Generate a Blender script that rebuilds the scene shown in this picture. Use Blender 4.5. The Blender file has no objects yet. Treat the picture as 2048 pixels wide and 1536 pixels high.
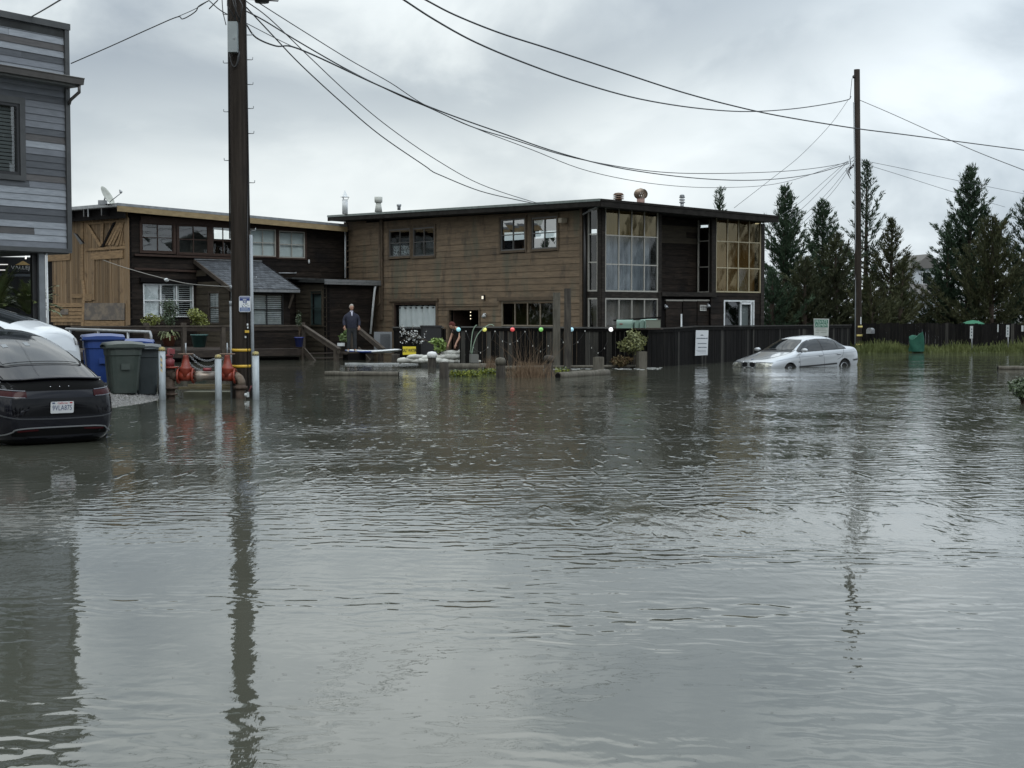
import bpy, math, random
import numpy as np
from mathutils import Vector, Matrix, noise as mnoise
from mathutils.bvhtree import BVHTree
S = bpy.context.scene
COL = S.collection
R = math.radians
F_PX, HZ, EYE = 2850.0, 632.0, 1.65          # focal length in photo pixels, horizon row, eye height above the water
PITCH = math.atan((768.0-HZ)/F_PX)

# ---------------------------------------------------------------- camera
cam = bpy.data.cameras.new('camera'); camo = bpy.data.objects.new('camera', cam); COL.objects.link(camo)
cam.sensor_width = 36.0; cam.lens = F_PX/2048*36.0; cam.clip_start = 0.1; cam.clip_end = 6000
camo.location = (0, 0, EYE); camo.rotation_euler = (math.pi/2-PITCH, 0, 0)
S.camera = camo
# ---------------------------------------------------------------- sky
def nn(nt, t, **kw):
    n = nt.nodes.new(t)
    for k, v in kw.items():
        if k.startswith('i_'):
            n.inputs[int(k[2:])].default_value = v
        else: setattr(n, k, v)
    return n
def math_n(nt, op, a, b=None, clamp=False):
    n = nt.nodes.new('ShaderNodeMath'); n.operation = op; n.use_clamp = clamp
    for i, v in enumerate((a, b)):
        if v is None: continue
        if hasattr(v, 'links'): nt.links.new(v, n.inputs[i])
        else: n.inputs[i].default_value = v
    return n.outputs[0]
def ramp_n(nt, fac, stops, interp='EASE'):
    n = nt.nodes.new('ShaderNodeValToRGB'); n.color_ramp.interpolation = interp
    e = n.color_ramp.elements
    while len(e) < len(stops): e.new(.5)
    for el, (p, c) in zip(e, stops):
        el.position = p; el.color = (*c, 1) if len(c) == 3 else c
    nt.links.new(fac, n.inputs[0]); return n.outputs[0]
SUN_EL, SUN_AZ = 38, 150
W = bpy.data.worlds.new('World'); S.world = W; W.use_nodes = True
nt = W.node_tree; nt.nodes.clear()
out = nt.nodes.new('ShaderNodeOutputWorld')
sky = nn(nt, 'ShaderNodeTexSky', sky_type='NISHITA', sun_disc=False)
sky.sun_elevation = R(SUN_EL); sky.sun_rotation = R(SUN_AZ); sky.air_density = 1.0; sky.dust_density = 2.0
bg1 = nn(nt, 'ShaderNodeBackground'); bg1.inputs[1].default_value = 0.08
nt.links.new(sky.outputs[0], bg1.inputs[0])
tc = nt.nodes.new('ShaderNodeTexCoord'); sx = nt.nodes.new('ShaderNodeSeparateXYZ'); nt.links.new(tc.outputs['Generated'], sx.inputs[0])
X, Y, Z = sx.outputs
zc = math_n(nt, 'MAXIMUM', Z, 0.0)
den = math_n(nt, 'ADD', zc, 0.10)
cx_ = math_n(nt, 'DIVIDE', X, den); cy_ = math_n(nt, 'DIVIDE', Y, den)
cv = nt.nodes.new('ShaderNodeCombineXYZ'); nt.links.new(cx_, cv.inputs[0]); nt.links.new(cy_, cv.inputs[1])
n1 = nn(nt, 'ShaderNodeTexNoise'); n1.inputs['Scale'].default_value = 0.42; n1.inputs['Detail'].default_value = 4; n1.inputs['Roughness'].default_value = .5; n1.inputs['Distortion'].default_value = .5
nt.links.new(cv.outputs[0], n1.inputs['Vector'])
# direction-space puffs, soft-edged, a little flattened
mp = nt.nodes.new('ShaderNodeMapping'); mp.inputs['Scale'].default_value = (1, 1, 1.7); mp.inputs['Location'].default_value = (0.35, 0.2, 0.1)
nt.links.new(tc.outputs['Generated'], mp.inputs[0])
n2 = nn(nt, 'ShaderNodeTexNoise'); n2.inputs['Scale'].default_value = 6.2; n2.inputs['Detail'].default_value = 7; n2.inputs['Roughness'].default_value = .52; n2.inputs['Distortion'].default_value = .35
nt.links.new(mp.outputs[0], n2.inputs['Vector'])
# elevation profile of the cloud deck (brighter low down, a darker shelf above it)
w1 = math_n(nt, 'MULTIPLY', math_n(nt, 'SUBTRACT', n2.outputs[0], .5), 0.16)
az = math_n(nt, 'ARCTAN2', X, Y)
# the bright band of cloud base climbs towards the right of the street
elev = math_n(nt, 'ADD', Z, w1)
lift = math_n(nt, 'MULTIPLY', math_n(nt, 'MINIMUM', math_n(nt, 'MAXIMUM', az, 0.0), .5), 0.36)
elev2 = math_n(nt, 'SUBTRACT', elev, lift)
prof = ramp_n(nt, elev2, [(0.0, (.86,)*3), (.075, (.90,)*3), (.115, (.76,)*3), (.155, (.58,)*3), (.23, (.68,)*3), (.33, (.86,)*3), (.55, (.80,)*3), (1.0, (.86,)*3)])
f = math_n(nt, 'ADD', prof, math_n(nt, 'MULTIPLY', math_n(nt, 'SUBTRACT', n1.outputs[0], .5), .45))
f = math_n(nt, 'ADD', f, math_n(nt, 'MULTIPLY', math_n(nt, 'SUBTRACT', n2.outputs[0], .53), 1.25))
cc = ramp_n(nt, f, [(0.0, (.225, .262, .300)), (.35, (.315, .358, .398)), (.62, (.460, .507, .532)), (.82, (.645, .690, .698)), (1.0, (.770, .812, .812))], 'LINEAR')
# blue-tinted thin cloud towards the right
tint = nt.nodes.new('ShaderNodeMixRGB'); tint.blend_type = 'MULTIPLY'
tf = math_n(nt, 'MULTIPLY', math_n(nt, 'SUBTRACT', az, 0.02), 2.2, True)
nt.links.new(tf, tint.inputs[0]); nt.links.new(cc, tint.inputs[1]); tint.inputs[2].default_value = (.93, .98, 1.06, 1)
bg2 = nn(nt, 'ShaderNodeBackground'); bg2.inputs[1].default_value = 1.36
nt.links.new(tint.outputs[0], bg2.inputs[0])
# an overcast dome brightens towards the zenith
nt.links.new(math_n(nt, 'ADD', math_n(nt, 'MULTIPLY', math_n(nt, 'MAXIMUM', math_n(nt, 'SUBTRACT', Z, .18), 0.), 2.4), 1.10), bg2.inputs[1])
mx = nt.nodes.new('ShaderNodeMixShader'); mx.inputs[0].default_value = .92
nt.links.new(bg1.outputs[0], mx.inputs[1]); nt.links.new(bg2.outputs[0], mx.inputs[2]); nt.links.new(mx.outputs[0], out.inputs[0])
# ---------------------------------------------------------------- sun behind cloud
sl = bpy.data.lights.new('sun', 'SUN'); sl.energy = 0.5; sl.angle = R(25); sl.color = (1, .97, .92)
so = bpy.data.objects.new('sun', sl); COL.objects.link(so)
_sd = Vector((math.sin(R(SUN_AZ))*math.cos(R(SUN_EL)), math.cos(R(SUN_AZ))*math.cos(R(SUN_EL)), math.sin(R(SUN_EL))))
so.rotation_euler = _sd.to_track_quat('Z', 'Y').to_euler()
S.view_settings.view_transform = 'Standard'; S.view_settings.look = 'None'
S.view_settings.exposure = 0.28; S.view_settings.gamma = 1.0; S.view_settings.use_curve_mapping = False
S.cycles.max_bounces = 6; S.cycles.transparent_max_bounces = 12; S.cycles.caustics_reflective = False; S.cycles.caustics_refractive = False
S.cycles.use_denoising = True

# ---------------------------------------------------------------- measuring helpers
def ray(px, py):
    u = (px-1024)/F_PX; v = (768-py)/F_PX
    return Vector((u, math.cos(PITCH)+math.sin(PITCH)*v, -math.sin(PITCH)+math.cos(PITCH)*v))
def at(px, py, Y):
    r = ray(px, py); return Vector((0, 0, EYE))+r*(Y/r.y)
def onz(px, py, z=0.0):
    r = ray(px, py); return Vector((0, 0, EYE))+r*((z-EYE)/r.z)
class Face:
    def __init__(s, O, d, n):
        s.O = Vector((O[0], O[1], 0)); s.d = Vector((d[0], d[1], 0)).normalized(); s.n = Vector((n[0], n[1], 0)).normalized()
    def hit(s, px, py, off=0.0):
        r = ray(px, py); o = s.O+s.n*off; c = Vector((0, 0, EYE))
        k = (o-c).dot(s.n)/r.dot(s.n); p = c+r*k
        return (p-o).dot(s.d), p.z
    def p(s, t, z, off=0.0):
        return s.O+s.d*t+s.n*off+Vector((0, 0, z))
    def shift(s, off): return Face(s.O+s.n*off, s.d, s.n)

# ---------------------------------------------------------------- mesh helpers
class MB:
    def __init__(s): s.v = []; s.f = []; s.m = []; s.sm = []
    def add(s, vs, fs, mi=0, sm=False):
        b = len(s.v); s.v += [tuple(v) for v in vs]; s.f += [tuple(i+b for i in f) for f in fs]
        s.m += [mi]*len(fs); s.sm += [sm]*len(fs); return s
    def obox(s, o, a, b, c, mi=0):
        o, a, b, c = Vector(o), Vector(a), Vector(b), Vector(c)
        vs = [o, o+a, o+a+b, o+b, o+c, o+a+c, o+a+b+c, o+b+c]
        fs = [(0, 3, 2, 1), (4, 5, 6, 7), (0, 1, 5, 4), (1, 2, 6, 5), (2, 3, 7, 6), (3, 0, 4, 7)]
        if a.cross(b).dot(c) < 0: fs = [f[::-1] for f in fs]
        return s.add(vs, fs, mi)
    def box(s, c, sx, sy, sz, rz=0.0, mi=0):
        a = Vector((math.cos(rz), math.sin(rz), 0)); b = Vector((-math.sin(rz), math.cos(rz), 0)); c = Vector(c)
        return s.obox(c-a*sx/2-b*sy/2-Vector((0, 0, sz/2)), a*sx, b*sy, Vector((0, 0, sz)), mi)
    def bar(s, p, q, w, h, mi=0, up=(0, 0, 1)):
        p, q = Vector(p), Vector(q); d = (q-p); up = Vector(up)
        x = d.normalized().cross(up)
        if x.length < 1e-4: x = Vector((1, 0, 0))
        x.normalize(); y = x.cross(d.normalized()).normalized()
        return s.obox(p-x*w/2-y*h/2, d, x*w, y*h, mi)
    def tube(s, pts, r, n=8, mi=0, caps=True, sm=True):
        pts = [Vector(p) for p in pts]; k = len(pts)
        rs = r if isinstance(r, (list, tuple)) else [r]*k
        vs = []; prev = None
        for i, p in enumerate(pts):
            d = (pts[min(i+1, k-1)]-pts[max(i-1, 0)]).normalized()
            if prev is None:
                a = d.cross(Vector((0, 0, 1)))
                if a.length < .1: a = d.cross(Vector((1, 0, 0)))
                a.normalize()
            else:
                a = (prev-d*prev.dot(d)).normalized()
            prev = a; b = d.cross(a)
            for j in range(n):
                th = 2*math.pi*j/n; vs.append(p+(a*math.cos(th)+b*math.sin(th))*rs[i])
        fs = [(i*n+j, i*n+(j+1) % n, (i+1)*n+(j+1) % n, (i+1)*n+j) for i in range(k-1) for j in range(n)]
        s.add(vs, fs, mi, sm)
        if caps:
            b = len(s.v)-n*k
            s.f += [tuple(b+j for j in range(n))[::-1], tuple(b+(k-1)*n+j for j in range(n))]; s.m += [mi]*2; s.sm += [False]*2
        return s
    def lathe(s, prof, c=(0, 0, 0), axis='z', n=16, mi=0, sm=True):
        """prof: (radius, height) pairs along the axis."""
        c = Vector(c)
        if isinstance(axis, str): ax = Vector({'z': (0, 0, 1), 'x': (1, 0, 0), 'y': (0, 1, 0)}[axis])
        else: ax = Vector(axis).normalized()
        a = ax.cross(Vector((0, 0, 1)))
        if a.length < .1: a = Vector((1, 0, 0))
        a.normalize(); b = ax.cross(a); vs = []
        for r, h in prof:
            for j in range(n):
                th = 2*math.pi*j/n; vs.append(c+ax*h+(a*math.cos(th)+b*math.sin(th))*max(r, 1e-4))
        k = len(prof)
        fs = [(i*n+j, i*n+(j+1) % n, (i+1)*n+(j+1) % n, (i+1)*n+j) for i in range(k-1) for j in range(n)]
        s.add(vs, fs, mi, sm)
        b0 = len(s.v)-n*k
        s.f += [tuple(b0+j for j in range(n))[::-1], tuple(b0+(k-1)*n+j for j in range(n))]; s.m += [mi]*2; s.sm += [False]*2
        return s
    def prism(s, poly, ext, mi=0):
        poly = [Vector(p) for p in poly]; ext = Vector(ext); n = len(poly)
        nrm = (poly[1]-poly[0]).cross(poly[2]-poly[0])
        if nrm.dot(ext) < 0: poly = poly[::-1]
        vs = poly+[p+ext for p in poly]
        fs = [tuple(range(n))[::-1], tuple(range(n, 2*n))]+[(i, (i+1) % n, (i+1) % n+n, i+n) for i in range(n)]
        return s.add(vs, fs, mi)
    def build(s, name, mat, parent=None, local=False, **kw):
        me = bpy.data.meshes.new(name); me.from_pydata(s.v, [], s.f)
        mats = mat if isinstance(mat, (list, tuple)) else [mat]
        for m in mats: me.materials.append(m)
        me.polygons.foreach_set('material_index', s.m); me.polygons.foreach_set('use_smooth', s.sm)
        me.update()
        return link(name, me, parent, local, **kw)
WM = {}
def link(name, me, parent=None, local=False, label=None, cat=None, group=None, kind=None):
    o = bpy.data.objects.new(name, me); COL.objects.link(o)
    if parent is not None:
        o.parent = parent
        if not local: o.matrix_parent_inverse = WM.get(parent.name, Matrix.Identity(4)).inverted()
    tag(o, label, cat, group, kind); return o
def tag(o, label=None, cat=None, group=None, kind=None):
    if label: o['label'] = label
    if cat: o['category'] = cat
    if group: o['group'] = group
    if kind: o['kind'] = kind
    return o
def thing(name, label, cat, loc=(0, 0, 0), rz=0.0, group=None, rx=0.0, ry=0.0):
    o = bpy.data.objects.new(name, None); COL.objects.link(o); o.empty_display_size = .2
    o.location = loc; o.rotation_euler = (rx, ry, rz)
    WM[o.name] = Matrix.LocRotScale(Vector(loc), o.rotation_euler, None)
    return tag(o, label, cat, group)
def dup(root, loc=None, rz=None, label=None, group=None, scale=None):
    def cp(o, par):
        c = o.copy(); COL.objects.link(c)
        if par is not None: c.parent = par; c.matrix_parent_inverse = o.matrix_parent_inverse.copy()
        for ch in list(o.children): cp(ch, c)
        return c
    r = cp(root, None)
    if loc is not None: r.location = loc
    if rz is not None: r.rotation_euler = (root.rotation_euler[0], root.rotation_euler[1], rz)
    if scale is not None: r.scale = scale if hasattr(scale, '__len__') else (scale,)*3
    if label: r['label'] = label
    if group: r['group'] = group
    return r
def np_mesh(name, V, Fq, mat, parent=None, smooth=False, local=False, **kw):
    me = bpy.data.meshes.new(name); nv, nf, k = len(V), len(Fq), Fq.shape[1]
    me.vertices.add(nv); me.vertices.foreach_set('co', V.astype(np.float32).ravel())
    me.loops.add(nf*k); me.loops.foreach_set('vertex_index', Fq.astype(np.int32).ravel())
    me.polygons.add(nf); me.polygons.foreach_set('loop_start', np.arange(nf, dtype=np.int32)*k)
    me.materials.append(mat)
    me.update(calc_edges=True); me.polygons.foreach_set('use_smooth', np.full(nf, smooth)); me.validate()
    return link(name, me, parent, local, **kw)

# ---------------------------------------------------------------- materials
MATS = {}
def M(name, col, rough=.6, metal=0., rnd=0., col2=None, ns=3., stretch=(1, 1, 1), lo=.35, hi=.65, bump=0., bs=30., col3=None, n3=1., lo3=.5, hi3=.65, st3=(1, 1, 1), coat=0., obj=False, col4=None, n4=1., lo4=.5, hi4=.65, st4=(1, 1, 1), emit=None, es=1., spec=None, detail=5, rand_col=None, trans=0.):
    if name in MATS: return MATS[name]
    m = bpy.data.materials.new(name); m.use_nodes = True; t = m.node_tree; b = t.nodes['Principled BSDF']
    b.inputs['Roughness'].default_value = rough; b.inputs['Metallic'].default_value = metal
    if coat: b.inputs['Coat Weight'].default_value = coat; b.inputs['Coat Roughness'].default_value = .04
    if spec is None and rough >= .6: spec = .14
    if spec is not None: b.inputs['Specular IOR Level'].default_value = spec
    if trans: b.inputs['Transmission Weight'].default_value = trans
    c4 = (*col, 1); b.inputs['Base Color'].default_value = c4
    if emit: b.inputs['Emission Color'].default_value = (*emit, 1); b.inputs['Emission Strength'].default_value = es
    src = None
    if obj: pos = t.nodes.new('ShaderNodeTexCoord').outputs['Object']
    else: pos = t.nodes.new('ShaderNodeNewGeometry').outputs['Position']
    def noise(scale, st, det=5, off=None):
        mpn = t.nodes.new('ShaderNodeMapping'); mpn.inputs['Scale'].default_value = st; t.links.new(pos, mpn.inputs[0])
        if off is not None: t.links.new(off, mpn.inputs['Location'])
        n = t.nodes.new('ShaderNodeTexNoise'); n.inputs['Scale'].default_value = scale; n.inputs['Detail'].default_value = det; n.inputs['Roughness'].default_value = .6
        t.links.new(mpn.outputs[0], n.inputs['Vector']); return n.outputs[0]
    off = None
    if rnd:
        oi = t.nodes.new('ShaderNodeObjectInfo'); off = math_n(t, 'MULTIPLY', oi.outputs['Random'], 37.)
    if col2 is not None:
        nz = noise(ns, stretch, detail, off)
        src = ramp_n(t, nz, [(lo, col), (hi, col2)], 'LINEAR')
    if col3 is not None:
        fz = ramp_n(t, noise(n3, st3, 5), [(lo3, (0, 0, 0)), (hi3, (1, 1, 1))], 'LINEAR')
        mxn = t.nodes.new('ShaderNodeMixRGB'); t.links.new(fz, mxn.inputs[0])
        if src is not None: t.links.new(src, mxn.inputs[1])
        else: mxn.inputs[1].default_value = c4
        mxn.inputs[2].default_value = (*col3, 1); src = mxn.outputs[0]
    if col4 is not None:
        fz = ramp_n(t, noise(n4, st4, 5), [(lo4, (0, 0, 0)), (hi4, (1, 1, 1))], 'LINEAR')
        mxn = t.nodes.new('ShaderNodeMixRGB'); t.links.new(fz, mxn.inputs[0]); t.links.new(src, mxn.inputs[1]); mxn.inputs[2].default_value = (*col4, 1); src = mxn.outputs[0]
    if rnd:
        hs = t.nodes.new('ShaderNodeHueSaturation')
        t.links.new(math_n(t, 'ADD', math_n(t, 'MULTIPLY', oi.outputs['Random'], 2*rnd), 1-rnd), hs.inputs['Value'])
        if src is not None: t.links.new(src, hs.inputs['Color'])
        else: hs.inputs['Color'].default_value = c4
        src = hs.outputs[0]
    if src is not None: t.links.new(src, b.inputs['Base Color'])
    if bump:
        bp = t.nodes.new('ShaderNodeBump'); bp.inputs['Strength'].default_value = 1; bp.inputs['Distance'].default_value = bump
        t.links.new(noise(bs, stretch, 4), bp.inputs['Height']); t.links.new(bp.outputs[0], b.inputs['Normal'])
    MATS[name] = m; return m
def glass_mat(name, tint=(.8, .85, .85), rough=.02, refl=1.0, wob=0., gcol=(1, 1, 1), base=0.):
    m = bpy.data.materials.new(name); m.use_nodes = True; t = m.node_tree; t.nodes.clear()
    o = t.nodes.new('ShaderNodeOutputMaterial'); tr = t.nodes.new('ShaderNodeBsdfTransparent'); tr.inputs[0].default_value = (*tint, 1)
    gl = t.nodes.new('ShaderNodeBsdfGlossy'); gl.inputs['Roughness'].default_value = rough; gl.inputs['Color'].default_value = (*gcol, 1)
    ge = t.nodes.new('ShaderNodeNewGeometry'); dt = t.nodes.new('ShaderNodeVectorMath'); dt.operation = 'DOT_PRODUCT'; t.links.new(ge.outputs['Incoming'], dt.inputs[0]); t.links.new(ge.outputs['Normal'], dt.inputs[1])
    fz_ = math_n(t, 'POWER', math_n(t, 'SUBTRACT', 1.0, math_n(t, 'ABSOLUTE', dt.outputs['Value'])), 5.0)
    fr_out = math_n(t, 'ADD', math_n(t, 'MULTIPLY', fz_, .94), .06)
    mi = t.nodes.new('ShaderNodeMixShader'); t.links.new(math_n(t, 'ADD', math_n(t, 'MULTIPLY', fr_out, 1.3*refl, True), base, True), mi.inputs[0])
    t.links.new(tr.outputs[0], mi.inputs[1]); t.links.new(gl.outputs[0], mi.inputs[2]); t.links.new(mi.outputs[0], o.inputs[0])
    if wob:
        pos = t.nodes.new('ShaderNodeNewGeometry').outputs['Position']
        n = t.nodes.new('ShaderNodeTexNoise'); n.inputs['Scale'].default_value = 1.3; n.inputs['Detail'].default_value = 2
        t.links.new(pos, n.inputs['Vector'])
        bp = t.nodes.new('ShaderNodeBump'); bp.inputs['Distance'].default_value = wob; t.links.new(n.outputs[0], bp.inputs['Height']); t.links.new(bp.outputs[0], gl.inputs['Normal'])
    return m
rng = random.Random(7); nrs = np.random.RandomState(11)
def U(a, b): return rng.uniform(a, b)
# ================================================================ WATER AND GROUND
def shore_x(y):            # land lies left of this line
    pts = [(-5, -9.5), (14, -8.6), (18, -8.1), (22, -7.7), (25.4, -7.25), (28, -6.95), (29.6, -7.2), (31, -8.4), (34, -10.5), (44, -13.5), (60, -17.5), (120, -40)]
    for (a, b), (c, d) in zip(pts, pts[1:]):
        if y <= c: return b+(d-b)*(y-a)/(c-a)
    return -40
def ground_h(x, y):
    s = shore_x(y)-x
    w = mnoise.noise(Vector((x*.9, y*.9, 3)))*.10+mnoise.noise(Vector((x*3, y*3, 1)))*.03
    h = .085*(s+w*3) if s > 0 else .16*(s+w*3)
    h = max(-.42, min(.30, h))
    # bank of earth below the far fence
    if x > 14 and y > 60:
        e = min(1, (x-14)/2)*min(1, max(0, (y-62.8-.25*math.sin(x*.7))/2.0)); h = h*(1-e)+(.10+.08*w)*e if h < .1 else h
    return h
xs = sorted(set([-400, -200, -100, -60, -40]+[round(-30+i*.5, 2) for i in range(130)]+[40, 50, 70, 100, 200, 400]))
ys = sorted(set([-60, -20, 0, 6, 10]+[round(13+i*.4, 2) for i in range(60)]+[round(37+i*.8, 2) for i in range(60)]+[90, 100, 130, 180, 300, 600, 1500]))
gv = np.array([(x, y, ground_h(x, y)) for y in ys for x in xs]); nx_, ny_ = len(xs), len(ys)
gf = np.array([(j*nx_+i, j*nx_+i+1, (j+1)*nx_+i+1, (j+1)*nx_+i) for j in range(ny_-1) for i in range(nx_-1)])
m_ground = M('wet_gravel', (.055, .052, .048), .55, col2=(.16, .155, .15), ns=26, lo=.35, hi=.7, bump=.03, bs=22, col3=(.07, .08, .04), n3=.8, lo3=.5, hi3=.7)
np_mesh('ground', gv, gf, m_ground, smooth=True, kind='structure')

def water_material():
    m = bpy.data.materials.new('flood_water'); m.use_nodes = True; t = m.node_tree; b = t.nodes['Principled BSDF']
    pos = t.nodes.new('ShaderNodeNewGeometry').outputs['Position']
    def nz(scale, st=(1, 1, 1), det=2, rot=0, dist=0, rough=.5):
        mp_ = t.nodes.new('ShaderNodeMapping'); mp_.inputs['Scale'].default_value = st; mp_.inputs['Rotation'].default_value = (0, 0, rot); t.links.new(pos, mp_.inputs[0])
        n = t.nodes.new('ShaderNodeTexNoise'); n.inputs['Scale'].default_value = scale; n.inputs['Detail'].default_value = det; n.inputs['Distortion'].default_value = dist; n.inputs['Roughness'].default_value = rough
        t.links.new(mp_.outputs[0], n.inputs['Vector']); return n.outputs[0]
    # silty water: a slow drift of tone, plus fine floating specks
    tone = ramp_n(t, nz(.35, (1, 1, 1), 4, .3), [(.3, (.046, .048, .036)), (.7, (.070, .071, .056))], 'LINEAR')
    t.links.new(tone, b.inputs['Base Color'])
    b.inputs['Roughness'].default_value = .02; b.inputs['IOR'].default_value = 1.75
    # wind-ruffled patches: amplitude of the ripples over the place
    sp = t.nodes.new('ShaderNodeSeparateXYZ'); t.links.new(pos, sp.inputs[0])
    yy = sp.outputs[1]
    far = ramp_n(t, math_n(t, 'DIVIDE', yy, 60.), [(.05, (.10,)*3), (.13, (.16,)*3), (.19, (.55,)*3), (.30, (1.0,)*3), (.55, (1.0,)*3), (.72, (.55,)*3), (1.0, (.45,)*3)], 'LINEAR')
    calm_l = ramp_n(t, math_n(t, 'ADD', math_n(t, 'MULTIPLY', sp.outputs[0], .05), .5), [(.1, (.35,)*3), (.32, (.60,)*3), (.52, (1.0,)*3)], 'LINEAR')
    patch = ramp_n(t, nz(.16, (1, 1.6, 1), 3, .5, .6), [(.36, (.40,)*3), (.60, (1.15,)*3)], 'LINEAR')
    amp = math_n(t, 'MULTIPLY', math_n(t, 'MULTIPLY', far, patch), calm_l)
    fb = nz(2.0, (2.3, .85, 1), 6, .12, .25, .56)
    g1 = ramp_n(t, nz(2.6, (2.6, .75, 1), 2, -.12, .3, .5), [(.56, (0,)*3), (.78, (1,)*3)], 'EASE')
    # wind ripples in slightly bent, roughly parallel crests
    def crests(sc, rot, dist, dsc):
        mp_ = t.nodes.new('ShaderNodeMapping'); mp_.inputs['Rotation'].default_value = (0, 0, rot); t.links.new(pos, mp_.inputs[0])
        w = t.nodes.new('ShaderNodeTexWave'); w.bands_direction = 'Y'; w.wave_profile = 'SIN'; w.inputs['Scale'].default_value = sc; w.inputs['Distortion'].default_value = dist; w.inputs['Detail'].default_value = 2; w.inputs['Detail Scale'].default_value = dsc
        t.links.new(mp_.outputs[0], w.inputs['Vector']); return w.outputs['Fac']
    w1, w2 = crests(2.1, .16, 7, 1.6), crests(1.15, -.22, 9, 1.2)
    near = ramp_n(t, math_n(t, 'DIVIDE', yy, 60.), [(.08, (0,)*3), (.16, (.25,)*3), (.24, (1,)*3)], 'LINEAR')
    side = ramp_n(t, nz(.22, (1, 2.2, 1), 2, .1), [(.42, (.05,)*3), (.62, (1,)*3)], 'LINEAR')
    h = math_n(t, 'MULTIPLY', math_n(t, 'ADD', math_n(t, 'MULTIPLY', fb, .0125), math_n(t, 'MULTIPLY', math_n(t, 'MULTIPLY', g1, near), .013)), amp)
    wv = math_n(t, 'ADD', math_n(t, 'MULTIPLY', w1, .0016), math_n(t, 'MULTIPLY', w2, .0024))
    h = math_n(t, 'ADD', h, math_n(t, 'MULTIPLY', wv, math_n(t, 'MULTIPLY', side, calm_l)))
    h = math_n(t, 'ADD', h, math_n(t, 'MULTIPLY', nz(4.5, (1.2, 1.2, 1), 2, .4, .3), .0016))
    bp = t.nodes.new('ShaderNodeBump'); bp.inputs['Strength'].default_value = 1; bp.inputs['Distance'].default_value = 1.0
    t.links.new(h, bp.inputs['Height']); t.links.new(bp.outputs[0], b.inputs['Normal'])
    return m
m_water = water_material()
MB().add([(-1500, -60, 0), (1500, -60, 0), (1500, 3000, 0), (-1500, 3000, 0)], [(0, 1, 2, 3)]).build('water', m_water, kind='structure')
# ================================================================ TIMBER BUILDINGS
C0 = at(1203, 632, 50.0)
FR = Face(C0, (.7798, .6261), (.6261, -.7798))        # glazed front
FL = Face(C0, (-.6261, .7798), (-.7798, -.6261))      # brown boarded side
tJ, _ = FL.hit(693, 560)
J = FL.p(tJ, 0)
FB = Face(J, (-.7798, -.6261), (.6261, -.7798))       # black wing front, t grows to the left
tK, _ = FB.hit(256, 540)
K = FB.p(tK, 0)
FE = Face(K, (-.6261, .7798), (-.7798, -.6261))       # barn-board end of the black wing
tE, _ = FE.hit(92, 560)
tRend, _ = FR.hit(1528, 520)

m_brown = M('weathered_brown_board', (.166, .120, .078), .75, spec=.25, rnd=.13, col2=(.114, .084, .057), ns=1.6, stretch=(1, 1, 7), lo=.40, hi=.64, bump=.004, bs=14, col3=(.060, .047, .036), n3=1.5, lo3=.54, hi3=.74, st3=(1.3, 1.3, .6), col4=(.098, .090, .064), n4=.9, lo4=.52, hi4=.66, st4=(1.6, 1.6, .45))
m_black = M('charred_black_board', (.010, .008, .0065), .7, spec=.12, rnd=.35, col2=(.026, .019, .015), ns=2.2, stretch=(1, 1, 8), lo=.4, hi=.7, bump=.004, bs=14, col3=(.007, .006, .006), n3=.9, lo3=.5, hi3=.7)
m_olive = M('olive_brown_board', (.060, .050, .036), .75, rnd=.2, col2=(.038, .032, .025), ns=2, stretch=(1, 1, 7), bump=.003, bs=14)
m_core = M('dark_sheathing', (.008, .007, .007), .8, spec=.05)
m_redbrown = M('dark_redbrown_wood', (.038, .024, .019), .6, rnd=.2, col2=(.065, .048, .040), ns=6, stretch=(1, 1, 5), lo=.5, hi=.8)
m_casing = M('brown_casing', (.115, .086, .060), .7, rnd=.15, col2=(.075, .058, .042), ns=4, stretch=(1, 1, 2))
m_bar = M('grey_brown_bar', (.085, .082, .078), .5, rnd=.1)
m_barlight = M('pale_aluminium_bar', (.30, .29, .26), .45, rnd=.06)
m_bargold = M('yellowed_bar', (.30, .26, .17), .45)
m_white = M('white_paint', (.58, .60, .61), .5, rnd=.04, col2=(.42, .44, .44), ns=4)
m_blackmetal = M('black_metal', (.012, .012, .013), .4)
m_ochre = M('ochre_fascia', (.27, .205, .115), .6, col2=(.20, .15, .085), ns=3, stretch=(1, 1, 3), rnd=.04)
m_flash = M('grey_roof_flashing', (.16, .17, .18), .35, metal=.3, col2=(.24, .25, .255), ns=5)
m_roof = M('dark_roof', (.026, .027, .027), .7, col2=(.045, .048, .048), ns=3)
m_fasc = M('black_fascia', (.010, .009, .008), .7, col2=(.020, .018, .016), ns=4, spec=.1)
m_greenroof = M('green_grey_flashing', (.15, .175, .165), .4, col2=(.10, .12, .11), ns=6)
m_glass = glass_mat('window_glass', (.88, .92, .92), .01, 1.1, .0014, base=.02)
m_glass2 = glass_mat('bright_window_glass', (.6, .68, .70), .01, 1.4, .0014, base=.22)
m_amber = glass_mat('amber_film_glass', (.60, .47, .25), .05, 1.0, .005, gcol=(.62, .52, .34), base=.10)
m_haze = glass_mat('dusty_glass', (.78, .82, .84), .06, .9, .004)
m_greenglass = glass_mat('green_dark_glass', (.40, .42, .30), .03, .8, .01)
m_blind = M('white_blind', (.52, .56, .56), .7)
m_curtain = M('white_curtain', (.80, .80, .80), .8, col2=(.70, .71, .72), ns=3)
m_sheer = M('grey_sheer_curtain', (.29, .31, .325), .8, col2=(.15, .16, .17), ns=1.1, stretch=(2.5, 2.5, .4), lo=.4, hi=.62)
m_tanblind = M('brown_blind', (.20, .155, .085), .8, col2=(.15, .115, .06), ns=1.2, stretch=(2, 2, .4))
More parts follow.
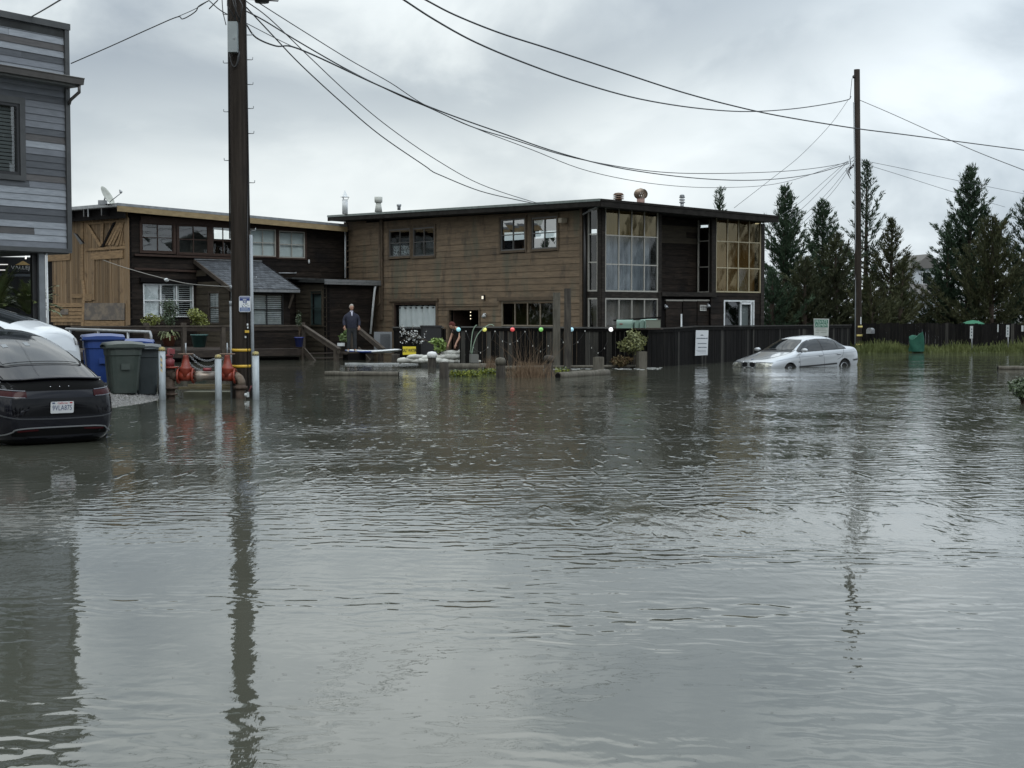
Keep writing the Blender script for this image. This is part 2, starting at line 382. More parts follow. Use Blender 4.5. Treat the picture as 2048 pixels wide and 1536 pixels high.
m_tan2 = M('dusty_tan_curtain', (.17, .145, .12), .8, col2=(.11, .10, .085), ns=1.3, stretch=(2.5, 2.5, .4))
m_galv = M('galvanised', (.30, .31, .32), .4, metal=.6, col2=(.20, .21, .22), ns=9)
m_rust = M('rusty_metal', (.14, .075, .045), .7, metal=.2, col2=(.22, .17, .14), ns=9)
m_shingle = M('slate_grey_shingle', (.060, .066, .074), .75, rnd=.3, col2=(.085, .09, .098), ns=22)
m_greywood = M('grey_weathered_wood', (.085, .080, .070), .8, rnd=.22, col2=(.048, .045, .040), ns=3, stretch=(5, 5, .8), lo=.4, hi=.65, bump=.004, bs=12)
m_deck = M('brown_deck_wood', (.052, .041, .034), .7, rnd=.25, col2=(.030, .024, .021), ns=3, stretch=(1, 1, 4), bump=.003, bs=12)
m_rail = M('worn_rail_wood', (.075, .062, .050), .7, rnd=.15, col2=(.045, .037, .031), ns=4)

def core_wall(face, t0, t1, z0, z1, holes, parent, th=.14, name='wall', off=-.03):
    """wall sheathing with real openings; z1 may be a function of t"""
    zt = z1 if callable(z1) else (lambda t: z1)
    ts = sorted({t0, t1, *[h[0] for h in holes], *[h[1] for h in holes]}); ts = [t for t in ts if t0-1e-6 <= t <= t1+1e-6]
    mb = MB()
    for a, b in zip(ts, ts[1:]):
        if b-a < 1e-4: continue
        mid = (a+b)/2; cuts = sorted([(h[2], h[3]) for h in holes if h[0] < mid < h[1]])
        z = z0
        for c0, c1 in cuts+[(None, None)]:
            if c0 is None:
                P = [face.p(a, z, off), face.p(b, z, off), face.p(b, zt(b), off), face.p(a, zt(a), off)]
            else:
                P = [face.p(a, z, off), face.p(b, z, off), face.p(b, c0, off), face.p(a, c0, off)]
            mb.prism(P, -face.n*th)
            if c1 is not None: z = c1
    return mb.build(name, m_core, parent)

def clad(face, t0, t1, z0, z1, holes, mat, parent, pitch=.24, name='siding_board', lens=(1.8, 4.5), th=.030, off=-.03, matf=None, seed=1):
    r = random.Random(seed); zt = z1 if callable(z1) else (lambda t: z1)
    n = int(math.ceil((max(zt(t0), zt(t1))-z0)/pitch))
    for k in range(n):
        za, zb = z0+k*pitch, z0+(k+1)*pitch-.006
        cuts = []
        for h in holes:
            ov = min(zb, h[3])-max(za, h[2])
            if ov > pitch*.45: cuts.append((h[0], h[1]))
        segs = [(t0, t1)]
        for c in cuts:
            ns_ = []
            for a, b in segs:
                if c[1] <= a or c[0] >= b: ns_.append((a, b)); continue
                if c[0] > a: ns_.append((a, c[0]))
                if c[1] < b: ns_.append((c[1], b))
            segs = ns_
        for a, b in segs:
            if b-a < .03: continue
            p = a; first = True
            while p < b-.01:
                L = r.uniform(*lens)*(r.uniform(.3, 1) if first else 1); first = False
                q = p+L
                if b-q < .5: q = b
                q = min(q, b)
                ztop = [min(zb, zt(p)), min(zb, zt(q))]
                if ztop[0]-za > .02 and ztop[1]-za > .02:
                    j = r.uniform(0, .006); e = .002
                    A = [face.p(p+e, za-.012, off+th+j), face.p(q-e, za-.012, off+th+j), face.p(q-e, ztop[1], off+.010+j), face.p(p+e, ztop[0], off+.010+j)]
                    B = [face.p(p+e, za-.012, off), face.p(q-e, za-.012, off), face.p(q-e, ztop[1], off), face.p(p+e, ztop[0], off)]
                    mb = MB(); mb.add(A+B, [(0, 1, 2, 3), (7, 6, 5, 4), (0, 4, 5, 1), (1, 5, 6, 2), (2, 6, 7, 3), (3, 7, 4, 0)])
                    m = matf((p+q)/2, (za+zb)/2, r) if matf else mat
                    mb.build(name, m, parent)
                p = q

def pxr(face, x0, y0, x1, y1, off=0):
    """rectangle on a face from its photo corners (y0/y1 read on the left edge)"""
    t0, za = face.hit(x0, y0, off); t0b, zb = face.hit(x0, y1, off); t1, _ = face.hit(x1, (y0+y1)/2, off)
    return [min(t0, t1), max(t0, t1), zb, za]

def window(face, rc, nx, ny, parent, frame=None, pane=None, back=None, backmat=None, bar=.035, fr=.045, casing=None, cw=.09, ys=None, depth=.10, name='window', brk=None, sill=False, off=0.0):
    """one window: the frame with its bars is the part, panes and blinds are its sub-parts"""
    t0, t1, z0, z1 = rc; face = face.shift(off) if off else face
    frame = frame or m_bar; pane = pane or m_glass
    mb = MB()
    def bx(a, b, c, d, o0, o1, mi=0): mb.obox(face.p(a, c, o0), face.d*(b-a), Vector((0, 0, d-c)), face.n*(o1-o0), mi)
    bx(t0, t0+fr, z0, z1, -.05, .012); bx(t1-fr, t1, z0, z1, -.05, .012)
    bx(t0+fr, t1-fr, z0, z0+fr, -.05, .012); bx(t0+fr, t1-fr, z1-fr, z1, -.05, .012)
    gx = [t0+fr+(t1-t0-2*fr)*i/nx for i in range(nx+1)]
    gy = ys if ys else [z0+fr+(z1-z0-2*fr)*i/ny for i in range(ny+1)]
    for i, x in enumerate(gx[1:-1]):
        bx(x-bar/2, x+bar/2, z0+fr, z1-fr, -.045, .002)
    for y in gy[1:-1]: bx(t0+fr, t1-fr, y-bar/2, y+bar/2, -.047, .006)
    w = mb.build(name, frame, parent)
    if casing:
        cb = MB()
        def cx(a, b, c, d, o): cb.obox(face.p(a, c, -.02), face.d*(b-a), Vector((0, 0, d-c)), face.n*(o+.02))
        cx(t0-cw, t0, z0-cw*.8, z1, .032); cx(t1, t1+cw, z0-cw*.8, z1, .032); cx(t0-cw, t1+cw, z1, z1+cw, .036)
        cx(t0, t1, z0-cw*.8, z0, .045 if sill else .032)
        cb.build('casing', casing, w)
    for i in range(nx):
        for j in range(ny):
            a, b, c, d = gx[i], gx[i+1], gy[j], gy[j+1]; o = -.03+rng.uniform(-.002, .002)
            tl = rng.uniform(-.0022, .0022); tl2 = rng.uniform(-.0022, .0022)
            pm = pane(i, j) if callable(pane) and not hasattr(pane, 'node_tree') else pane
            MB().add([face.p(a, c, o+tl), face.p(b, c, o-tl), face.p(b, d, o+tl2), face.p(a, d, o-tl2)], [(0, 1, 2, 3)]).build('pane', pm, w)
    if back == 'flat':
        MB().obox(face.p(t0, z0, -depth-.01), face.d*(t1-t0), Vector((0, 0, z1-z0)), face.n*.01).build('blind', backmat, w)
    elif back == 'louver':
        lb = MB(); n = int((z1-z0)/.075)
        for k in range(n):
            z = z0+(k+.5)*(z1-z0)/n
            lb.obox(face.p(t0+.05, z-.03, -depth-.03), face.d*(t1-t0-.1), Vector((0, 0, .055))+face.n*.022, face.n*.008)
        lb.build('louvers', backmat or m_white, w)
    elif back == 'curtain':
        cb = MB(); n = max(24, int((t1-t0)/.02)); vs = []
        for k in range(n+1):
            t = t0+(t1-t0)*k/n
            o = -depth-.02+.035*math.sin((t-t0)*13.5)+.012*math.sin((t-t0)*31+1)
            vs += [face.p(t, z0, o), face.p(t, z1, o)]
        cb.add(vs, [(2*k, 2*k+2, 2*k+3, 2*k+1) for k in range(n)], 0, True)
        cb.build('curtain', backmat or m_curtain, w)
    return w

def polyplank(face, pts, parent, mat, name='plank', off=0., th=.03, **kw):
    """board cut to a photo outline, lying on a wall plane"""
    P = []
    for x, y in pts:
        t, z = face.hit(x, y, off); P.append(face.p(t, z, off))
    return MB().prism(P, face.n*th).build(name, mat, parent, **kw)
def slab(pts, th, mat, name, parent, mb=None):
    P = [Vector(p) for p in pts]; return MB().prism([p-Vector((0, 0, th)) for p in P], (0, 0, th)).build(name, mat, parent)

# ---------------------------------------------------------------- brown building
B = thing('timber_building', 'brown weathered board building with a dark flat roof and tall gridded glass bays', 'building', (C0.x, C0.y, 0))
FLo, FRo = FL.shift(.75), FR.shift(.75)
zA = FLo.hit(669, 431)[1]; zC = at(1195, 399, (C0+FL.n*.75+FR.n*.75).y)[2]; zR = FRo.hit(1556, 433)[1]
cor = C0+FL.n*.75+FR.n*.75
Apt = FLo.p(tJ+.3, zA); Bpt = Vector((cor.x, cor.y, zC)); tRo = FRo.hit(1556, 433)[0]; Cpt = FRo.p(tRo, zR)
ZD = Vector((0, 0, 1))
Dpt = Apt+Cpt-Bpt
slab([Apt, Bpt, Cpt, Dpt], .20, m_roof, 'roof', B)
# fascia strip and gutter lip, greenish metal on the left run, dark on the right
def strip(a, b, n, top, bot, th, mat, name, parent):
    a, b = Vector(a), Vector(b)
    return MB().prism([a+ZD*top, b+ZD*top, b+ZD*bot, a+ZD*bot], Vector(n)*th).build(name, mat, parent)
strip(Apt, Bpt, FL.n, .035, -.05, .04, m_greenroof, 'roof_edge', B)
strip(Apt, Bpt, FL.n, -.055, -.22, .02, m_fasc, 'fascia', B)
strip(Bpt, Cpt, FR.n, .03, -.05, .05, m_fasc, 'roof_edge', B)
strip(Bpt, Cpt, FR.n, -.055, -.24, .03, m_fasc, 'fascia', B)
strip(Cpt, Dpt, FR.d, .03, -.22, .03, m_roof, 'fascia', B)
def zroofL(t): return zA-.22+(zC-zA)*(1-(t/tJ))-.02      # underside height over the brown side
def zroofR(t): return zC-.22+(zR-zC)*t/tRo-.02
Z0 = -.45
t_sidew0, _ = FL.hit(1166, 520)
w1 = pxr(FL, 778.9, 459.5, 820.4, 514.5); w2 = pxr(FL, 826.8, 456.5, 869, 513.3)
w3 = pxr(FL, 1001.8, 439.8, 1050.5, 502.3); w4 = pxr(FL, 1063.8, 435.8, 1114.6, 499.0)
wd = pxr(FL, 789, 606, 873, 735); dr = pxr(FL, 898.5, 620.5, 958, 735); ww = pxr(FL, 1003.5, 602, 1108, 652)
wd[2] = dr[2] = -.2
holesL = [w1, w2, w3, w4, wd, dr, ww]
core_wall(FL, t_sidew0, tJ+.25, Z0, zroofL, holesL, B)
clad(FL, t_sidew0+.12, tJ+.2, Z0, zroofL, holesL, m_brown, B, pitch=.235, seed=3,
     matf=lambda t, z, r: m_brown)
for wr, pn in ((w1, m_glass), (w2, m_glass)):
    window(FL, wr, 2, 2, B, frame=m_bar, pane=pn, casing=m_casing, cw=.10, bar=.028, fr=.05, sill=True)
for wr in (w3, w4):
    window(FL, wr, 2, 2, B, frame=m_bar, pane=m_glass2, casing=m_casing, cw=.10, bar=.035, fr=.05, sill=True)
# things seen inside the upper left pair: lace half curtain
for wr in (w1,):
    MB().obox(FL.p(wr[0]+.1, wr[2]+.05, -.14), FL.d*(wr[1]-wr[0]-.2), ZD*.42, FL.n*.01).build('half_curtain', M('lace', (.30, .32, .33), .9, col2=(.03, .03, .03), ns=16, lo=.48, hi=.52), B)
polyplank(FL, [(759.5, 437), (766, 437), (766, 640), (759.5, 640)], B, m_casing, 'corner_board', .03, .04)
polyplank(FL, [(1161, 405), (1166, 405), (1166, 655), (1161, 655)], B, m_casing, 'corner_board', .02, .05)
# ground floor: curtained opening, doorway, long dark window
wc = window(FL, wd, 1, 1, B, frame=m_redbrown, pane=m_glass, casing=m_casing, cw=.12, fr=.06, name='window')
tc0, tc1 = wd[0]+.12, wd[1]-.10; zc1 = wd[3]-.14; zc0 = wd[3]-1.75
cb = MB(); vs = []; n = 90
for k in range(n+1):
    t = tc0+(tc1-tc0)*k/n; o = -.13+.045*math.sin((t-tc0)*15.5)+.012*math.sin((t-tc0)*37+1)
    vs += [FL.p(t, zc0+.05*math.sin(t*5), o), FL.p(t, zc1+.015*math.cos((t-tc0)*15.5), o)]
cb.add(vs, [(2*k, 2*k+2, 2*k+3, 2*k+1) for k in range(n)], 0, True); cb.build('curtain', m_curtain, wc)
rings = MB()
for k in range(7):
    t = tc0+(tc1-tc0)*(k+.5)/7; rings.tube([FL.p(t-.05, zc1-.07, -.07), FL.p(t+.05, zc1-.07, -.07)], .028, 8)
rings.build('curtain_ring', m_blackmetal, wc)
polyplank(FL, [(777, 598), (876, 596.3), (876, 602), (777, 603.5)], B, m_casing, 'lintel', .04, .05)
dd = MB()  # doorway jambs, header
def bxf(mb, face, a, b, c, d, o0, o1): mb.obox(face.p(a, c, o0), face.d*(b-a), ZD*(d-c), face.n*(o1-o0))
bxf(dd, FL, dr[0]-.09, dr[0], dr[2], dr[3], -.1, .03); bxf(dd, FL, dr[1], dr[1]+.09, dr[2], dr[3], -.1, .03); bxf(dd, FL, dr[0]-.09, dr[1]+.09, dr[3], dr[3]+.1, -.1, .04)
dfr = dd.build('door_frame', m_casing, B)
MB().obox(FL.p(dr[1]-.06, dr[2], -.15), FL.d*-.02+FL.n*-.85, FL.d*-.04, ZD*(dr[3]-dr[2])).build('open_door', m_redbrown, B)
window(FL, ww, 4, 1, B, frame=M('pale_mullion', (.20, .17, .13), .6), pane=m_greenglass, bar=.04, fr=.05, back='flat', backmat=M('dim_room', (.05, .05, .03), .9, col2=(.09, .09, .05), ns=1.4), depth=.5)
polyplank(FL, [(996, 594.5), (1107, 592.7), (1107, 600), (996, 601.8)], B, m_casing, 'lintel', .035, .06)
# conduit run and drip pipe on the boards
MB().tube([FL.p(FL.hit(876, 613)[0], FL.hit(876, 613)[1], .03), FL.p(FL.hit(996, 611)[0], FL.hit(996, 611)[1], .03)], .018, 6).build('conduit', m_casing, B)
MB().tube([FL.p(FL.hit(762, 435)[0], 5.3, .08), FL.p(FL.hit(762, 435)[0], 2.2, .08), FL.p(FL.hit(760, 590)[0], 2.05, .16)], .045, 8).build('downpipe', m_casing, B)
# the tall side glazing next to the corner, corner posts
def glass_bay(face, x0, x1, ytop, ybots, cols, pane, backmat, barm, parent, off=0., fr=.05, bar=.04, back='curtain', depth=.25, casing=None):
    r = pxr(face, x0, ytop, x1, ybots[-1], off)
    ys = [r[2]+fr]+[face.hit(x0, y, off)[1] for y in ybots[:-1]][::-1]+[r[3]-fr]
    return window(face, r, cols, len(ybots), parent, frame=barm, pane=pane, back=back, backmat=backmat, bar=bar, fr=fr, ys=ys, depth=depth, off=off), r
sideg, rs1 = glass_bay(FL, 1176, 1196, 418, [468.8, 525, 583], 1, m_haze, m_sheer, m_barlight, B, back=None)
sideg2, rs2 = glass_bay(FL, 1176, 1196, 596, [735], 1, m_haze, m_tan2, m_barlight, B, back='flat')
_, rg1 = glass_bay(FR, 1210, 1316, 413.8, [470, 528, 583], 4, lambda i, j: m_amber if j == 2 else m_haze, m_sheer, m_barlight, B, depth=.35)
_, rg1b = glass_bay(FR, 1210, 1316, 596, [735], 4, m_haze, m_tan2, m_barlight, B, depth=.2)
_, rg2 = glass_bay(FR, 1432, 1521.5, 430, [482, 535, 584.5], 4, lambda i, j: m_haze if (i, j) == (2, 0) else m_amber, m_tanblind, m_bargold, B, depth=.30)
_, rs3 = pxr, None
core_wall(FL, 0, t_sidew0, Z0, lambda t: zroofL(0), [rs1, rs2], B)
# framing of the glazed front: posts, spandrels
tA1 = rg1[1]; tB0 = rg2[0]
mb_posts = []
def post(face, t, w, z0, z1, off, th, mat, name='corner_post'):
    m_ = MB(); m_.obox(face.p(t, z0, off-th), face.d*w, ZD*(z1-z0), face.n*th); return m_.build(name, mat, B)
m_trimblk = M('black_stained_trim', (.014, .012, .010), .65, spec=.15, rnd=.2, col2=(.040, .033, .028), ns=4, stretch=(1, 1, 5), lo=.45, hi=.75)
post(FR, -.005, rg1[0]+.005, Z0, zroofR(0), .03, .20, m_trimblk)
post(FL, .0, rs1[0], Z0, zroofL(0), .031, .10, m_trimblk)
post(FL, rs1[1], t_sidew0+.12-rs1[1], Z0, zroofL(0)-.02, .029, .10, m_trimblk)
post(FR, tA1, .16, Z0, zroofR(tA1), .03, .75, m_trimblk)
post(FR, tB0-.24, .24, rg2[2]-.2, zroofR(tB0), .03, .20, m_trimblk)
post(FR, rg2[1], tRend-rg2[1], Z0, zroofR(tRend), .03, .20, m_trimblk)
def fill(face, a, b, c, d, off, th, mat, name='spandrel_panel'):
    m_ = MB(); m_.obox(face.p(a, c, off-th), face.d*(b-a), ZD*(d-c), face.n*th); return m_.build(name, mat, B)
fill(FR, rg1[0], tA1, rg1[3], zroofR(1)-.0, .0, .12, m_trimblk); fill(FR, rg1[0], tA1, rg1b[3], rg1[2], .01, .12, m_trimblk)
fill(FL, rs1[0], rs1[1], rs2[3], rs1[2], .0, .1, m_trimblk); fill(FL, rs1[0], rs1[1], rs1[3], zroofL(0), .0, .1, m_trimblk)
fill(FR, rg2[0], rg2[1], rg2[3], zroofR(6), .0, .12, m_trimblk)
# recessed black centre wall
zmid = rg1[2]-.12
REC = .80
core_wall(FR, tA1+.16, tB0, Z0, lambda t: zroofR(t), [], B, off=-REC)
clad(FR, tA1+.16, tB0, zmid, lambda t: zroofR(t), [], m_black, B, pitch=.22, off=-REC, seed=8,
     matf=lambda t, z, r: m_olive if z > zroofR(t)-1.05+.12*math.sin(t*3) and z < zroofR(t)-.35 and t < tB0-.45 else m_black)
# narrow side glazing of the right-hand bay
fs3 = Face(FR.p(tB0-.24, 0), FL.d, FL.n)
rs3 = [.09, REC-.10, rg2[2], rg2[3]]
window(fs3, rs3, 1, 3, B, frame=m_barlight, pane=m_haze, bar=.035, fr=.035, ys=[rs3[2]+.035, fs3.hit(1408, 534)[1], fs3.hit(1408, 482)[1], rs3[3]-.035])
fill(fs3, 0, REC, rs3[3], zroofR(tB0), 0.02, .1, m_trimblk); fill(fs3, 0, .09, zmid, rs3[3], 0.015, .06, m_trimblk)
# ground floor centre: ledge, three dark panels with pale heads
fill(FR, tA1+.16, tB0+.01, zmid-.02, zmid+.14, .06, .9, m_trimblk, 'ledge')
fill(FR, tA1+.16, tB0-.24, Z0, zmid-.03, -.14, .1, m_core, 'wall')
for x0, x1 in ((1332, 1363.5), (1366.5, 1393), (1395.5, 1419.5)):
    r = pxr(FR, x0, 602, x1, 735, -.1); r[2] = -.2
    n = 9
    for k in range(n):
        za = r[2]+(r[3]-r[2])*k/n; zb = r[2]+(r[3]-r[2])*(k+1)/n-.012
        m_ = MB(); m_.obox(FR.p(r[0], za, -.14), FR.d*(r[1]-r[0]), ZD*(zb-za), FR.n*.035); m_.build('siding_board', m_black, B)
    m_ = MB(); m_.obox(FR.p(r[0]-.02, r[3], -.14), FR.d*(r[1]-r[0]+.04), ZD*.055, FR.n*.07); m_.build('panel_head', m_barlight, B)
r = pxr(FR, 1400, 610, 1412.6, 621.5, -.09)
m_ = MB(); m_.obox(FR.p(r[0], r[2], -.10), FR.d*(r[1]-r[0]), ZD*(r[3]-r[2]), FR.n*.02); nt_ = m_.build('notice_board', M('notice_paper', (.40, .40, .38), .7), B)
m_ = MB()
for k in range(1, 4):
    z = r[2]+(r[3]-r[2])*k/4; m_.obox(FR.p(r[0]+.02, z, -.08), FR.d*(r[1]-r[0]-.04), ZD*.02, FR.n*.004)
    t = r[0]+(r[1]-r[0])*k/4; m_.obox(FR.p(t, r[2]+.02, -.079), FR.d*.018, ZD*(r[3]-r[2]-.04), FR.n*.004)
m_.build('grid_line', m_blackmetal, nt_)
for x, y in ((1333, 611.5), (1418, 610)):
    t, z = FR.hit(x, y, .0); m_ = MB(); m_.lathe([(.03, 0), (.04, .03), (.07, .10), (.075, .16), (.0, .165)], FR.p(t, z+.05, -.08), FR.n*.6-ZD, 10)
    m_.build('wall_lamp', m_galv, B)
t, z = FR.hit(1365, 628, 0); m_ = MB(); m_.tube([FR.p(t, z, -.06), FR.p(t, .2, -.06)], .035, 8); m_.build('vent_pipe', m_white, B)
# right ground floor: sliding glass door, dark walls
dz = pxr(FR, 1447.7, 600, 1508, 735); dz[2] = -.1
core_wall(FR, tB0-.24, tRend, Z0, rg2[2], [dz], B)
clad(FR, tB0-.24, rg2[1], Z0, rg2[2]-.0, [dz], m_black, B, pitch=.22, seed=12)
slid = window(FR, dz, 1, 1, B, frame=m_white, pane=m_glass, fr=.06, name='sliding_door')
m_ = MB(); tm = dz[0]+(dz[1]-dz[0])*.52
for a, b, c, d in ((tm, tm+.07, dz[2], dz[3]-.06), (dz[1]-.22, dz[1]-.14, dz[2], dz[3]-.06), (tm, dz[1]-.14, dz[3]-.16, dz[3]-.08)): bxf(m_, FR, a, b, c, d, -.01, .03)
m_.build('door_sash', m_white, slid)
bxx = MB(); bxf(bxx, FR, tm+.07, dz[1]-.22, dz[2], dz[3]-.16, -.12, -.11); bxx.build('curtain', M('grey_screen', (.16, .17, .17), .8), slid)
# rear and end walls close the volume
FE2 = Face(FR.p(tRend, 0), FL.d, FR.d)
core_wall(FE2, 0, tJ, Z0, zroofR(tRend), [], B, off=0.)
clad(FE2, 0, tJ, Z0, zroofR(tRend), [], m_black, B, pitch=.26, off=0.0, seed=5, lens=(4, 6))
FBk = Face(FL.p(tJ, 0), FR.d, -FR.n)
core_wall(FBk, 0, tRend, Z0, zA-.3, [], B)
# slab between the floors, dark rooms
P4 = [FR.p(.2, 0, -.2), FR.p(tRend-.2, 0, -.2), FR.p(tRend-.2, 0, -tJ+.2), FR.p(.2, 0, -tJ+.2)]
slab([p+ZD*(zmid+.05) for p in P4], .2, m_core, 'floor_slab', B)
# gutters' corner spouts
def tubepx(face, pts, r, mat, name, parent, off=.1, n=8, **kw):
    return MB().tube([face.p(*face.hit(x, y, off), off) for x, y in pts], r, n).build(name, mat, parent, **kw)
tubepx(FR, [(1528, 444), (1545, 443), (1545, 437)], .035, m_flash, 'gutter_spout', B, .55)
tubepx(FL, [(1170, 408), (1170, 655)], .045, m_blackmetal, 'downpipe', B, .09)
tubepx(FL, [(1166, 429), (1197, 412), (1197, 403)], .035, m_flash, 'gutter_spout', B, .4)
# outdoor light fittings
t, z = FL.hit(1126, 441, .15); m_ = MB(); m_.box(FL.p(t, z, .16), .26, .2, .16, .6); m_.tube([FL.p(t, z, .02), FL.p(t, z, .12)], .03)
m_.build('floodlight', M('beige_metal', (.30, .26, .20), .5), B)
t, z = FL.hit(967, 595, .05); m_ = MB(); m_.box(FL.p(t, z, .06), .10, .10, .2, .67); f_ = m_.build('wall_lamp', m_blackmetal, B)
MB().box(FL.p(t-.03, z, .12), .05, .05, .12, .67).build('lamp_glass', M('lit_lamp', (.7, .68, .6), .3, emit=(1, .9, .7), es=.6), f_)
t, z = FL.hit(969, 632, .1); m_ = MB(); m_.lathe([(.03, .0), (.035, .05), (.09, .17), (.0, .18)], FL.p(t+.05, z+.08, .10), FL.n*.4-ZD*.6-FL.d*.6, 12)
m_.tube([FL.p(t, z+.05, 0), FL.p(t, z+.1, .08)], .02); m_.build('wall_lamp', m_white, B)
# string of small lamps in the doorway
m_ = MB()
for k in range(5): m_.lathe([(.0, -.02), (.018, -.01), (.018, .01), (0, .02)], FL.p(FL.hit(929, 640)[0], 2.06-.13*k, -.3), 'z', 6)
m_.build('door_light', M('tiny_lit_bulb', (.9, .8, .6), .4, emit=(1, .85, .6), es=2.0), B)
# ---------------------------------------------------------------- things standing on the roofs
def roof_at(px, py, Y): return at(px, py, Y)
def vent_thing(name, label, cat, px, ytop, ybase, Y, rtop, kind, mat, group=None):
    pb, pt = at(px, ybase+4, Y), at(px, ytop, Y); h = pt.z-pb.z
    t_ = thing(name, label, cat, pb, group=group)
    m_ = MB(); r = rtop
    if kind == 'cone':
        m_.tube([pb, pb+ZD*h*.62], r, 12); pp = m_.build('pipe', mat, t_)
        MB().lathe([(r*1.7, h*.62+.10), (r*1.1, h*.72), (.01, h)], pb, 'z', 12).build('cone_cap', mat, t_)
        mm = MB()
        for k in range(3):
            th = k*2.1; mm.tube([pb+ZD*h*.62+Vector((math.cos(th), math.sin(th), 0))*r, pb+ZD*(h*.62+.11)+Vector((math.cos(th), math.sin(th), 0))*r*1.5], .012, 5)
        mm.build('cap_bracket', mat, t_)
    elif kind == 'flare':
        m_.tube([pb, pb+ZD*h*.6], [r*1.25, r*.8], 14); m_.build('pipe', mat, t_)
        MB().lathe([(r*.8, h*.6), (r*1.25, h*.64), (r*1.3, h), (0, h+.01)], pb, 'z', 14).build('cap', mat, t_)
    elif kind == 'louver':
        m_.lathe([(r*.8, 0), (r*.8, h*.5)], pb, 'z', 14); m_.build('pipe', mat, t_)
        c_ = MB()
        for k in range(3): c_.lathe([(r*.8, h*(.42+.16*k)), (r*1.35, h*(.45+.16*k)), (r*1.3, h*(.49+.16*k)), (r*.9, h*(.54+.16*k))], pb, 'z', 14)
        c_.lathe([(r*1.2, h*.86), (r*.9, h*.95), (0, h)], pb, 'z', 14); c_.build('louver_ring', mat, t_)
    elif kind == 'turbine':
        m_.lathe([(r*.62, 0), (r*.62, h*.42)], pb, 'z', 16); m_.build('stem', M('rusty_pink', (.30, .20, .17), .6), t_)
        c_ = MB(); nb = 20
        for k in range(nb):
            th = 2*math.pi*k/nb; pts = []
            for j in range(7):
                a = -1.2+2.4*j/6; rr = r*math.cos(a)**.8; tw = th+.35*math.sin(a)
                pts.append(pb+Vector((math.cos(tw)*rr, math.sin(tw)*rr, h*.68+h*.30*math.sin(a))))
            for p, q in zip(pts, pts[1:]):
                w = Vector((-math.sin(th+.7), math.cos(th+.7), 0))*.035
                c_.add([p-w, p+w, q+w, q-w], [(0, 1, 2, 3)])
        c_.build('vane', mat, t_); MB().lathe([(r*.4, h*.94), (r*.25, h*.99), (0, h*1.02)], pb, 'z', 14).build('cap', mat, t_)
    elif kind == 'plain':
        m_.tube([pb, pb+ZD*h], r, 10); m_.build('pipe', mat, t_)
        MB().lathe([(r*1.2, h*.6), (r*1.35, h*.7), (r*1.35, h), (0, h)], pb, 'z', 10).build('cap', mat, t_)
    return t_
vent_thing('roof_vent', 'white roof pipe with a pointed cone cap at the left end of the brown roof', 'vent', 690, 381, 424, 61.5, .12, 'cone', m_white)
vent_thing('roof_vent', 'pale flared roof vent with a drum top, right of the cone-capped pipe', 'vent', 757, 394, 420, 60, .13, 'flare', M('pale_vent', (.40, .41, .38), .6))
vent_thing('roof_vent', 'short squat pipe stub on the brown roof edge', 'vent', 798, 408.5, 416, 59, .07, 'plain', m_galv)
vent_thing('roof_vent', 'brown louvred round vent left of the spinning turbine vent', 'vent', 1237, 385, 405, 53, .155, 'louver', m_rust)
vent_thing('turbine_vent', 'rusty onion shaped turbine vent on a pink stem', 'vent', 1281.5, 376.5, 408, 53, .235, 'turbine', M('bronze_vane', (.26, .20, .15), .4, metal=.5))
vent_thing('roof_vent', 'slim galvanised flue with a ringed cap, nearest the right end of the roof', 'vent', 1364, 388, 416, 54.5, .085, 'louver', m_galv)
# ---------------------------------------------------------------- black wing
G = thing('timber_wing', 'blackened two storey timber wing with an ochre fascia and a barn board end wall', 'building', (K.x, K.y, 0))
FBo = FB.shift(.55)
tl, zl = FBo.hit(234, 407); tr, zr = FBo.hit(694, 450); 
if tr < .05: tr = .05
def lz(t): return zr+(zl-zr)*(t-tr)/(tl-tr)
# roof plane slopes slightly up from the eave to the rear
La, Ra = FBo.p(tl, zl), FBo.p(tr, zr)
endoff = La-(FB.p(tK, 0)+FB.n*.55)
Lb, Rb = La+FL.d*9.5+ZD*.25, Ra+FL.d*9.5+ZD*.25
slab([La, Ra, Rb, Lb], .12, m_flash, 'roof', G)
strip(La, Ra, FB.n, .03, -.075, .03, m_flash, 'roof_edge', G)
strip(La, Ra, FB.n, -.085, -.30, .045, m_ochre, 'fascia', G)
# rafter tails over the barn end, with grey sheet above
endt = FE.hit(150, 430, .75)[0]
for k in range(5):
    o = La+(Lb-La)*(.16+.19*k)
    MB().bar(o-ZD*.28-FE.n*.0, o-ZD*.28-FE.n*1.1, .09, .28).build('rafter_tail', m_blackmetal, G)
strip(La, Lb, FE.n, .02, -.10, .03, m_flash, 'roof_edge', G)
strip(La-FE.n*.35, Lb-FE.n*.35, FE.n, -.12, -.55, .05, m_core, 'eave_board', G)
for k in range(2):
    o = La+(Lb-La)*(.30+.30*k)+ZD*-.02
    MB().bar(o+ZD*.0, o-ZD*.42, .05, .05, up=(1, 0, 0)).build('bracket', m_flash, G)
def zb_under(t): return lz(t)-.13
# upper windows
UW = [(283, 446, 502.5, 347), (356, 449.5, 506.5, 417), (424, 452.5, 509, 468), (499, 457, 512, 551.5), (557.5, 461.5, 515, 609.5)]
upw = []
for a, yt, yb, b in UW: upw.append(pxr(FB, a, yt, b, yb))
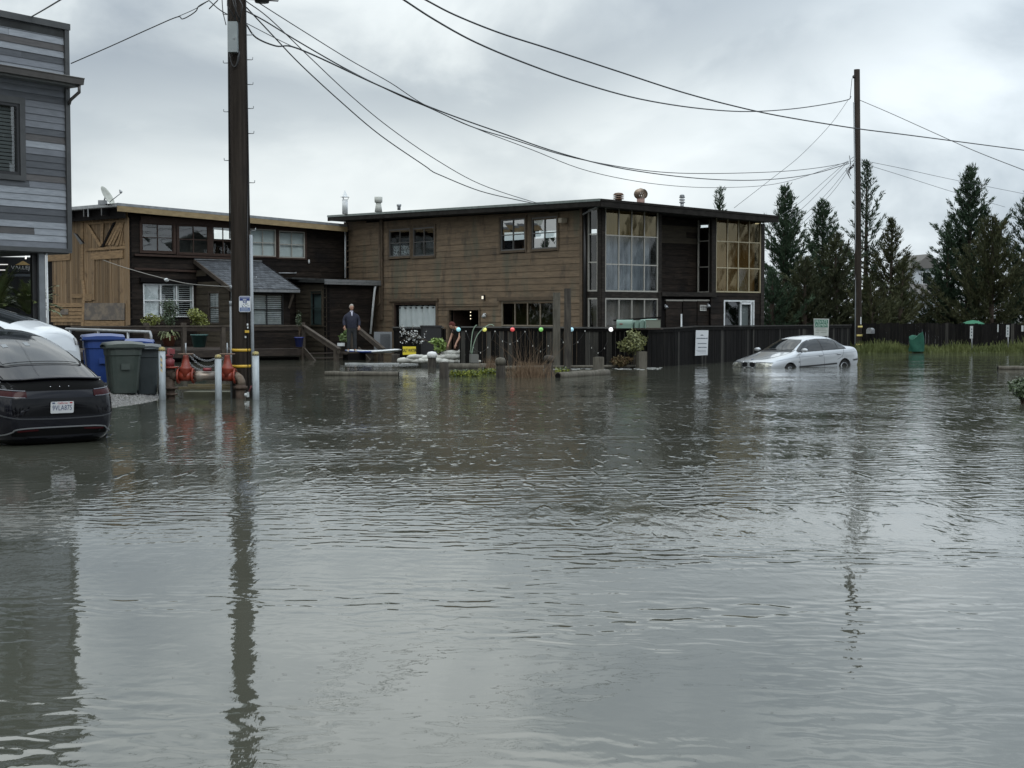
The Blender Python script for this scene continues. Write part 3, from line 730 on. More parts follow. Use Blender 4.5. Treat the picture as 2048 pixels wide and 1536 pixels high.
# the ground floor openings
L1 = pxr(FB, 286, 567, 387, 634); L2 = pxr(FB, 622, 586, 645, 651)
holesB = upw+[L1]
core_wall(FB, 0, tK, Z0, zb_under, holesB, G)
def mB(t, z, r):
    if t < .33+.10*math.sin(z*4.1)+.07*math.sin(z*9): return m_olive
    return m_black
clad(FB, .0, tK, .3, zb_under, holesB, m_black, G, pitch=.205, seed=21, matf=mB, lens=(1.6, 4.2))
for i, wr in enumerate(upw):
    lit = i >= 3
    window(FB, wr, 2, 2, G, frame=m_redbrown if not lit else m_barlight, pane=m_glass, casing=m_redbrown, cw=.085, bar=.032, fr=.045, back='flat' if lit else None, backmat=m_blind, depth=.12, sill=True)
for i in range(3):
    wr = upw[i]   # dim room behind the unlit sashes
    MB().obox(FB.p(wr[0]-.1, wr[2]-.1, -2.0), FB.d*(wr[1]-wr[0]+.2), ZD*(wr[3]-wr[2]+.2), FB.n*.02).build('inner_wall', M('dim_plaster', (.16, .16, .15), .9), G)
polyplank(FB, [(281, 431.5), (466, 443.5), (466, 452), (281, 444.5)], G, m_redbrown, 'lintel', .03, .03)
polyplank(FB, [(500, 449), (612, 457), (612, 463), (500, 455.5)], G, m_redbrown, 'lintel', .03, .03)
polyplank(FB, [(268, 507.5), (470, 515.5), (470, 519), (268, 511.5)], G, m_redbrown, 'sill_board', .03, .09)
polyplank(FB, [(268, 535), (395, 541), (395, 545), (268, 539.5)], G, m_redbrown, 'batten', .03, .05)
polyplank(FB, [(279, 555), (392, 561), (392, 569), (279, 564)], G, m_core, 'lintel', .03, .12)
# shuttered ground floor window: three leaves
lw = window(FB, L1, 3, 2, G, frame=m_white, pane=m_glass, fr=.05, bar=.05, back=None)
ta, tb = L1[0], L1[1]; W3 = (tb-ta)/3
bxx = MB(); bxf(bxx, FB, tb-W3+.03, tb-.05, L1[2]+.05, L1[3]-.05, -.12, -.10); bxx.build('shutter', m_white, lw)
for k in range(2):
    lb = MB(); a = ta+W3*k+.05; b_ = ta+W3*(k+1)-.05
    bxf(lb, FB, a, a+.06, L1[2]+.05, L1[3]-.05, -.12, -.07); bxf(lb, FB, b_-.06, b_, L1[2]+.05, L1[3]-.05, -.12, -.07)
    for q in range(15):
        z = L1[2]+.08+(L1[3]-L1[2]-.18)*q/14; lb.obox(FB.p(a+.06, z, -.11), FB.d*(b_-a-.12), ZD*.012+FB.n*.055, ZD*.014)
    lb.build('louvred_shutter', m_white, lw)
if 0: window(FB, L2, 1, 2, G, frame=M('dark_green_frame', (.02, .035, .032), .5), pane=m_glass, casing=m_olive, cw=.10, back='flat', backmat=M('teal_blind', (.09, .13, .13), .8), depth=.15)
# end wall: barn boards, planks and diagonals
def lzE(t): return zl-.45
core_wall(FE, 0, tE, Z0, lzE, [], G, off=-.02)
m_barn = M('tan_barn_board', (.185, .130, .080), .75, rnd=.34, col2=(.165, .105, .055), ns=3.0, stretch=(4, 4, .5), lo=.4, hi=.66, bump=.005, bs=12, col3=(.10, .065, .04), n3=2.2, lo3=.58, hi3=.72)
m_barnh = M('tan_barn_rail', (.25, .165, .09), .75, rnd=.15, col2=(.16, .105, .06), ns=3.0, stretch=(.7, .7, 5), lo=.4, hi=.66, bump=.005, bs=12)
m_greybarn = M('greyed_panel', (.12, .105, .095), .8, rnd=.1, col2=(.20, .165, .13), ns=1.6, stretch=(1, 1, 2), lo=.45, hi=.6)
# vertical planks over the whole wall first
def vplanks(x0, x1, ytop, ybot, n, off, th=.03, mat=None, parent=G, jit=.004):
    t1, zt = FE.hit(x0, ytop, off); t0, _ = FE.hit(x1, ytop, off); _, zb_ = FE.hit(x0, ybot, off)
    for k in range(n):
        a = t0+(t1-t0)*k/n; b_ = t0+(t1-t0)*(k+1)/n-.016
        m_ = MB(); m_.obox(FE.p(a, zb_, off), FE.d*(b_-a), ZD*(zt-zb_), FE.n*(th+U(-jit, jit)*2.5)); m_.build('plank', mat or m_barn, parent)
vplanks(104, 256, 437, 650, 40, .0)
vplanks(252, 258, 436, 650, 1, .035, .05)
# left field: head rail, mid boards
polyplank(FE, [(93, 510), (141, 505), (141, 520), (93, 523)], G, m_barnh, 'plank', .04, .03)
polyplank(FE, [(162, 445), (168, 444.5), (168, 560), (162, 560)], G, m_barnh, 'plank', .04, .03)
polyplank(FE, [(164, 560), (169, 560), (172, 588), (168, 655), (163, 655), (167, 588)], G, m_barnh, 'plank', .045, .03)
# panel frame on the right field
polyplank(FE, [(172, 446), (252, 439), (252, 443.5), (172, 450)], G, m_barnh, 'plank', .04, .035)
polyplank(FE, [(172, 497), (252, 492), (252, 497), (172, 502)], G, m_barnh, 'plank', .04, .035)
polyplank(FE, [(183, 506), (247, 500), (247, 516), (183, 520)], G, m_barnh, 'plank', .04, .04)
polyplank(FE, [(173, 449), (178, 449), (204, 490), (200, 494)], G, m_barnh, 'plank', .075, .03)
polyplank(FE, [(226, 446), (232, 443), (207, 494), (203, 494)], G, m_core, 'plank', .075, .02)
polyplank(FE, [(202, 446), (208, 446), (206, 488), (202, 488)], G, m_barnh, 'plank', .06, .02)
for k in range(6):   # diagonal lining of the right triangle
    x = 212+k*7
    polyplank(FE, [(x+22-2*k, 445), (x+27-2*k, 445), (x+2, 490-.3*k), (x-3, 490-.3*k)] if k < 3 else [(247, 447+(k-3)*13), (247, 453+(k-3)*13), (x+4, 491), (x-1, 491)], G, m_barnh, 'plank', .042, .02)
polyplank(FE, [(184, 506), (190, 506), (190, 600), (184, 600)], G, m_barn, 'plank', .04, .03)
# lower rails, panels and the scraped grey board
polyplank(FE, [(144, 588), (166, 588), (166, 596), (144, 596)], G, m_barnh, 'plank', .04, .03)
polyplank(FE, [(172, 588), (186, 588), (184, 602), (170, 602)], G, m_barnh, 'plank', .05, .03)
polyplank(FE, [(101, 606.5), (165, 606), (165, 614), (101, 614.5)], G, m_barnh, 'plank', .05, .03)
for k in range(4):
    polyplank(FE, [(103, 617+k*7), (165, 616.5+k*7.3), (165, 622.5+k*7.3), (103, 623+k*7)], G, m_barnh, 'plank', .04, .03)
polyplank(FE, [(170, 606), (250, 606), (250, 640), (170, 640)], G, m_greybarn, 'scraped_panel', .045, .03)
polyplank(FE, [(170, 641.5), (250, 642.5), (250, 652), (170, 652)], G, m_barnh, 'plank', .045, .03)
polyplank(FE, [(121, 618), (137, 618), (137, 629), (121, 629)], G, m_greybarn, 'vent_grille', .075, .02)
polyplank(FE, [(150, 466), (155, 468), (170, 487), (164, 489)], G, m_blackmetal, 'strut', .3, .08)
# back of the wing
FWb = Face(Lb.xy.to_3d()-FL.d*.6-FE.n*.8, FR.d, -FR.n)
core_wall(FWb, 0, tK+.5, Z0, zr-.3, [], G)
# ---------------------------------------------------------------- shed-roofed porch projecting from the wing
tpl, zpt = FB.hit(388, 521, .02); tpr, _ = FB.hit(523, 527, .02)
PJ = 3.3
def eave_pt(px, py):
    t, z = FB.hit(px, py, PJ); return t, z
te_l, ze = eave_pt(463, 577); te_r, _ = eave_pt(599, 580)
tpl2 = tpl; tpr2 = tpr
PT = [FB.p(te_l, ze, PJ), FB.p(te_r, ze, PJ), FB.p(tpr, zpt, .03), FB.p(tpl, zpt, .03)]
slab(PT, .06, m_core, 'porch_roof', G)
# shingle courses
rows, colsn = 15, 15
u0, u1 = PT[1]-PT[0], PT[2]-PT[3]
upn = (PT[1]-PT[0]).cross(PT[3]-PT[0]).normalized()
if upn.z < 0: upn = -upn
shm = None
for i in range(rows):
    for j in range(colsn):
        jj = j+(.5 if i % 2 else 0)
        f0, f1 = jj/colsn, min((jj+1)/colsn, 1.0)
        if i % 2 and j == 0: f0 = 0
        v0, v1 = i/rows, min((i+1.15)/rows, 1)
        q = lambda f, v: (PT[0]+(PT[1]-PT[0])*f)*(1-v)+(PT[3]+(PT[2]-PT[3])*f)*v
        g = .006/ (PT[1]-PT[0]).length
        h1 = .018+U(0, .008)
        P = [q(f0+g, v0)+upn*h1, q(f1-g, v0)+upn*h1, q(f1-g, v1)+upn*.006, q(f0+g, v1)+upn*.006]
        Q = [q(f0+g, v0), q(f1-g, v0), q(f1-g, v1), q(f0+g, v1)]
        MB().add(P+Q, [(0, 1, 2, 3), (0, 4, 5, 1), (1, 5, 6, 2), (3, 7, 4, 0)]).build('shingle', m_shingle, G)
MB().bar(PT[0]+ZD*-.07, PT[1]+ZD*-.07, .10, .11).build('gutter', m_galv, G)
MB().bar(PT[0]+ZD*-.06, PT[3]+ZD*-.04, .06, .16).build('rake_board', m_rail, G)
MB().bar(PT[1]+ZD*-.06, PT[2]+ZD*-.04, .06, .16).build('rake_board', m_core, G)
MB().bar(PT[3]+ZD*.05, PT[2]+ZD*.05, .10, .04).build('ridge_flashing', m_flash, G)
# porch walls
FPL = Face(FB.p(te_l-.15, 0, 0), FB.n, -FR.d)         # left side, t = projection
FPF = Face(FB.p(te_l-.15, 0, PJ-.45), -FB.d, FB.n)    # front, t grows to the right
zsl = lambda t: zpt-(zpt-ze)*t/PJ-.08
dl = pxr(FPL, 418, 583, 440, 648)
core_wall(FPL, .0, PJ-.45, .3, zsl, [dl], G, off=-.0, th=.1)
clad(FPL, 0, PJ-.45, .4, zsl, [dl], m_olive, G, pitch=.24, off=0., seed=31)
window(FPL, dl, 1, 2, G, frame=m_rail, pane=m_glass, fr=.05, back='louver', backmat=m_white, depth=.05, off=.03)
Wp = (te_l-.15)-(te_r+.2)
fw = pxr(FPF, 500, 587, 566, 650)
core_wall(FPF, 0, Wp, .3, ze-.06, [fw], G, th=.1, off=0)
clad(FPF, 0, Wp, .4, ze-.08, [fw], m_black, G, pitch=.21, off=0., seed=33)
window(FPF, fw, 2, 2, G, frame=m_blackmetal, pane=m_glass, fr=.03, bar=.035, back='louver', backmat=m_white, depth=.08, off=.03)
bxx = MB(); bxf(bxx, FPF, fw[0], (fw[0]+fw[1])/2, fw[2], fw[3], -.15, -.13); bxx.build('blind', m_blind, G)
FPR = Face(FB.p(te_r+.2, 0, 0), FB.n, FR.d); core_wall(FPR, 0, PJ-.45, .3, zsl, [], G, th=.1, off=0)
MB().bar(FB.p(te_r+.25, ze-.75, PJ-.42), FB.p(te_r+.2, ze-.12, PJ-.1), .08, .08, up=(1, 0, 0)).build('bracket', m_rail, G)
# little flat canopy and lean-to beside the junction
FX = FB.shift(2.6)
xl, ztop = FX.hit(652, 561); xr, _ = FX.hit(757, 566)
ex = thing('lean_to_shed', 'small black boarded lean-to with flat roof and white downpipe beside the steps', 'shed', FX.p(xl, 0))
A_, B_, C_, D_ = FX.p(xl+.2, ztop, .2), FX.p(xr-.05, ztop-.02, .2), FX.p(xr-.05, ztop+.08, -2.5), FX.p(xl+.2, ztop+.08, -2.5)
slab([A_, B_, C_, D_], .10, m_roof, 'roof', ex)
strip(A_, B_, FX.n, .05, -.06, .04, m_flash, 'roof_edge', ex); strip(A_, B_, FX.n, -.07, -.16, .07, m_galv, 'gutter', ex)
core_wall(FX, xr+.25, xl, Z0, ztop-.12, [], ex); clad(FX, xr+.25, xl, 0, ztop-.12, [], m_black, ex, pitch=.2, seed=41)
FXl = Face(FX.p(xl, 0), -FX.n, -FR.d); L2 = pxr(FXl, 622, 583, 644, 650); core_wall(FXl, 0, 2.5, Z0, ztop-.12, [L2], ex); clad(FXl, 0, 2.5, 0, ztop-.12, [L2], m_olive, ex, pitch=.2, seed=42)
window(FXl, L2, 1, 2, ex, frame=M('dark_green_frame', (.02, .035, .032), .5), pane=m_glass, casing=m_olive, cw=.08, back='flat', backmat=M('teal_blind', (.09, .13, .13), .8), depth=.15)
tubepx(FX, [(750.5, 573), (749, 583), (741, 668)], .05, m_white, 'downpipe', ex, .2)
MB().bar(FB.p(FB.hit(565, 557)[0], FB.hit(565, 557)[1], .4), FB.p(FB.hit(652, 561)[0], FB.hit(652, 561)[1], .4), .8, .07).build('door_canopy', m_roof, G)
polyplank(FB, [(610, 566), (650, 563), (650, 575), (612, 577)], G, m_olive, 'door_header', .3, .1)
tubepx(FB, [(690.5, 455), (690.5, 556)], .04, m_white, 'downpipe', G, .25)
m_ = MB(); t, z = FB.hit(617.5, 522.5, .06); m_.lathe([(.02, -.1), (.04, -.05), (.035, .06), (.0, .08)], FB.p(t, z, .08), 'z', 8); m_.build('wall_lamp', m_white, G)
tubepx(FB, [(557, 546), (592, 546.5), (592, 544)], .025, m_galv, 'conduit', G, .06)
# dish on the roof
dp = at(208, 409, 56.3); dish = thing('satellite_dish', 'pale satellite dish tilted on the roof edge above the barn board wall', 'satellite dish', dp)
m_dish = M('pale_dish', (.38, .39, .34), .5, col2=(.28, .28, .24), ns=6)
MB().box(dp+ZD*.03+Vector((-.05, 0, .04)), .30, .25, .18).build('base', m_galv, dish)
MB().tube([dp+ZD*.1, dp+Vector((.06, 0, .34))], .03).build('mast', m_galv, dish)
dc = at(214, 392, 56.2); ax = Vector((.86, -.12, .50)).normalized(); m_ = MB()
pr = [(.42*k/6, .09*(k/6)**2) for k in range(7)]; m_.lathe(pr+[(.43, .085)]+[(.42*k/6, .09*(k/6)**2-.012) for k in range(6, -1, -1)], dc-ax*.05, ax, 20)
m_.build('reflector', m_dish, dish)
e1 = at(242, 386, 56); m_ = MB(); m_.tube([dc-ZD*.30+ax*.1, e1], .018, 6); m_.build('feed_arm', m_galv, dish)
m_ = MB(); m_.tube([e1+ZD*.06-Vector((.05, 0, 0)), e1+Vector((.04, 0, .02))], .045, 8); m_.tube([e1+Vector((.02, 0, .05)), e1+Vector((-.06, 0, .12))], .03, 6); m_.build('receiver', m_galv, dish)
# ---------------------------------------------------------------- grey plank clad building at the left
GC = at(143, 632, 30.0)
gd = Vector((-.57, -.82, 0)).normalized(); gn = Vector((.82, -.57, 0)).normalized()
GF = Face(GC, gd, gn)                     # t grows towards the camera and left
Q = thing('clad_building', 'grey striped plank clad building overhanging the parked cars', 'building', (GC.x, GC.y, 0))
_, gz1 = GF.hit(139, 52); _, gz0 = GF.hit(147, 501)
greys = [M('light_grey_plank', (.255, .275, .30), .5, rnd=.08, col2=(.19, .205, .225), ns=4, stretch=(1, 1, 6)), M('mid_grey_plank', (.115, .125, .14), .5, rnd=.12, col2=(.15, .16, .18), ns=4, stretch=(1, 1, 6)),
         M('slate_plank', (.045, .049, .056), .5, rnd=.15, col2=(.065, .07, .078), ns=4, stretch=(1, 1, 6)), M('dark_brown_grey_plank', (.050, .046, .045), .5, rnd=.12, col2=(.075, .07, .068), ns=4, stretch=(1, 1, 6))]
m_gtrim = M('charcoal_trim', (.040, .042, .043), .5, col2=(.055, .057, .057), ns=4)
_, zw1 = GF.hit(30, 207); _, zw0 = GF.hit(30, 350); tw0 = GF.hit(39, 300)[0]
gw = [tw0, tw0+1.1, zw0, zw1]
Lg = 9.0
core_wall(GF, 0, Lg, gz0, gz1, [gw], Q, th=.2)
pat = [0, 1, 0, 1, 2, 0, 3, 1, 3, 0]
def gm(t, z, r): return greys[r.choices([0, 1, 2, 3], [.28, .23, .31, .18])[0]]
clad(GF, .09, 3.2, gz0+.03, gz1-.10, [gw], None, Q, pitch=.1365, off=-.03, th=.026, seed=17, matf=gm, lens=(1.3, 5.0))
clad(GF, 3.2, Lg, gz0+.03, gz1-.10, [], None, Q, pitch=.1365*2, off=-.03, th=.026, seed=18, matf=gm, lens=(2, 4))
bxx = MB(); bxf(bxx, GF, -.02, .09, gz0-.02, gz1, -.2, .035); bxx.build('corner_trim', m_gtrim, Q)
bxx = MB(); bxf(bxx, GF, -.04, Lg, gz1-.10, gz1+.03, -.3, .05); bxx.build('parapet_cap', m_gtrim, Q)
bxx = MB(); bxf(bxx, GF, -.02, Lg, gz0-.06, gz0+.03, -.2, .03); bxx.build('base_trim', m_gtrim, Q)
gwin = window(GF, gw, 1, 1, Q, frame=m_blackmetal, pane=m_glass, casing=m_gtrim, cw=.13, fr=.06, back='louver', backmat=M('grey_slat', (.16, .17, .17), .6), depth=.10)
# other faces of the upper floor
GE = Face(GC, Vector((-.82, .57, 0)), Vector((.57, .82, 0)))
core_wall(GE, .06, 8, gz0, gz1, [], Q, th=.2); clad(GE, .06, 8, gz0+.03, gz1, [], None, Q, pitch=.273, off=-.03, seed=19, matf=gm, lens=(2, 4))
cc0 = GF.p(0, 0); 
slab([GF.p(0, gz1-.12), GF.p(Lg, gz1-.12), GF.p(Lg, gz1-.12, -8), GF.p(0, gz1-.12, -8)], .15, m_roof, 'roof', Q)
slab([GF.p(0.02, gz0+.02, -.03), GF.p(Lg, gz0+.02, -.03), GF.p(Lg, gz0+.02, -8), GF.p(0.02, gz0+.02, -8)], .10, M('soffit', (.10, .105, .105), .6), 'soffit', Q)
# canopy with gutter
_, zc_ = GF.hit(139, 165); 
co = .40
m_gut = M('brown_grey_gutter', (.085, .080, .075), .45, col2=(.065, .06, .057), ns=5)
A_ = GF.p(-.06, zc_+.05, co); Bq = GF.p(Lg, zc_+.05, co); 
slab([GF.p(-.03, zc_+.10, .06), GF.p(-.03, zc_+.02, co-.06), GF.p(Lg, zc_+.02, co-.06), GF.p(Lg, zc_+.10, .06)], .06, m_gut, 'canopy', Q)
g_ = MB(); prof = [(0, 0), (.10, 0), (.12, .10), (.14, .13), (.13, .14), (.0, .14)]
P = [GF.p(-.05, zc_-.09+z, co-.06+o) for o, z in prof]; g_.prism(P, GF.d*(Lg+.05)); g_.build('gutter', m_gut, Q)
bxx = MB(); bxf(bxx, GF, -.02, Lg, zc_-.13, zc_-.02, .05, co-.07); bxx.build('canopy_soffit', M('grey_soffit', (.16, .165, .165), .5), Q)
MB().tube([GF.p(.02, zc_-.08, co-.02), GF.p(.02, zc_-.24, co-.02), GF.p(.02, zc_-.38, .09), GF.p(.02, zc_-.46, .05)], .035, 8).build('downpipe', m_gut, Q)
# column and storefront beneath
cpos = at(84, 632, 29.6); m_col = M('grey_column', (.17, .185, .20), .4, metal=.2, col2=(.12, .13, .14), ns=4)
cl = MB(); cl.box((cpos.x, cpos.y, gz0/2-.1), .13, .13, gz0+.3, .6); cl.build('column', m_col, Q)
cl = MB(); cl.tube([(cpos.x+.12, cpos.y-.02, gz0), (cpos.x+.13, cpos.y-.02, -.1)], .022, 8); cl.build('drain_pipe', m_white, Q)
cl = MB(); cl.box((cpos.x-.17, cpos.y+.1, gz0/2-.1), .14, .14, gz0+.3, .6); cl.build('column', m_blackmetal, Q)
SF = Face(at(-60, 632, 31.8), (1, .35), (.35, -1))
sf = MB(); m_store = M('black_storefront', (.010, .011, .013), .3)
bxf(sf, SF, -6, SF.hit(81, 560)[0], -.2, gz0-.05, -.25, -.05); sf.build('storefront_wall', m_store, Q)
sr = pxr(SF, 15, 515, 79, 544, .0)
sf = MB(); bxf(sf, SF, sr[0], sr[1], sr[2], sr[3], -.05, .03); sgn = sf.build('shop_sign', M('sign_black', (.014, .015, .017), .35), Q, label='black shop sign with a golden hill emblem')
def text_mesh(body, size, origin, right, up, mat, name, parent, ext=.003, align='CENTER', spacing=1.0, shear=0, wx=1.0, bold=0.0, local=False, **kw):
    cu = bpy.data.curves.new('txt', 'FONT'); cu.body = body; cu.size = size; cu.extrude = ext; cu.align_x = align; cu.align_y = 'CENTER'; cu.space_character = spacing; cu.shear = shear; cu.offset = bold
    cu.resolution_u = 2
    ob = bpy.data.objects.new('txt', cu); COL.objects.link(ob); dg = bpy.context.evaluated_depsgraph_get()
    me = bpy.data.meshes.new_from_object(ob.evaluated_get(dg)); bpy.data.objects.remove(ob); bpy.data.curves.remove(cu)
    right, up = Vector(right).normalized(), Vector(up).normalized(); nm = right.cross(up)
    mt = Matrix(((right.x*wx, up.x, nm.x, origin[0]), (right.y*wx, up.y, nm.y, origin[1]), (right.z*wx, up.z, nm.z, origin[2]), (0, 0, 0, 1)))
    me.transform(mt); me.materials.clear(); me.materials.append(mat)
    return link(name, me, parent, local, **kw)
m_signtxt = M('sign_white_letters', (.55, .55, .52), .5); m_gold = M('gold_emblem', (.55, .38, .16), .5, col2=(.42, .27, .10), ns=20)
_t, _z = SF.hit(46, 535.5, .035); text_mesh('VALLEJO', .115, SF.p(_t, _z, .035), SF.d, ZD, m_signtxt, 'sign_lettering', sgn, wx=1.12, spacing=1.05)
polyplank(SF, [(30, 530), (38, 526), (46, 521.5), (54, 526), (61, 530)], sgn, m_gold, 'sign_emblem', .035, .01)
for x, y, mt_ in ((51.5, 514, M('lit_tube', (.9, .9, .88), .4, emit=(1, .98, .92), es=1.0)), (71, 514, M('lit_tube_warm', (.8, .78, .72), .4, emit=(1, .92, .82), es=.7))):
    p_ = at(x, y, 31.2); MB().tube([p_+ZD*.045, p_-ZD*.045], .017, 8).build('pendant_lamp', mt_, Q)
for y, xr_ in ((529, 16), (540, 12)):
    polyplank(SF, [(-40, y-.8), (xr_, y-.8), (xr_, y+.8), (-40, y+.8)], Q, M('lit_strip', (.8, .8, .78), .5, emit=(1, .98, .93), es=.55), 'light_strip', .03, .02)
sf = MB(); bxf(sf, SF, -6, SF.hit(81, 560)[0], SF.hit(40, 553)[1], SF.hit(40, 548)[1], -.05, .02); sf.build('shop_rail', M('grey_rail', (.07, .08, .09), .4), Q)
for x in (5, 41, 78):
    sf = MB(); t_ = SF.hit(x, 580)[0]; bxf(sf, SF, t_-.03, t_+.03, .1, SF.hit(40, 553)[1], -.05, .015); sf.build('mullion', m_blackmetal, Q)
polyplank(SF, [(65, 560), (77, 560), (77, 572), (65, 572)], Q, M('poster_white', (.5, .55, .58), .6), 'poster', .0, .02)
# cycads in front of the shop
def frond_plant(name, label, base, n, L, mat, parent=None, spread=.9, leaf=.16, droop=.6, cat='plant', seed=0, up=1.0, width=.02, group=None):
    r = random.Random(seed); t_ = thing(name, label, cat, base, group=group); V = []; Fq = []
    st = MB()
    for k in range(n):
        th = r.uniform(0, 2*math.pi); el = r.uniform(.35, 1.35)*up; l = L*r.uniform(.75, 1.1)
        d = Vector((math.cos(th)*math.cos(el)*spread, math.sin(th)*math.cos(el)*spread, math.sin(el)))
        pts = [Vector(base)]; dd_ = d.copy(); m = 9
        for j in range(m):
            pts.append(pts[-1]+dd_*l/m); dd_ = (dd_+Vector((0, 0, -droop/m*(.6+j*.25)))).normalized()
        st.tube(pts, [.012*(1-j/(m+2)) for j in range(m+1)], 4)
        for j in range(1, m+1):
            for q in range(3):
                p = pts[j-1].lerp(pts[j], q/3); ax_ = (pts[j]-pts[j-1]).normalized(); sd = ax_.cross(Vector((0, 0, 1))).normalized()
                ll = leaf*math.sin(math.pi*min(.95, (j+q/3)/(m+.5)))+.02
                for s_ in (-1, 1):
                    tip = p+sd*s_*ll+ax_*ll*.6+Vector((0, 0, r.uniform(-.02, .03)))
                    b = len(V); w = ax_*width; V += [p-w, p+w, tip+w*.1, tip-w*.1]; Fq.append((b, b+1, b+2, b+3))
    st.build('stem', mat, t_)
    np_mesh('fronds', np.array([tuple(v) for v in V]), np.array(Fq), mat, t_)
    return t_
m_frond = M('cycad_green', (.070, .105, .035), .5, col2=(.13, .15, .055), ns=3)
frond_plant('cycad', 'larger cycad with broad arching fronds at the left edge below the shop sign', at(-8, 622, 30.0), 26, 1.15, m_frond, seed=2, leaf=.17, group=None)
frond_plant('cycad', 'cycad with drooping fronds beside the grey column', at(58, 628, 30.2), 24, .85, m_frond, seed=5, leaf=.15, droop=1.0)
# ================================================================ FENCES, DECK, PILES
m_fence = M('dark_fence_board', (.0065, .006, .006), .8, rnd=.4, col2=(.015, .014, .012), ns=3, stretch=(6, 6, .5), lo=.45, hi=.75, spec=.08)
m_fence2 = M('greyed_fence_board', (.050, .048, .043), .8, rnd=.35, col2=(.026, .025, .023), ns=3, stretch=(6, 6, .5), lo=.4, hi=.7, spec=.08)
m_cap = M('fence_cap', (.10, .10, .095), .7, col2=(.06, .06, .058), ns=4)
m_capd = M('dark_fence_cap', (.040, .037, .034), .7, col2=(.025, .024, .022), ns=4)
def fence(name, label, pts, ztops, bw=.14, z0=-.4, cap=True, seed=1, light=.12, rail=True, jag=.0, capm=None, group=None, postev=2.4):
    r = random.Random(seed); pts = [Vector((p[0], p[1], 0)) for p in pts]
    t_ = thing(name, label, 'fence', pts[0], group=group)
    for (a, b), (za, zb_) in zip(zip(pts, pts[1:]), zip(ztops, ztops[1:])):
        d = (b-a); L = d.length; d.normalize(); n = Vector((d.y, -d.x, 0)); n = n if n.y < 0 else -n
        k = max(1, round(L/bw)); w = L/k
        for i in range(k):
            s0 = i*w+.004; z = za+(zb_-za)*(i+.5)/k-(.0 if not cap else .05)+r.uniform(-jag, jag)
            m_ = MB(); o = r.uniform(0, .012)
            p = a+d*s0+n*o; m_.obox(p+ZD*z0, d*(w-.008), n*.02, ZD*(z-z0))
            m_.build('fence_board', m_fence2 if r.random() < light else m_fence, t_)
        if cap:
            m_ = MB(); q = a+ZD*(za-.045)-n*.04; m_.obox(q, b-a+ZD*(zb_-za), n*.13, ZD*.045); m_.build('top_rail', capm or m_cap, t_)
            m_ = MB(); q = a+ZD*(za-.15)+n*.034; m_.obox(q, b-a+ZD*(zb_-za), n*.025, ZD*.10); m_.build('face_rail', m_fence, t_)
        kk = max(1, int(L/postev))
        for i in range(kk+1):
            m_ = MB(); p = a+d*(L*i/kk)-n*.06; m_.box((p.x, p.y, (z0+za-.06)/2), .09, .09, za-.06-z0, math.atan2(d.y, d.x)); m_.build('fence_post', m_fence, t_)
    return t_
def zt(px, py, Y): return at(px, py, Y).z
f1 = fence('board_fence', 'dark board fence hung with coloured ball lights between the doorway and the mailboxes', [at(922, 632, 46.4).xy, at(1292, 632, 46.0).xy], [zt(922, 652.5, 46.4), zt(1292, 654.5, 46.0)], seed=2, light=.30)
f0 = fence('board_fence', 'short dark fence below the white curtain behind the flowering branch', [at(788, 632, 54.6).xy, at(886, 632, 52.4).xy], [zt(788, 653.5, 54.6), zt(886, 653.5, 52.4)], seed=4, light=.15)
f2 = fence('board_fence', 'black board fence carrying the white notice and running behind the silver sedan', [at(1293, 632, 46.0).xy, at(1345, 632, 47.2).xy, at(1392, 632, 49.0).xy, at(1640, 632, 59.5).xy, at(1700, 632, 63).xy],
           [zt(1293, 656, 46.0), zt(1345, 655, 47.2), zt(1392, 651.5, 49.0), zt(1640, 649.5, 59.5), zt(1700, 649, 63)], seed=6, light=.10, capm=m_capd)
f3 = fence('board_fence', 'long dark fence with an uneven top behind the grassy bank', [at(1701, 632, 66.5).xy, at(2075, 632, 66.0).xy], [zt(1701, 646.5, 66.5), zt(2075, 647.5, 66.0)], bw=.15, seed=9, light=.05, cap=False, jag=.04)
# deck
DO = at(605, 632, 54.0); DF = Face(DO, (-.7798, -.6261), (.6261, -.7798)); tdl = DF.hit(150, 632)[0]
zr_, zf_ = 1.31, .42
dk = thing('wooden_deck', 'brown timber deck with post railing and steps in front of the black wing', 'deck', (DO.x, DO.y, 0))
nb = 26
for k in range(nb):   # floor boards run along the wing
    o0 = -5.6*k/nb; m_ = MB(); m_.obox(DF.p(0, zf_-.04, o0-5.6/nb+.01), DF.d*tdl, DF.n*(5.6/nb-.01), ZD*.04); m_.build('floor_board', m_deck, dk)
m_ = MB(); m_.obox(DF.p(0, zf_-.26, .0), DF.d*tdl, DF.n*.04, ZD*.24); m_.build('edge_beam', m_deck, dk)
m_ = MB(); m_.obox(DF.p(0, -.4, -.3), DF.d*tdl, DF.n*.04, ZD*.5); m_.build('skirt', m_core, dk)
tposts = [0, DF.hit(470, 632)[0]-.6, DF.hit(470, 632)[0]+.5, DF.hit(367, 632)[0], DF.hit(293, 632)[0], DF.hit(193, 632)[0]]
for i, t_ in enumerate(tposts):
    w = .15; m_ = MB(); c = DF.p(t_, 0, .0); z1_ = zr_+(.10 if i in (0, 3, 4) else -.04); m_.box((c.x, c.y, (z1_-.4)/2), w, w, z1_+.4, math.atan2(DF.d.y, DF.d.x)); m_.build('railing_post', m_rail, dk)
m_ = MB(); m_.obox(DF.p(-.05, zr_-.05, -.09), DF.d*(DF.hit(140, 632)[0]), DF.n*.18, ZD*.05); m_.build('top_rail', m_rail, dk)
m_ = MB(); m_.obox(DF.p(-.0, zr_-.20, .02), DF.d*(DF.hit(150, 632)[0]), DF.n*.035, ZD*.14); m_.build('rail_board', m_deck, dk)
tsol = DF.hit(500, 632)[0]
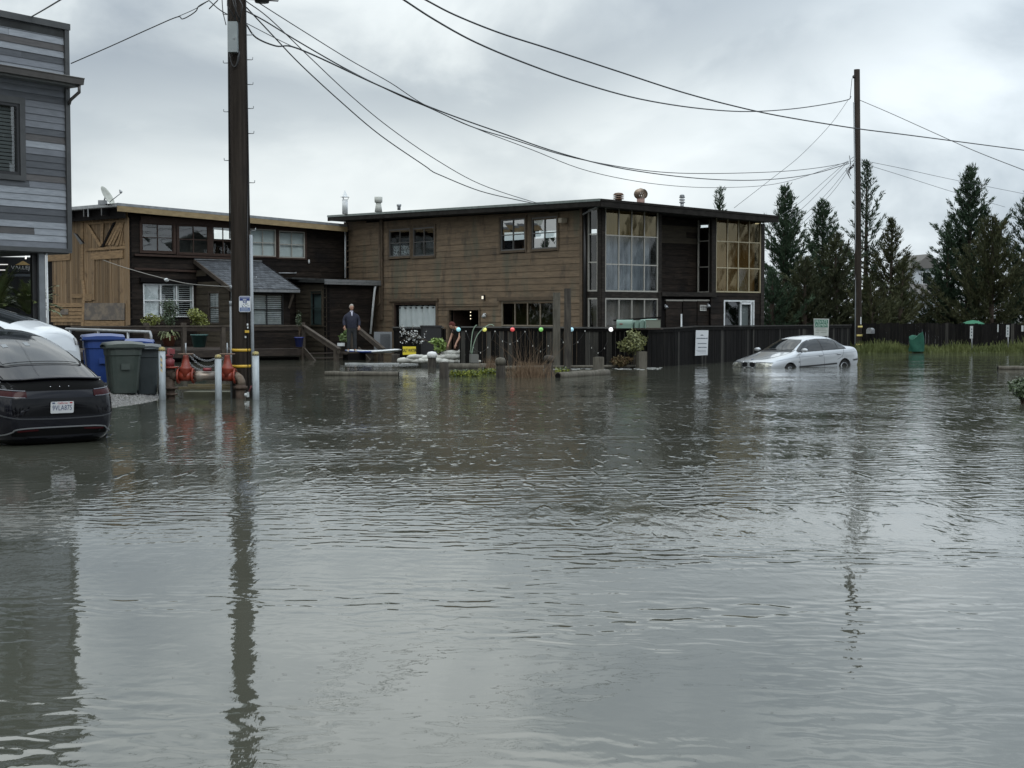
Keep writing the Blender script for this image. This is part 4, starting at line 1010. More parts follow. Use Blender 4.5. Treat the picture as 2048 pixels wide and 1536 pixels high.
for k in range(5):
    za_ = zf_+.02+k*.145; m_ = MB(); m_.obox(DF.p(.08, za_, .0), DF.d*(tsol), DF.n*.03, ZD*.137); m_.build('railing_board', m_black, dk)
# steps: toward the water along the deck normal
SF_ = Face(DF.p(-.02, 0), DF.n, -DF.d)
tR2 = -2.25
for k in range(4):
    z = zf_-.17*(k+1)+.0; m_ = MB(); m_.obox(DF.p(-.05, z-.04, .05+.30*k), -DF.d*2.15, DF.n*.29, ZD*.04); m_.build('step_tread', m_deck, dk)
for tt, (xa, ya, xb, yb) in ((-.0, (607, 651, 679, 698)), (tR2, (716, 655, 768, 698))):
    f_ = Face(DF.p(tt, 0), DF.n, -DF.d)
    a_ = f_.hit(xa, ya); b_ = f_.hit(xb, yb)
    m_ = MB(); m_.bar(f_.p(*a_), f_.p(*b_), .14, .05); m_.build('handrail', m_rail, dk)
    m_ = MB(); m_.bar(f_.p(a_[0]+.1, a_[1]-.16), f_.p(b_[0], b_[1]-.13), .045, .13); m_.build('handrail_board', m_rail, dk)
    c = f_.p(b_[0]-.22, 0); m_ = MB(); m_.box((c.x, c.y, (b_[1]-.45)/2), .15, .15, b_[1]+.35, math.atan2(DF.d.y, DF.d.x)); m_.build('railing_post', m_rail, dk)
    m_ = MB(); m_.bar(f_.p(a_[0]+.0, zf_-.06), f_.p(b_[0], zf_-.06-.57*(b_[0]-a_[0])), .05, .22); m_.build('stringer', m_rail, dk)
c = DF.p(tR2, 0); m_ = MB(); m_.box((c.x, c.y, .4), .15, .15, 1.6, math.atan2(DF.d.y, DF.d.x)); m_.build('railing_post', m_rail, dk)
# steel guard rail pipe in front of the barn boards
pA, pB = at(132, 658, 47.5), at(300, 664, 44.5)
gr = thing('pipe_guardrail', 'grey pipe guard rail with a bent end behind the blue bins', 'guard rail', (pA.x, pA.y, 0))
m_ = MB(); m_.tube([pA, pA.lerp(pB, .5), pB, pB-ZD*.10+(pB-pA)*.012, pB-ZD*.5+(pB-pA)*.014], .045, 8); m_.build('rail', m_galv, gr)
for f_ in (.05, .4, .75): 
    m_ = MB(); q = pA.lerp(pB, f_); m_.tube([q, (q.x, q.y, -.3)], .04, 8); m_.build('post', m_galv, gr)
# piles standing in the water
m_pile = M('weathered_pile', (.070, .062, .052), .85, col2=(.032, .029, .026), ns=3, stretch=(5, 5, .7), lo=.35, hi=.65, bump=.012, bs=9)
m_pilel = M('grey_pile', (.125, .115, .095), .85, col2=(.07, .064, .052), ns=3, stretch=(5, 5, .7), lo=.35, hi=.65, bump=.01, bs=9)
def pile(px, ytop, ybase, wpx, label, mat=None, capm=None, name='timber_pile', square=False, group='timber piles standing in the flood'):
    b = onz(px, ybase); Y = b.y; r = wpx/2/F_PX*Y; z1_ = at(px, ytop, Y).z
    t_ = thing(name, label, 'pile', (b.x, b.y, 0), group=group); m_ = MB()
    if square: m_.box((b.x, b.y, (z1_-.5)/2), 2*r*.9, 2*r*.9, z1_+.5, .3)
    else: m_.lathe([(r, -.5), (r*1.02, 0), (r*.97, z1_*.6), (r, z1_-.02), (r*.9, z1_), (0, z1_+.01)], (b.x, b.y, 0), 'z', 14)
    m_.build('post', mat or m_pile, t_)
    if capm: MB().lathe([(r*1.12, z1_-.10), (r*1.18, z1_+.02), (r*.9, z1_+.08), (0, z1_+.10)], (b.x, b.y, 0), 'z', 14).build('cap', capm, t_)
    return t_
pile(714, 705, 718, 21, 'dark pile under the blue end of the paddle board')
pile(791.5, 708, 724, 17, 'pile carrying the white tip of the paddle board')
pile(864, 709, 735, 17, 'pile with a draped white cloth cap beside the sandbags', capm=M('white_cloth', (.6, .6, .6), .8))
pile(888, 724, 758, 19, 'dark leaning pile left of the yellow green weeds, nearest the viewer')
pile(1001, 722, 756, 18, 'pile with a flat plate on top left of the dry grass clump', capm=m_pilel)
pile(1097.5, 717, 752, 18, 'dark pile with a flat top right of the dry grass clump', capm=m_pile)
pile(1197, 714, 745, 19, 'pale square cut pile behind the right floating log', mat=m_pilel, square=True)
pile(1283, 703, 737, 19, 'grey square post in front of the leafy bush', mat=m_pilel, square=True)
pile(1113, 585, 736, 13, 'shorter of the two tall posts standing before the lit fence', mat=m_pilel, square=True, name='tall_post', group='tall posts before the fence')
pile(1135, 577, 738, 12, 'taller of the two tall posts standing before the lit fence', mat=m_pile, square=True, name='tall_post', group='tall posts before the fence')
def log(x0, y0, x1, y1, r, label, endm=True):
    a, b = onz(x0, y0), onz(x1, y1); z = .045
    a.z = b.z = z; d = (b-a).normalized(); t_ = thing('floating_log', label, 'log', ((a+b)/2)*1.0, group='round logs lying in the water'); m_ = MB()
    pts = [a+(b-a)*k/8+Vector((0, 0, .008*math.sin(k*1.7))) for k in range(9)]
    m_.tube(pts, [r*(1+.05*math.sin(k*2.1)) for k in range(9)], 14); m_.build('trunk', m_pilel, t_)
    e = b if endm > 0 else a; dd_ = d if endm > 0 else -d
    MB().tube([e-dd_*.01, e+dd_*.012], r*.8, 12).build('rotten_end', m_core, t_)
    return t_
log(650, 751, 797, 751.5, .075, 'grey log with a broken right end lying in the water left of centre')
log(1215, 749, 1116, 755.5, .105, 'thick grey log with a hollow left end below the square pile', 1)
log(2075, 739, 1996, 739, .07, 'low grey log at the right edge of the water', 1)
# kerb of the drowned planting bed
kerb = thing('bed_kerb', 'low grey timber kerb between the piles in the water', 'kerb', onz(900, 745))
for x0, y0, x1, y1, r in ((895, 737, 1010, 737, .11), (1010, 740, 1090, 739, .07), (1105, 738, 1290, 736, .05)):
    a, b = onz(x0, y0), onz(x1, y1); a.z = b.z = .06; MB().tube([a, b], r, 10).build('beam', m_pilel, kerb)
# foam boom floating in front of the steps
a, b = onz(690, 727.5), onz(836, 728); pts = [a.lerp(b, k/14)+Vector((0, .12*math.sin(k*.9), .015)) for k in range(15)]
MB().tube(pts, .014, 6).build('floating_hose', m_white, label='thin white hose floating on the water in front of the paddle board', cat='hose')
# sandbags
def bag_mesh():
    m_ = MB(); n, k = 10, 12; vs = []
    for i in range(n+1):
        u = -1+2*i/n; w = (1-abs(u)**3.2)**.5*.95+.05
        for j in range(k):
            th = 2*math.pi*j/k; rr = 1+.06*math.sin(5*th+u*4)+.05*math.sin(9*u)
            vs.append((u*.30, math.cos(th)*.15*w*rr, .075+math.sin(th)*.075*w*rr))
    m_.add(vs, [(i*k+j, i*k+(j+1) % k, (i+1)*k+(j+1) % k, (i+1)*k+j) for i in range(n) for j in range(k)], 0, True)
    m_.f += [tuple(range(k))[::-1], tuple(n*k+j for j in range(k))]; m_.m += [0, 0]; m_.sm += [False]*2
    return m_
m_bag = M('white_sandbag', (.50, .50, .47), .8, rnd=.12, col2=(.36, .36, .33), ns=5)
bg0 = bag_mesh().build('sandbag', m_bag, label='filled white sandbag in the low wet wall before the short fence', cat='sandbag', group='white sandbags walling off the water')
spots = []
for k in range(12):
    spots.append((806+k*13.5, 46.6+.15*math.sin(k), .0))
for k in range(10): spots.append((828+k*13, 46.7, .13))
for k in range(5): spots.append((890+k*12, 46.8, .26))
for i, (px, Yb, z) in enumerate(spots):
    o = bg0 if i == 0 else bg0.copy()
    if i: COL.objects.link(o)
    p = at(px, 700, Yb); o.location = (p.x, Yb, z+.10); o.rotation_euler = (U(-.15, .15), U(-.12, .12), U(-.5, .5)); o.scale = (U(.62, .85), U(.8, 1.1), U(.9, 1.35))
# paddle board
pb = at(746, 703, 53.2); bd = thing('paddle_board', 'blue and white paddle board resting across two piles', 'paddle board', pb)
A_, B_ = at(692, 704.5, 54.6), at(801, 703.5, 51.8); dv = (B_-A_); L = dv.length; dv.normalize(); sd = dv.cross(ZD).normalized(); m_ = MB(); n, k = 26, 12; vs = []
for i in range(n+1):
    u = i/n; w = .36*max(.04, (1-abs(2*u-1)**2.6))**.6; c = A_+dv*L*u+ZD*(.07*(2*u-1)**2+.01)
    for j in range(k):
        th = 2*math.pi*j/k; vs.append(c+sd*math.cos(th)*w+ZD*math.sin(th)*.06*min(1, w*4))
m_.add(vs, [(i*k+j, i*k+(j+1) % k, (i+1)*k+(j+1) % k, (i+1)*k+j) for i in range(n) for j in range(k)], 0, True)
nfull = int(n*.62); nf0 = n*k; m_.m = [0 if (q//k < nfull) else 1 for q in range(n*k)]
# white deck on top along the blue part
for q in range(n*k):
    if math.sin(2*math.pi*((q % k)+.5)/k) > .3: m_.m[q] = 1
m_.add(vs[:k], [tuple(range(k))[::-1]], 0); m_.add(vs[-k:], [tuple(range(k))], 1); m_.build('board', [M('board_blue', (.02, .05, .22), .35), M('board_white', (.62, .64, .66), .35)], bd)
# yellow sign
sg = thing('warning_sign', 'yellow board sign reading SALT WATER leaning above the sandbags', 'sign', at(818, 710, 47.3)); yf = Face(at(805, 632, 47.4), (1, -.03), (-.03, -1))
q = pxr(yf, 805.5, 693, 832, 709.5); bxx = MB(); bxf(bxx, yf, q[0], q[1], q[2], q[3], 0, .02); bxx.build('panel', M('safety_yellow', (.62, .50, .03), .5), sg)
_p = yf.p((q[0]+q[1])/2, (q[2]+q[3])/2, .021); text_mesh('SALT WATER', .155, _p, yf.d, ZD, m_blackmetal, 'lettering', sg, wx=.50, bold=.004)
# black bags and bins beside the gate
bb = thing('black_bin', 'dark lidded bin standing behind the green potted shrub', 'bin', at(865, 700, 51.5)); p = at(862, 700, 51.5)
MB().box((p.x, p.y, .60), .66, .55, 1.30, .2).build('body', m_blackmetal, bb); MB().box((p.x, p.y, 1.28), .72, .62, .06, .2).build('lid', m_blackmetal, bb)
# heat pump beside the steps
hp = thing('outdoor_unit', 'grey ribbed outdoor unit behind the right handrail', 'unit', at(765, 690, 55.0)); hf = Face(at(748, 632, 55), (1, .1), (.1, -1)); q = pxr(hf, 748, 664, 784, 706)
bxx = MB(); bxf(bxx, hf, q[0], q[1], q[2], q[3], -.5, 0); bxx.build('case', M('unit_grey', (.15, .16, .17), .5), hp)
for k in range(9):
    bxx = MB(); t_ = q[0]+.25+(q[1]-q[0]-.3)*k/9; bxf(bxx, hf, t_, t_+.02, q[2]+.1, q[3]-.08, 0, .012); bxx.build('rib', m_blackmetal, hp)
# mailboxes on the fence
mbx = [(1256, 1233, 1263, M('mailbox_green', (.13, .20, .165), .5, rnd=.12), 'long sage green mailbox at the left of the row, with a faded red flag')]
m_mail = MATS['mailbox_green']
shelf = thing('mailbox_shelf', 'dark timber shelf on the fence corner carrying the mailboxes', 'shelf', at(1275, 658, 45.6)); a = at(1228, 657.3, 45.7); b = at(1324, 657.3, 45.3)
MB().bar(a, b, .5, .05).build('shelf_board', m_deck, shelf)
for k in range(5):
    q = a.lerp(b, (k+.5)/5)+ZD*.62+Vector((0, .2, 0)); MB().bar(a.lerp(b, k/5)+ZD*(.26+.02*k)+Vector((0, .25, 0)), a.lerp(b, (k+1)/5)+ZD*(.26+.02*(k+1))+Vector((0, .25, 0)), .04, .05).build('back_rail', m_core, shelf)
def mailbox(px, Yb, w, L, h, rz, label, mat, flag=False, name='mailbox', zb_=None, cat='mailbox', group='mailboxes in a row on the fence'):
    p = at(px, 656.4, Yb) if zb_ is None else Vector((at(px, 650, Yb).x, Yb, zb_)); t_ = thing(name, label, cat, p, rz, group=group); m_ = MB(); n = 10
    prof = [(-w/2, 0)]+[(-w/2*math.cos(math.pi*k/n), h*.5+h*.5*math.sin(math.pi*k/n)) for k in range(n+1)]+[(w/2, 0)]
    m_.prism([Vector((0, y, z)) for y, z in prof], (L, 0, 0)); m_.build('box', mat, t_, local=True)
    m_ = MB(); m_.prism([Vector((L, y*1.06, z*1.03)) for y, z in prof], (.015, 0, 0)); dr_ = m_.build('door', mat, t_, local=True)
    if flag: m_ = MB(); m_.box((L*.3, -w/2-.01, h*.5), .10, .01, .03); m_.build('flag', M('faded_red', (.20, .06, .05), .6), t_, local=True)
    return t_
mailbox(1233.5, 45.35, .26, .50, .27, -.15, 'long sage green mailbox seen side on, with a faded red flag', m_mail, True)
mailbox(1266, 45.75, .18, .45, .25, -1.35, 'first of three green mailboxes seen end on, beside the long one', m_mail)
mailbox(1276.5, 45.7, .18, .45, .25, -1.35, 'middle of three green mailboxes seen end on', m_mail)
mailbox(1287, 45.65, .18, .45, .25, -1.35, 'third green mailbox seen end on, next to the square box', m_mail)
mailbox(1281, 46.1, .24, .50, .30, .05, 'green mailbox behind the others with only its top showing', m_mail)
p = at(1306, 648.5, 45.3); t_ = thing('letter_box', 'square grey green letter box at the right end of the row', 'mailbox', p-ZD*.12, -.05, group='mailboxes in a row on the fence')
MB().box((0, 0, .12), .46, .28, .24).build('box', M('box_grey_green', (.15, .165, .135), .6), t_, local=True); MB().box((0, 0, .248), .48, .30, .018).build('lid', M('box_grey_green', (.15, .165, .135), .6), t_, local=True)
MB().tube([Vector((-.17, -.145, .06)), Vector((-.17, -.15, .06))], .02).build('lock', m_galv, t_, local=True)
# white notice on the fence
nfc = Face(f2.location, (0, 1), (1, 0))
_a, _b = Vector((*at(1392, 632, 49.0).xy, 0)), Vector((*at(1640, 632, 59.5).xy, 0)); _d = (_b-_a).normalized(); _n = Vector((_d.y, -_d.x, 0)); nf = Face(_a, _d, _n)
ns_ = thing('fence_notice', 'tall white printed notice with dark grey lines of text on the black fence', 'notice', nf.p(0, .3, .1))
nf2 = Face(at(1390, 632, 48.6), (1, .45), (.45, -1))
P = [(1391.5, 660.5), (1416.5, 660.5), (1414.8, 710), (1389.8, 711.5)]
polyplank(nf2, P, ns_, M('notice_white', (.50, .52, .54), .6), 'panel', .0, .015)
m_ink = M('notice_ink', (.07, .09, .11), .7); m_inkl = M('notice_ink_pale', (.20, .22, .25), .7)
def lines(y, x0, x1, h, m): polyplank(nf2, [(x0, y-h/2), (x1, y-h/2), (x1, y+h/2), (x0, y+h/2)], ns_, m, 'print_line', .016, .002)
polyplank(nf2, [(1400.5, 671), (1402, 669.6), (1404, 669), (1406, 669.6), (1407.3, 671), (1405, 671.2), (1402.5, 671.2)], ns_, m_ink, 'emblem', .016, .002)
def words(y, x0, x1, h, m, seed):
    r = random.Random(seed); x = x0
    while x < x1:
        w = r.uniform(.6, 1.3); m2 = MB(); 
        polyplank(nf2, [(x, y-h/2*r.uniform(.6, 1)), (x+w, y-h/2), (x+w, y+h/2), (x, y+h/2)], ns_, m, 'print_mark', .016, .002); x += w+r.uniform(.25, .6)
words(676.7, 1393, 1414, 2.2, m_ink, 1); words(687, 1395.5, 1413.5, 1.8, m_ink, 2); words(694.7, 1396, 1413, 2.2, m_ink, 3)
lines(700.8, 1392.5, 1412, .7, m_inkl); lines(703, 1395, 1412, .7, m_inkl); lines(705.8, 1400, 1412, .5, m_inkl)
# private easement sign
es = thing('easement_sign', 'green and white sign reading PRIVATE EASEMENT above the silver sedan roof', 'sign', at(1642, 700, 56.0)); ef = Face(at(1642, 632, 56), (1, .05), (.05, -1))
polyplank(ef, [(1627.2, 637), (1658, 637.6), (1656.5, 672), (1628, 672)], es, M('sign_white', (.42, .44, .42), .6, col2=(.34, .36, .34), ns=8), 'panel', 0, .02)
polyplank(ef, [(1629.2, 639), (1656, 639.3), (1655.8, 654.7), (1629.2, 654.7)], es, M('sign_green', (.022, .105, .070), .5), 'green_field', .021, .004)
for s_, y, h in (('PRIVATE', 643.7, .165), ('EASEMENT', 650.6, .165)):
    t_, z_ = ef.hit(1642.5, y, .026); text_mesh(s_, h, ef.p(t_, z_, .026), ef.d, ZD, M('sign_letter', (.40, .50, .44), .6), 'lettering', es, wx=.78 if s_ == 'PRIVATE' else .70)
for x0, y, x1 in ((1632, 658, 1652), (1631, 661.5, 1654), (1631, 665, 1638), (1641, 665, 1653)):
    polyplank(ef, [(x0, y-.6), (x1, y-.6), (x1, y+.6), (x0, y+.6)], es, M('sign_small_print', (.22, .25, .22), .6), 'print_line', .021, .003)
for x in (1630, 1655): 
    q = at(x, 672, 56.06); MB().tube([q+ZD*.6, (q.x, q.y, -.4)], .03, 6).build('leg', m_galv, es)

foam = MB()
for k in range(150):
    px = rng.uniform(985, 1330); c = onz(px, 736.5+U(-1.6, 2.6), .004); foam.box(c, U(.03, .16), U(.02, .06), .008, U(-.3, .3))
foam.build('foam_line', M('wet_foam', (.42, .43, .42), .5), kind='stuff', label='thin broken line of pale foam along the drowned kerb')
# ================================================================ UTILITY POLES, VALVES, BOLLARDS, BINS
m_polew = M('dark_creosoted_pole', (.018, .014, .011), .75, col2=(.040, .032, .026), ns=2.2, stretch=(8, 8, .35), lo=.35, hi=.7, bump=.012, bs=14, col3=(.018, .014, .012), n3=1.0, lo3=.5, hi3=.7)
m_yel = M('yellow_band', (.58, .36, .03), .5, col2=(.45, .30, .05), ns=8)
m_conduit = M('grey_conduit', (.27, .29, .31), .5, col2=(.20, .22, .235), ns=2, stretch=(3, 3, .6))
def pxo(x, y, Y): return at(x, y, Y)
PY = 28.8
P1 = thing('utility_pole', 'thick dark wooden utility pole with yellow bands, nearest the viewer', 'utility pole', (at(484, 790, PY).x, PY, 0))
base = at(484.5, 790, PY); top = at(474.5, 5, PY)
lean = Vector(((top.x-base.x)/(top.z-base.z), 0, 1))
def onpole(z): return Vector((base.x, PY, base.z))+lean*(z-base.z)
zs = [-.5, 0, 1, 2, 4, 6, 8, 10.5]; m_ = MB(); m_.tube([onpole(z) for z in zs], [.205-.0042*(z+.5)*1.0-(.0 if z < 2 else .0) for z in zs], 22); m_.build('shaft', m_polew, P1)
def ring(z, h, mat, name): m_ = MB(); m_.tube([onpole(z-h/2), onpole(z+h/2)], .205-.0042*z+.006, 22); m_.build(name, mat, P1)
ring(at(484, 700, PY).z, .055, m_yel, 'yellow_band'); ring(at(484, 732, PY).z, .055, m_yel, 'yellow_band')
fr_ = Face(onpole(2)-Vector((0, .21, 0)), (1, 0), (0, -1))
bxx = MB(); q = pxr(fr_, 490, 660.5, 500, 665.5); bxf(bxx, fr_, q[0], q[1]-.02, q[2], q[3], -.02, .012); bxx.build('yellow_tag', m_yel, P1)
for y0, y1, x in ((647, 651, 495), (653, 657, 495.5), (672, 676, 491)):
    bxx = MB(); q = pxr(fr_, x-1.3, y0, x+1.3, y1); bxf(bxx, fr_, q[0], q[1], q[2], q[3], -.02, .006); bxx.build('number_tag', m_white, P1)
# steps
for side, ys_ in ((1, [70, 119.5, 169, 217, 267, 365.5, 461, 557]), (-1, [29, 126, 223.5, 321])):
    for y in ys_:
        z = at(484, y, PY).z; c = onpole(z); rr = .205-.0042*z; m_ = MB(); x0 = c.x+side*(rr-.03)
        m_.tube([(x0, PY, z), (c.x+side*(rr+.10), PY, z), (c.x+side*(rr+.115), PY, z+.005), (c.x+side*(rr+.12), PY, z+.05)], .009, 6); m_.build('climbing_step', m_galv, P1)
# conduits
zt1 = at(505, 470, PY).z; c = at(505.5, 700, PY-.05)
MB().tube([(c.x, c.y, -.4), (c.x-.02, c.y, zt1)], .036, 10).build('conduit', m_conduit, P1)
c = at(463.5, 700, PY-.05); zt2 = at(463, 606, PY).z
MB().tube([(c.x, c.y, -.4), (c.x, c.y, zt2)], .036, 10).build('conduit', m_conduit, P1)
MB().tube([(c.x, c.y, zt2-.05), (c.x, c.y, zt2+.04)], .045, 10).build('conduit_collar', m_conduit, P1)
c2 = at(464, 575, PY-.05); MB().tube([(c.x, c.y, zt2), (c2.x, c2.y, c2.z-.02), (c2.x, c2.y, c2.z+.02)], .018, 6).build('service_mast', m_conduit, P1)
m_ = MB(); m_.lathe([(.0, -.05), (.05, -.04), (.06, .0), (.05, .05), (0, .06)], c2, (1, 0, .3), 10); m_.build('weatherhead', m_galv, P1)
MB().tube([onpole(at(0, 460, PY).z)+Vector((.20, -.05, 0)), onpole(8.5)+Vector((.175, -.04, 0))], .012, 6).build('riser_cable', m_blackmetal, P1)
MB().tube([onpole(.2)+Vector((.15, -.15, 0)), onpole(3)+Vector((.16, -.14, 0)), onpole(4.6)+Vector((.19, -.05, 0))], .009, 5).build('riser_cable', m_blackmetal, P1)
MB().tube([onpole(3.2)+Vector((-.20, -.05, 0)), onpole(9.5)+Vector((-.165, -.05, 0))], .016, 6).build('riser_cable', m_blackmetal, P1)
# box, coil
fb_ = Face(onpole(7)-Vector((0, .22, 0)), (1, 0), (0, -1)); q = pxr(fb_, 455.5, 43, 474, 104, .12); bxx = MB(); bxf(bxx, fb_, q[0], q[1], q[2], q[3], -.02, .14); bx_ = bxx.build('equipment_box', M('box_grey', (.25, .28, .28), .5, col2=(.20, .22, .225), ns=3), P1)
cl_ = fb_.p(q[1]-.05, (q[2]+q[3])/2-.03, .14); MB().tube([cl_, cl_-Vector((0, .015, 0))], .018, 10).build('box_latch', m_galv, bx_)
for k in range(4):
    m_ = MB(); cz = at(470, 118+k*3, PY).z; pts = []
    for j in range(17):
        th = -math.pi*j/16; pts.append(onpole(cz)+Vector((-.03+.10*math.cos(th)*(1-.08*k), -.21-.01*k, .30*math.sin(th)*(1-.08*k)+.12)))
    m_.tube(pts, .013, 5); m_.build('cable_loop', m_blackmetal, P1)
for k, (xa, xb) in enumerate(((452, 474), (458, 480), (462, 470), (466, 478))):
    a, b = at(xa+3, -20, PY-.2), at(xb, 45, PY-.25); mid = (a+b)/2+Vector((-.08+.07*k, -.08, 0)); m_ = MB(); m_.tube([a, mid.lerp(a, .3), mid, b], .012, 5); m_.build('riser_cable', m_blackmetal, P1)
# blue pole sign
q = pxr(fr_, 478, 592, 501, 624, .02); sgp = MB(); r_ = .03; c0, c1_, d0, d1 = q
def rrect(face, a, b, c, d, r, off, n=4):
    P = []
    for cx__, cz__, s in ((b-r, d-r, 0), (a+r, d-r, 1), (a+r, c+r, 2), (b-r, c+r, 3)):
        for k in range(n+1):
            th = math.pi/2*(s+k/n); P.append(face.p(cx__+r*math.cos(th), cz__+r*math.sin(th), off))
    return P
ps = thing('tsunami_sign', 'small blue and white rounded sign fixed to the near utility pole', 'sign', fr_.p((c0+c1_)/2, c0*0+d0, .02))
MB().prism(rrect(fr_, c0, c1_, d0, d1, .03, .02), fr_.n*.006).build('panel', M('sign_rim_white', (.60, .62, .64), .5), ps)
W_, H_ = c1_-c0, d1-d0; e_ = .012
def sbox(a, b, c, d, mat, name, o=.0275):
    bxx = MB(); bxf(bxx, fr_, c0+e_+(W_-2*e_)*a, c0+e_+(W_-2*e_)*b, d0+e_+(H_-2*e_)*c, d0+e_+(H_-2*e_)*d, o-.001, o); return bxx.build(name, mat, ps)
m_sb = M('sign_blue', (.012, .032, .16), .5); m_sb2 = M('sign_mid_blue', (.05, .10, .25), .5); m_sk = M('sign_sketch_dark', (.06, .085, .06), .6)
sbox(0, 1, .72, 1, m_sb, 'blue_field'); sbox(.32, .70, .58, .72, m_sb, 'blue_field'); sbox(0, 1, 0, .26, m_sb2, 'blue_field'); sbox(.08, .92, .055, .075, m_sw if 'm_sw' in globals() else m_white, 'print_line', .029); sbox(.08, .9, .13, .15, m_white, 'print_line', .029); sbox(.1, .85, .19, .21, m_white, 'print_line', .029)
sbox(.05, .95, .90, .93, m_white, 'print_line', .029); sbox(.32, .68, .80, .83, m_white, 'print_line', .029); sbox(.34, .66, .74, .77, m_white, 'print_line', .029); sbox(.40, .60, .62, .68, m_white, 'arrow_mark', .029)
rr_ = random.Random(3)
for k in range(14):
    a = rr_.uniform(0, .88); c = rr_.uniform(.27, .50); sbox(a, a+rr_.uniform(.04, .12), c, c+rr_.uniform(.02, .06), m_sk if k % 3 else m_sb2, 'print_mark', .028+.0002*k)
# bollards
m_boll = M('pale_blue_grey_post', (.36, .40, .42), .5, col2=(.27, .30, .32), ns=5, stretch=(3, 3, 1))
def bollard(px, yt_, yb_, label, side_marks=False):
    b = onz(px, yb_); z1_ = at(px, yt_, b.y).z; t_ = thing('bollard', label, 'bollard', (b.x, b.y, 0), group='pale bollards round the red valves'); r = .066
    m_ = MB(); m_.lathe([(r, -.4), (r, z1_-.02)], (b.x, b.y, 0), 'z', 18); m_.build('post', m_boll, t_)
    MB().lathe([(r*1.05, z1_-.05), (r*1.05, z1_-.02), (r*.85, z1_+.02), (r*.4, z1_+.03), (0, z1_+.035)], (b.x, b.y, 0), 'z', 18).build('yellow_cap', M('scuffed_cap_yellow', (.36, .29, .10), .6, col2=(.20, .18, .12), ns=22, lo=.4, hi=.6), t_)
    for k in range(5):   # black slants on the cap band
        th = -2.9+k*.62; P = []
        for a_, z in ((th, z1_-.05), (th+.3, z1_-.05), (th+.52, z1_-.018), (th+.22, z1_-.018)): P.append(Vector((b.x+math.cos(a_)*r*1.07, b.y+math.sin(a_)*r*1.07, z)))
        MB().add(P, [(0, 1, 2, 3)]).build('cap_stripe', m_blackmetal, t_)
    if side_marks:
        for k in range(6):
            z = z1_-.16-k*.052; P = []
            for a_, dz_ in ((-1.75, .03), (-1.25, -.01), (-1.25, -.06), (-1.75, -.02)): P.append(Vector((b.x+math.cos(a_)*r*1.02, b.y+math.sin(a_)*r*1.02, z+dz_)))
            MB().add(P, [(3, 2, 1, 0)]).build('tape_stripe', m_yel if k % 2 else m_blackmetal, t_)
    return t_
bollard(325, 697, 799, 'left bollard with a column of yellow and black tape', True)  # nearest to the bins
bollard(437, 712, 799, 'middle bollard standing between the two red valves')
bollard(512, 706, 799, 'right bollard beside the utility pole')
# backflow valve assembly
VY = 28.42
va = thing('valve_assembly', 'red and rust brown water valve assembly chained behind the bollards', 'valve', (at(410, 790, VY).x, VY, 0))
m_vred = M('valve_red', (.23, .034, .015), .45, col2=(.16, .024, .013), ns=8); m_vpink = M('valve_faded_red', (.21, .032, .038), .5, col2=(.13, .024, .028), ns=8)
m_vbr = M('valve_brown', (.050, .036, .028), .6, col2=(.09, .065, .05), ns=8); m_steel = M('bare_pipe', (.26, .23, .20), .35, metal=.5, col2=(.17, .13, .10), ns=5)
def vp(x, y, Y=VY): return at(x, y, Y)
zp = vp(372, 752).z
def xx(px): return vp(px, 752).x
m_ = MB(); m_.tube([(xx(341), VY, -.3), (xx(341), VY, zp-.02)], .085, 14); m_.lathe([(.15, 0), (.15, .04)], (xx(341), VY, vp(341, 778).z), 'z', 16); m_.lathe([(.14, 0), (.14, .035)], (xx(341), VY, vp(341, 790).z), 'z', 16); m_.tube([(xx(341), VY, zp), (xx(357), VY, zp)], .10, 14); m_.build('riser', m_vbr, va)
MB().lathe([(.155, 0), (.155, .03)], (xx(342), VY, zp+.16), 'z', 18).build('flange', m_vred, va)
m_ = MB(); m_.lathe([(.085, zp-.02), (.10, zp+.16)], (xx(341), VY, 0), 'z', 14); m_.build('riser_neck', m_vbr, va)
m_ = MB(); m_.lathe([(.09, 0), (.095, .13), (.06, .15), (.06, .19), (.085, .20), (.085, .23), (.05, .25), (.055, .36), (0, .37)], (xx(340), VY, zp+.19), 'z', 12); m_.box((xx(346), VY-.05, zp+.49), .10, .1, .10, .3); m_.build('relief_valve', m_vpink, va)
for cx__ in (372, 455):
    x = xx(cx__); g = MB()
    g.tube([(x-.14, VY, zp), (x+.14, VY, zp)], .105, 16)
    g.lathe([(.11, -.02), (.115, .10), (.13, .14), (.13, .17), (.10, .19), (.07, .30), (.055, .36), (.06, .40), (.04, .42)], (x, VY, zp), 'z', 14)
    vb = g.build('gate_valve', m_vred, va)
    for s_ in (-1, 1):
        MB().tube([(x+s_*.13, VY, zp), (x+s_*.165, VY, zp)], .155, 20).build('flange', m_vred, vb)
        for k in range(10):
            th = 2*math.pi*k/10; MB().tube([(x+s_*.165, VY+math.cos(th)*.125, zp+math.sin(th)*.125), (x+s_*.185, VY+math.cos(th)*.125, zp+math.sin(th)*.125)], .014, 6).build('bolt', m_vbr, vb)
    zw = zp+.44; m_ = MB(); m_.tube([(x, VY, zp+.38), (x, VY, zw+.22)], .016, 8); m_.build('stem', m_galv, vb)
    m_ = MB(); pts = [(x+.145*math.cos(2*math.pi*k/20), VY+.145*math.sin(2*math.pi*k/20), zw) for k in range(21)]; m_.tube(pts, .012, 6)
    for k in range(3): m_.tube([(x-.14*math.cos(k*1.05), VY-.14*math.sin(k*1.05), zw), (x+.14*math.cos(k*1.05), VY+.14*math.sin(k*1.05), zw)], .010, 5)
    m_.build('handwheel', m_rust, vb)
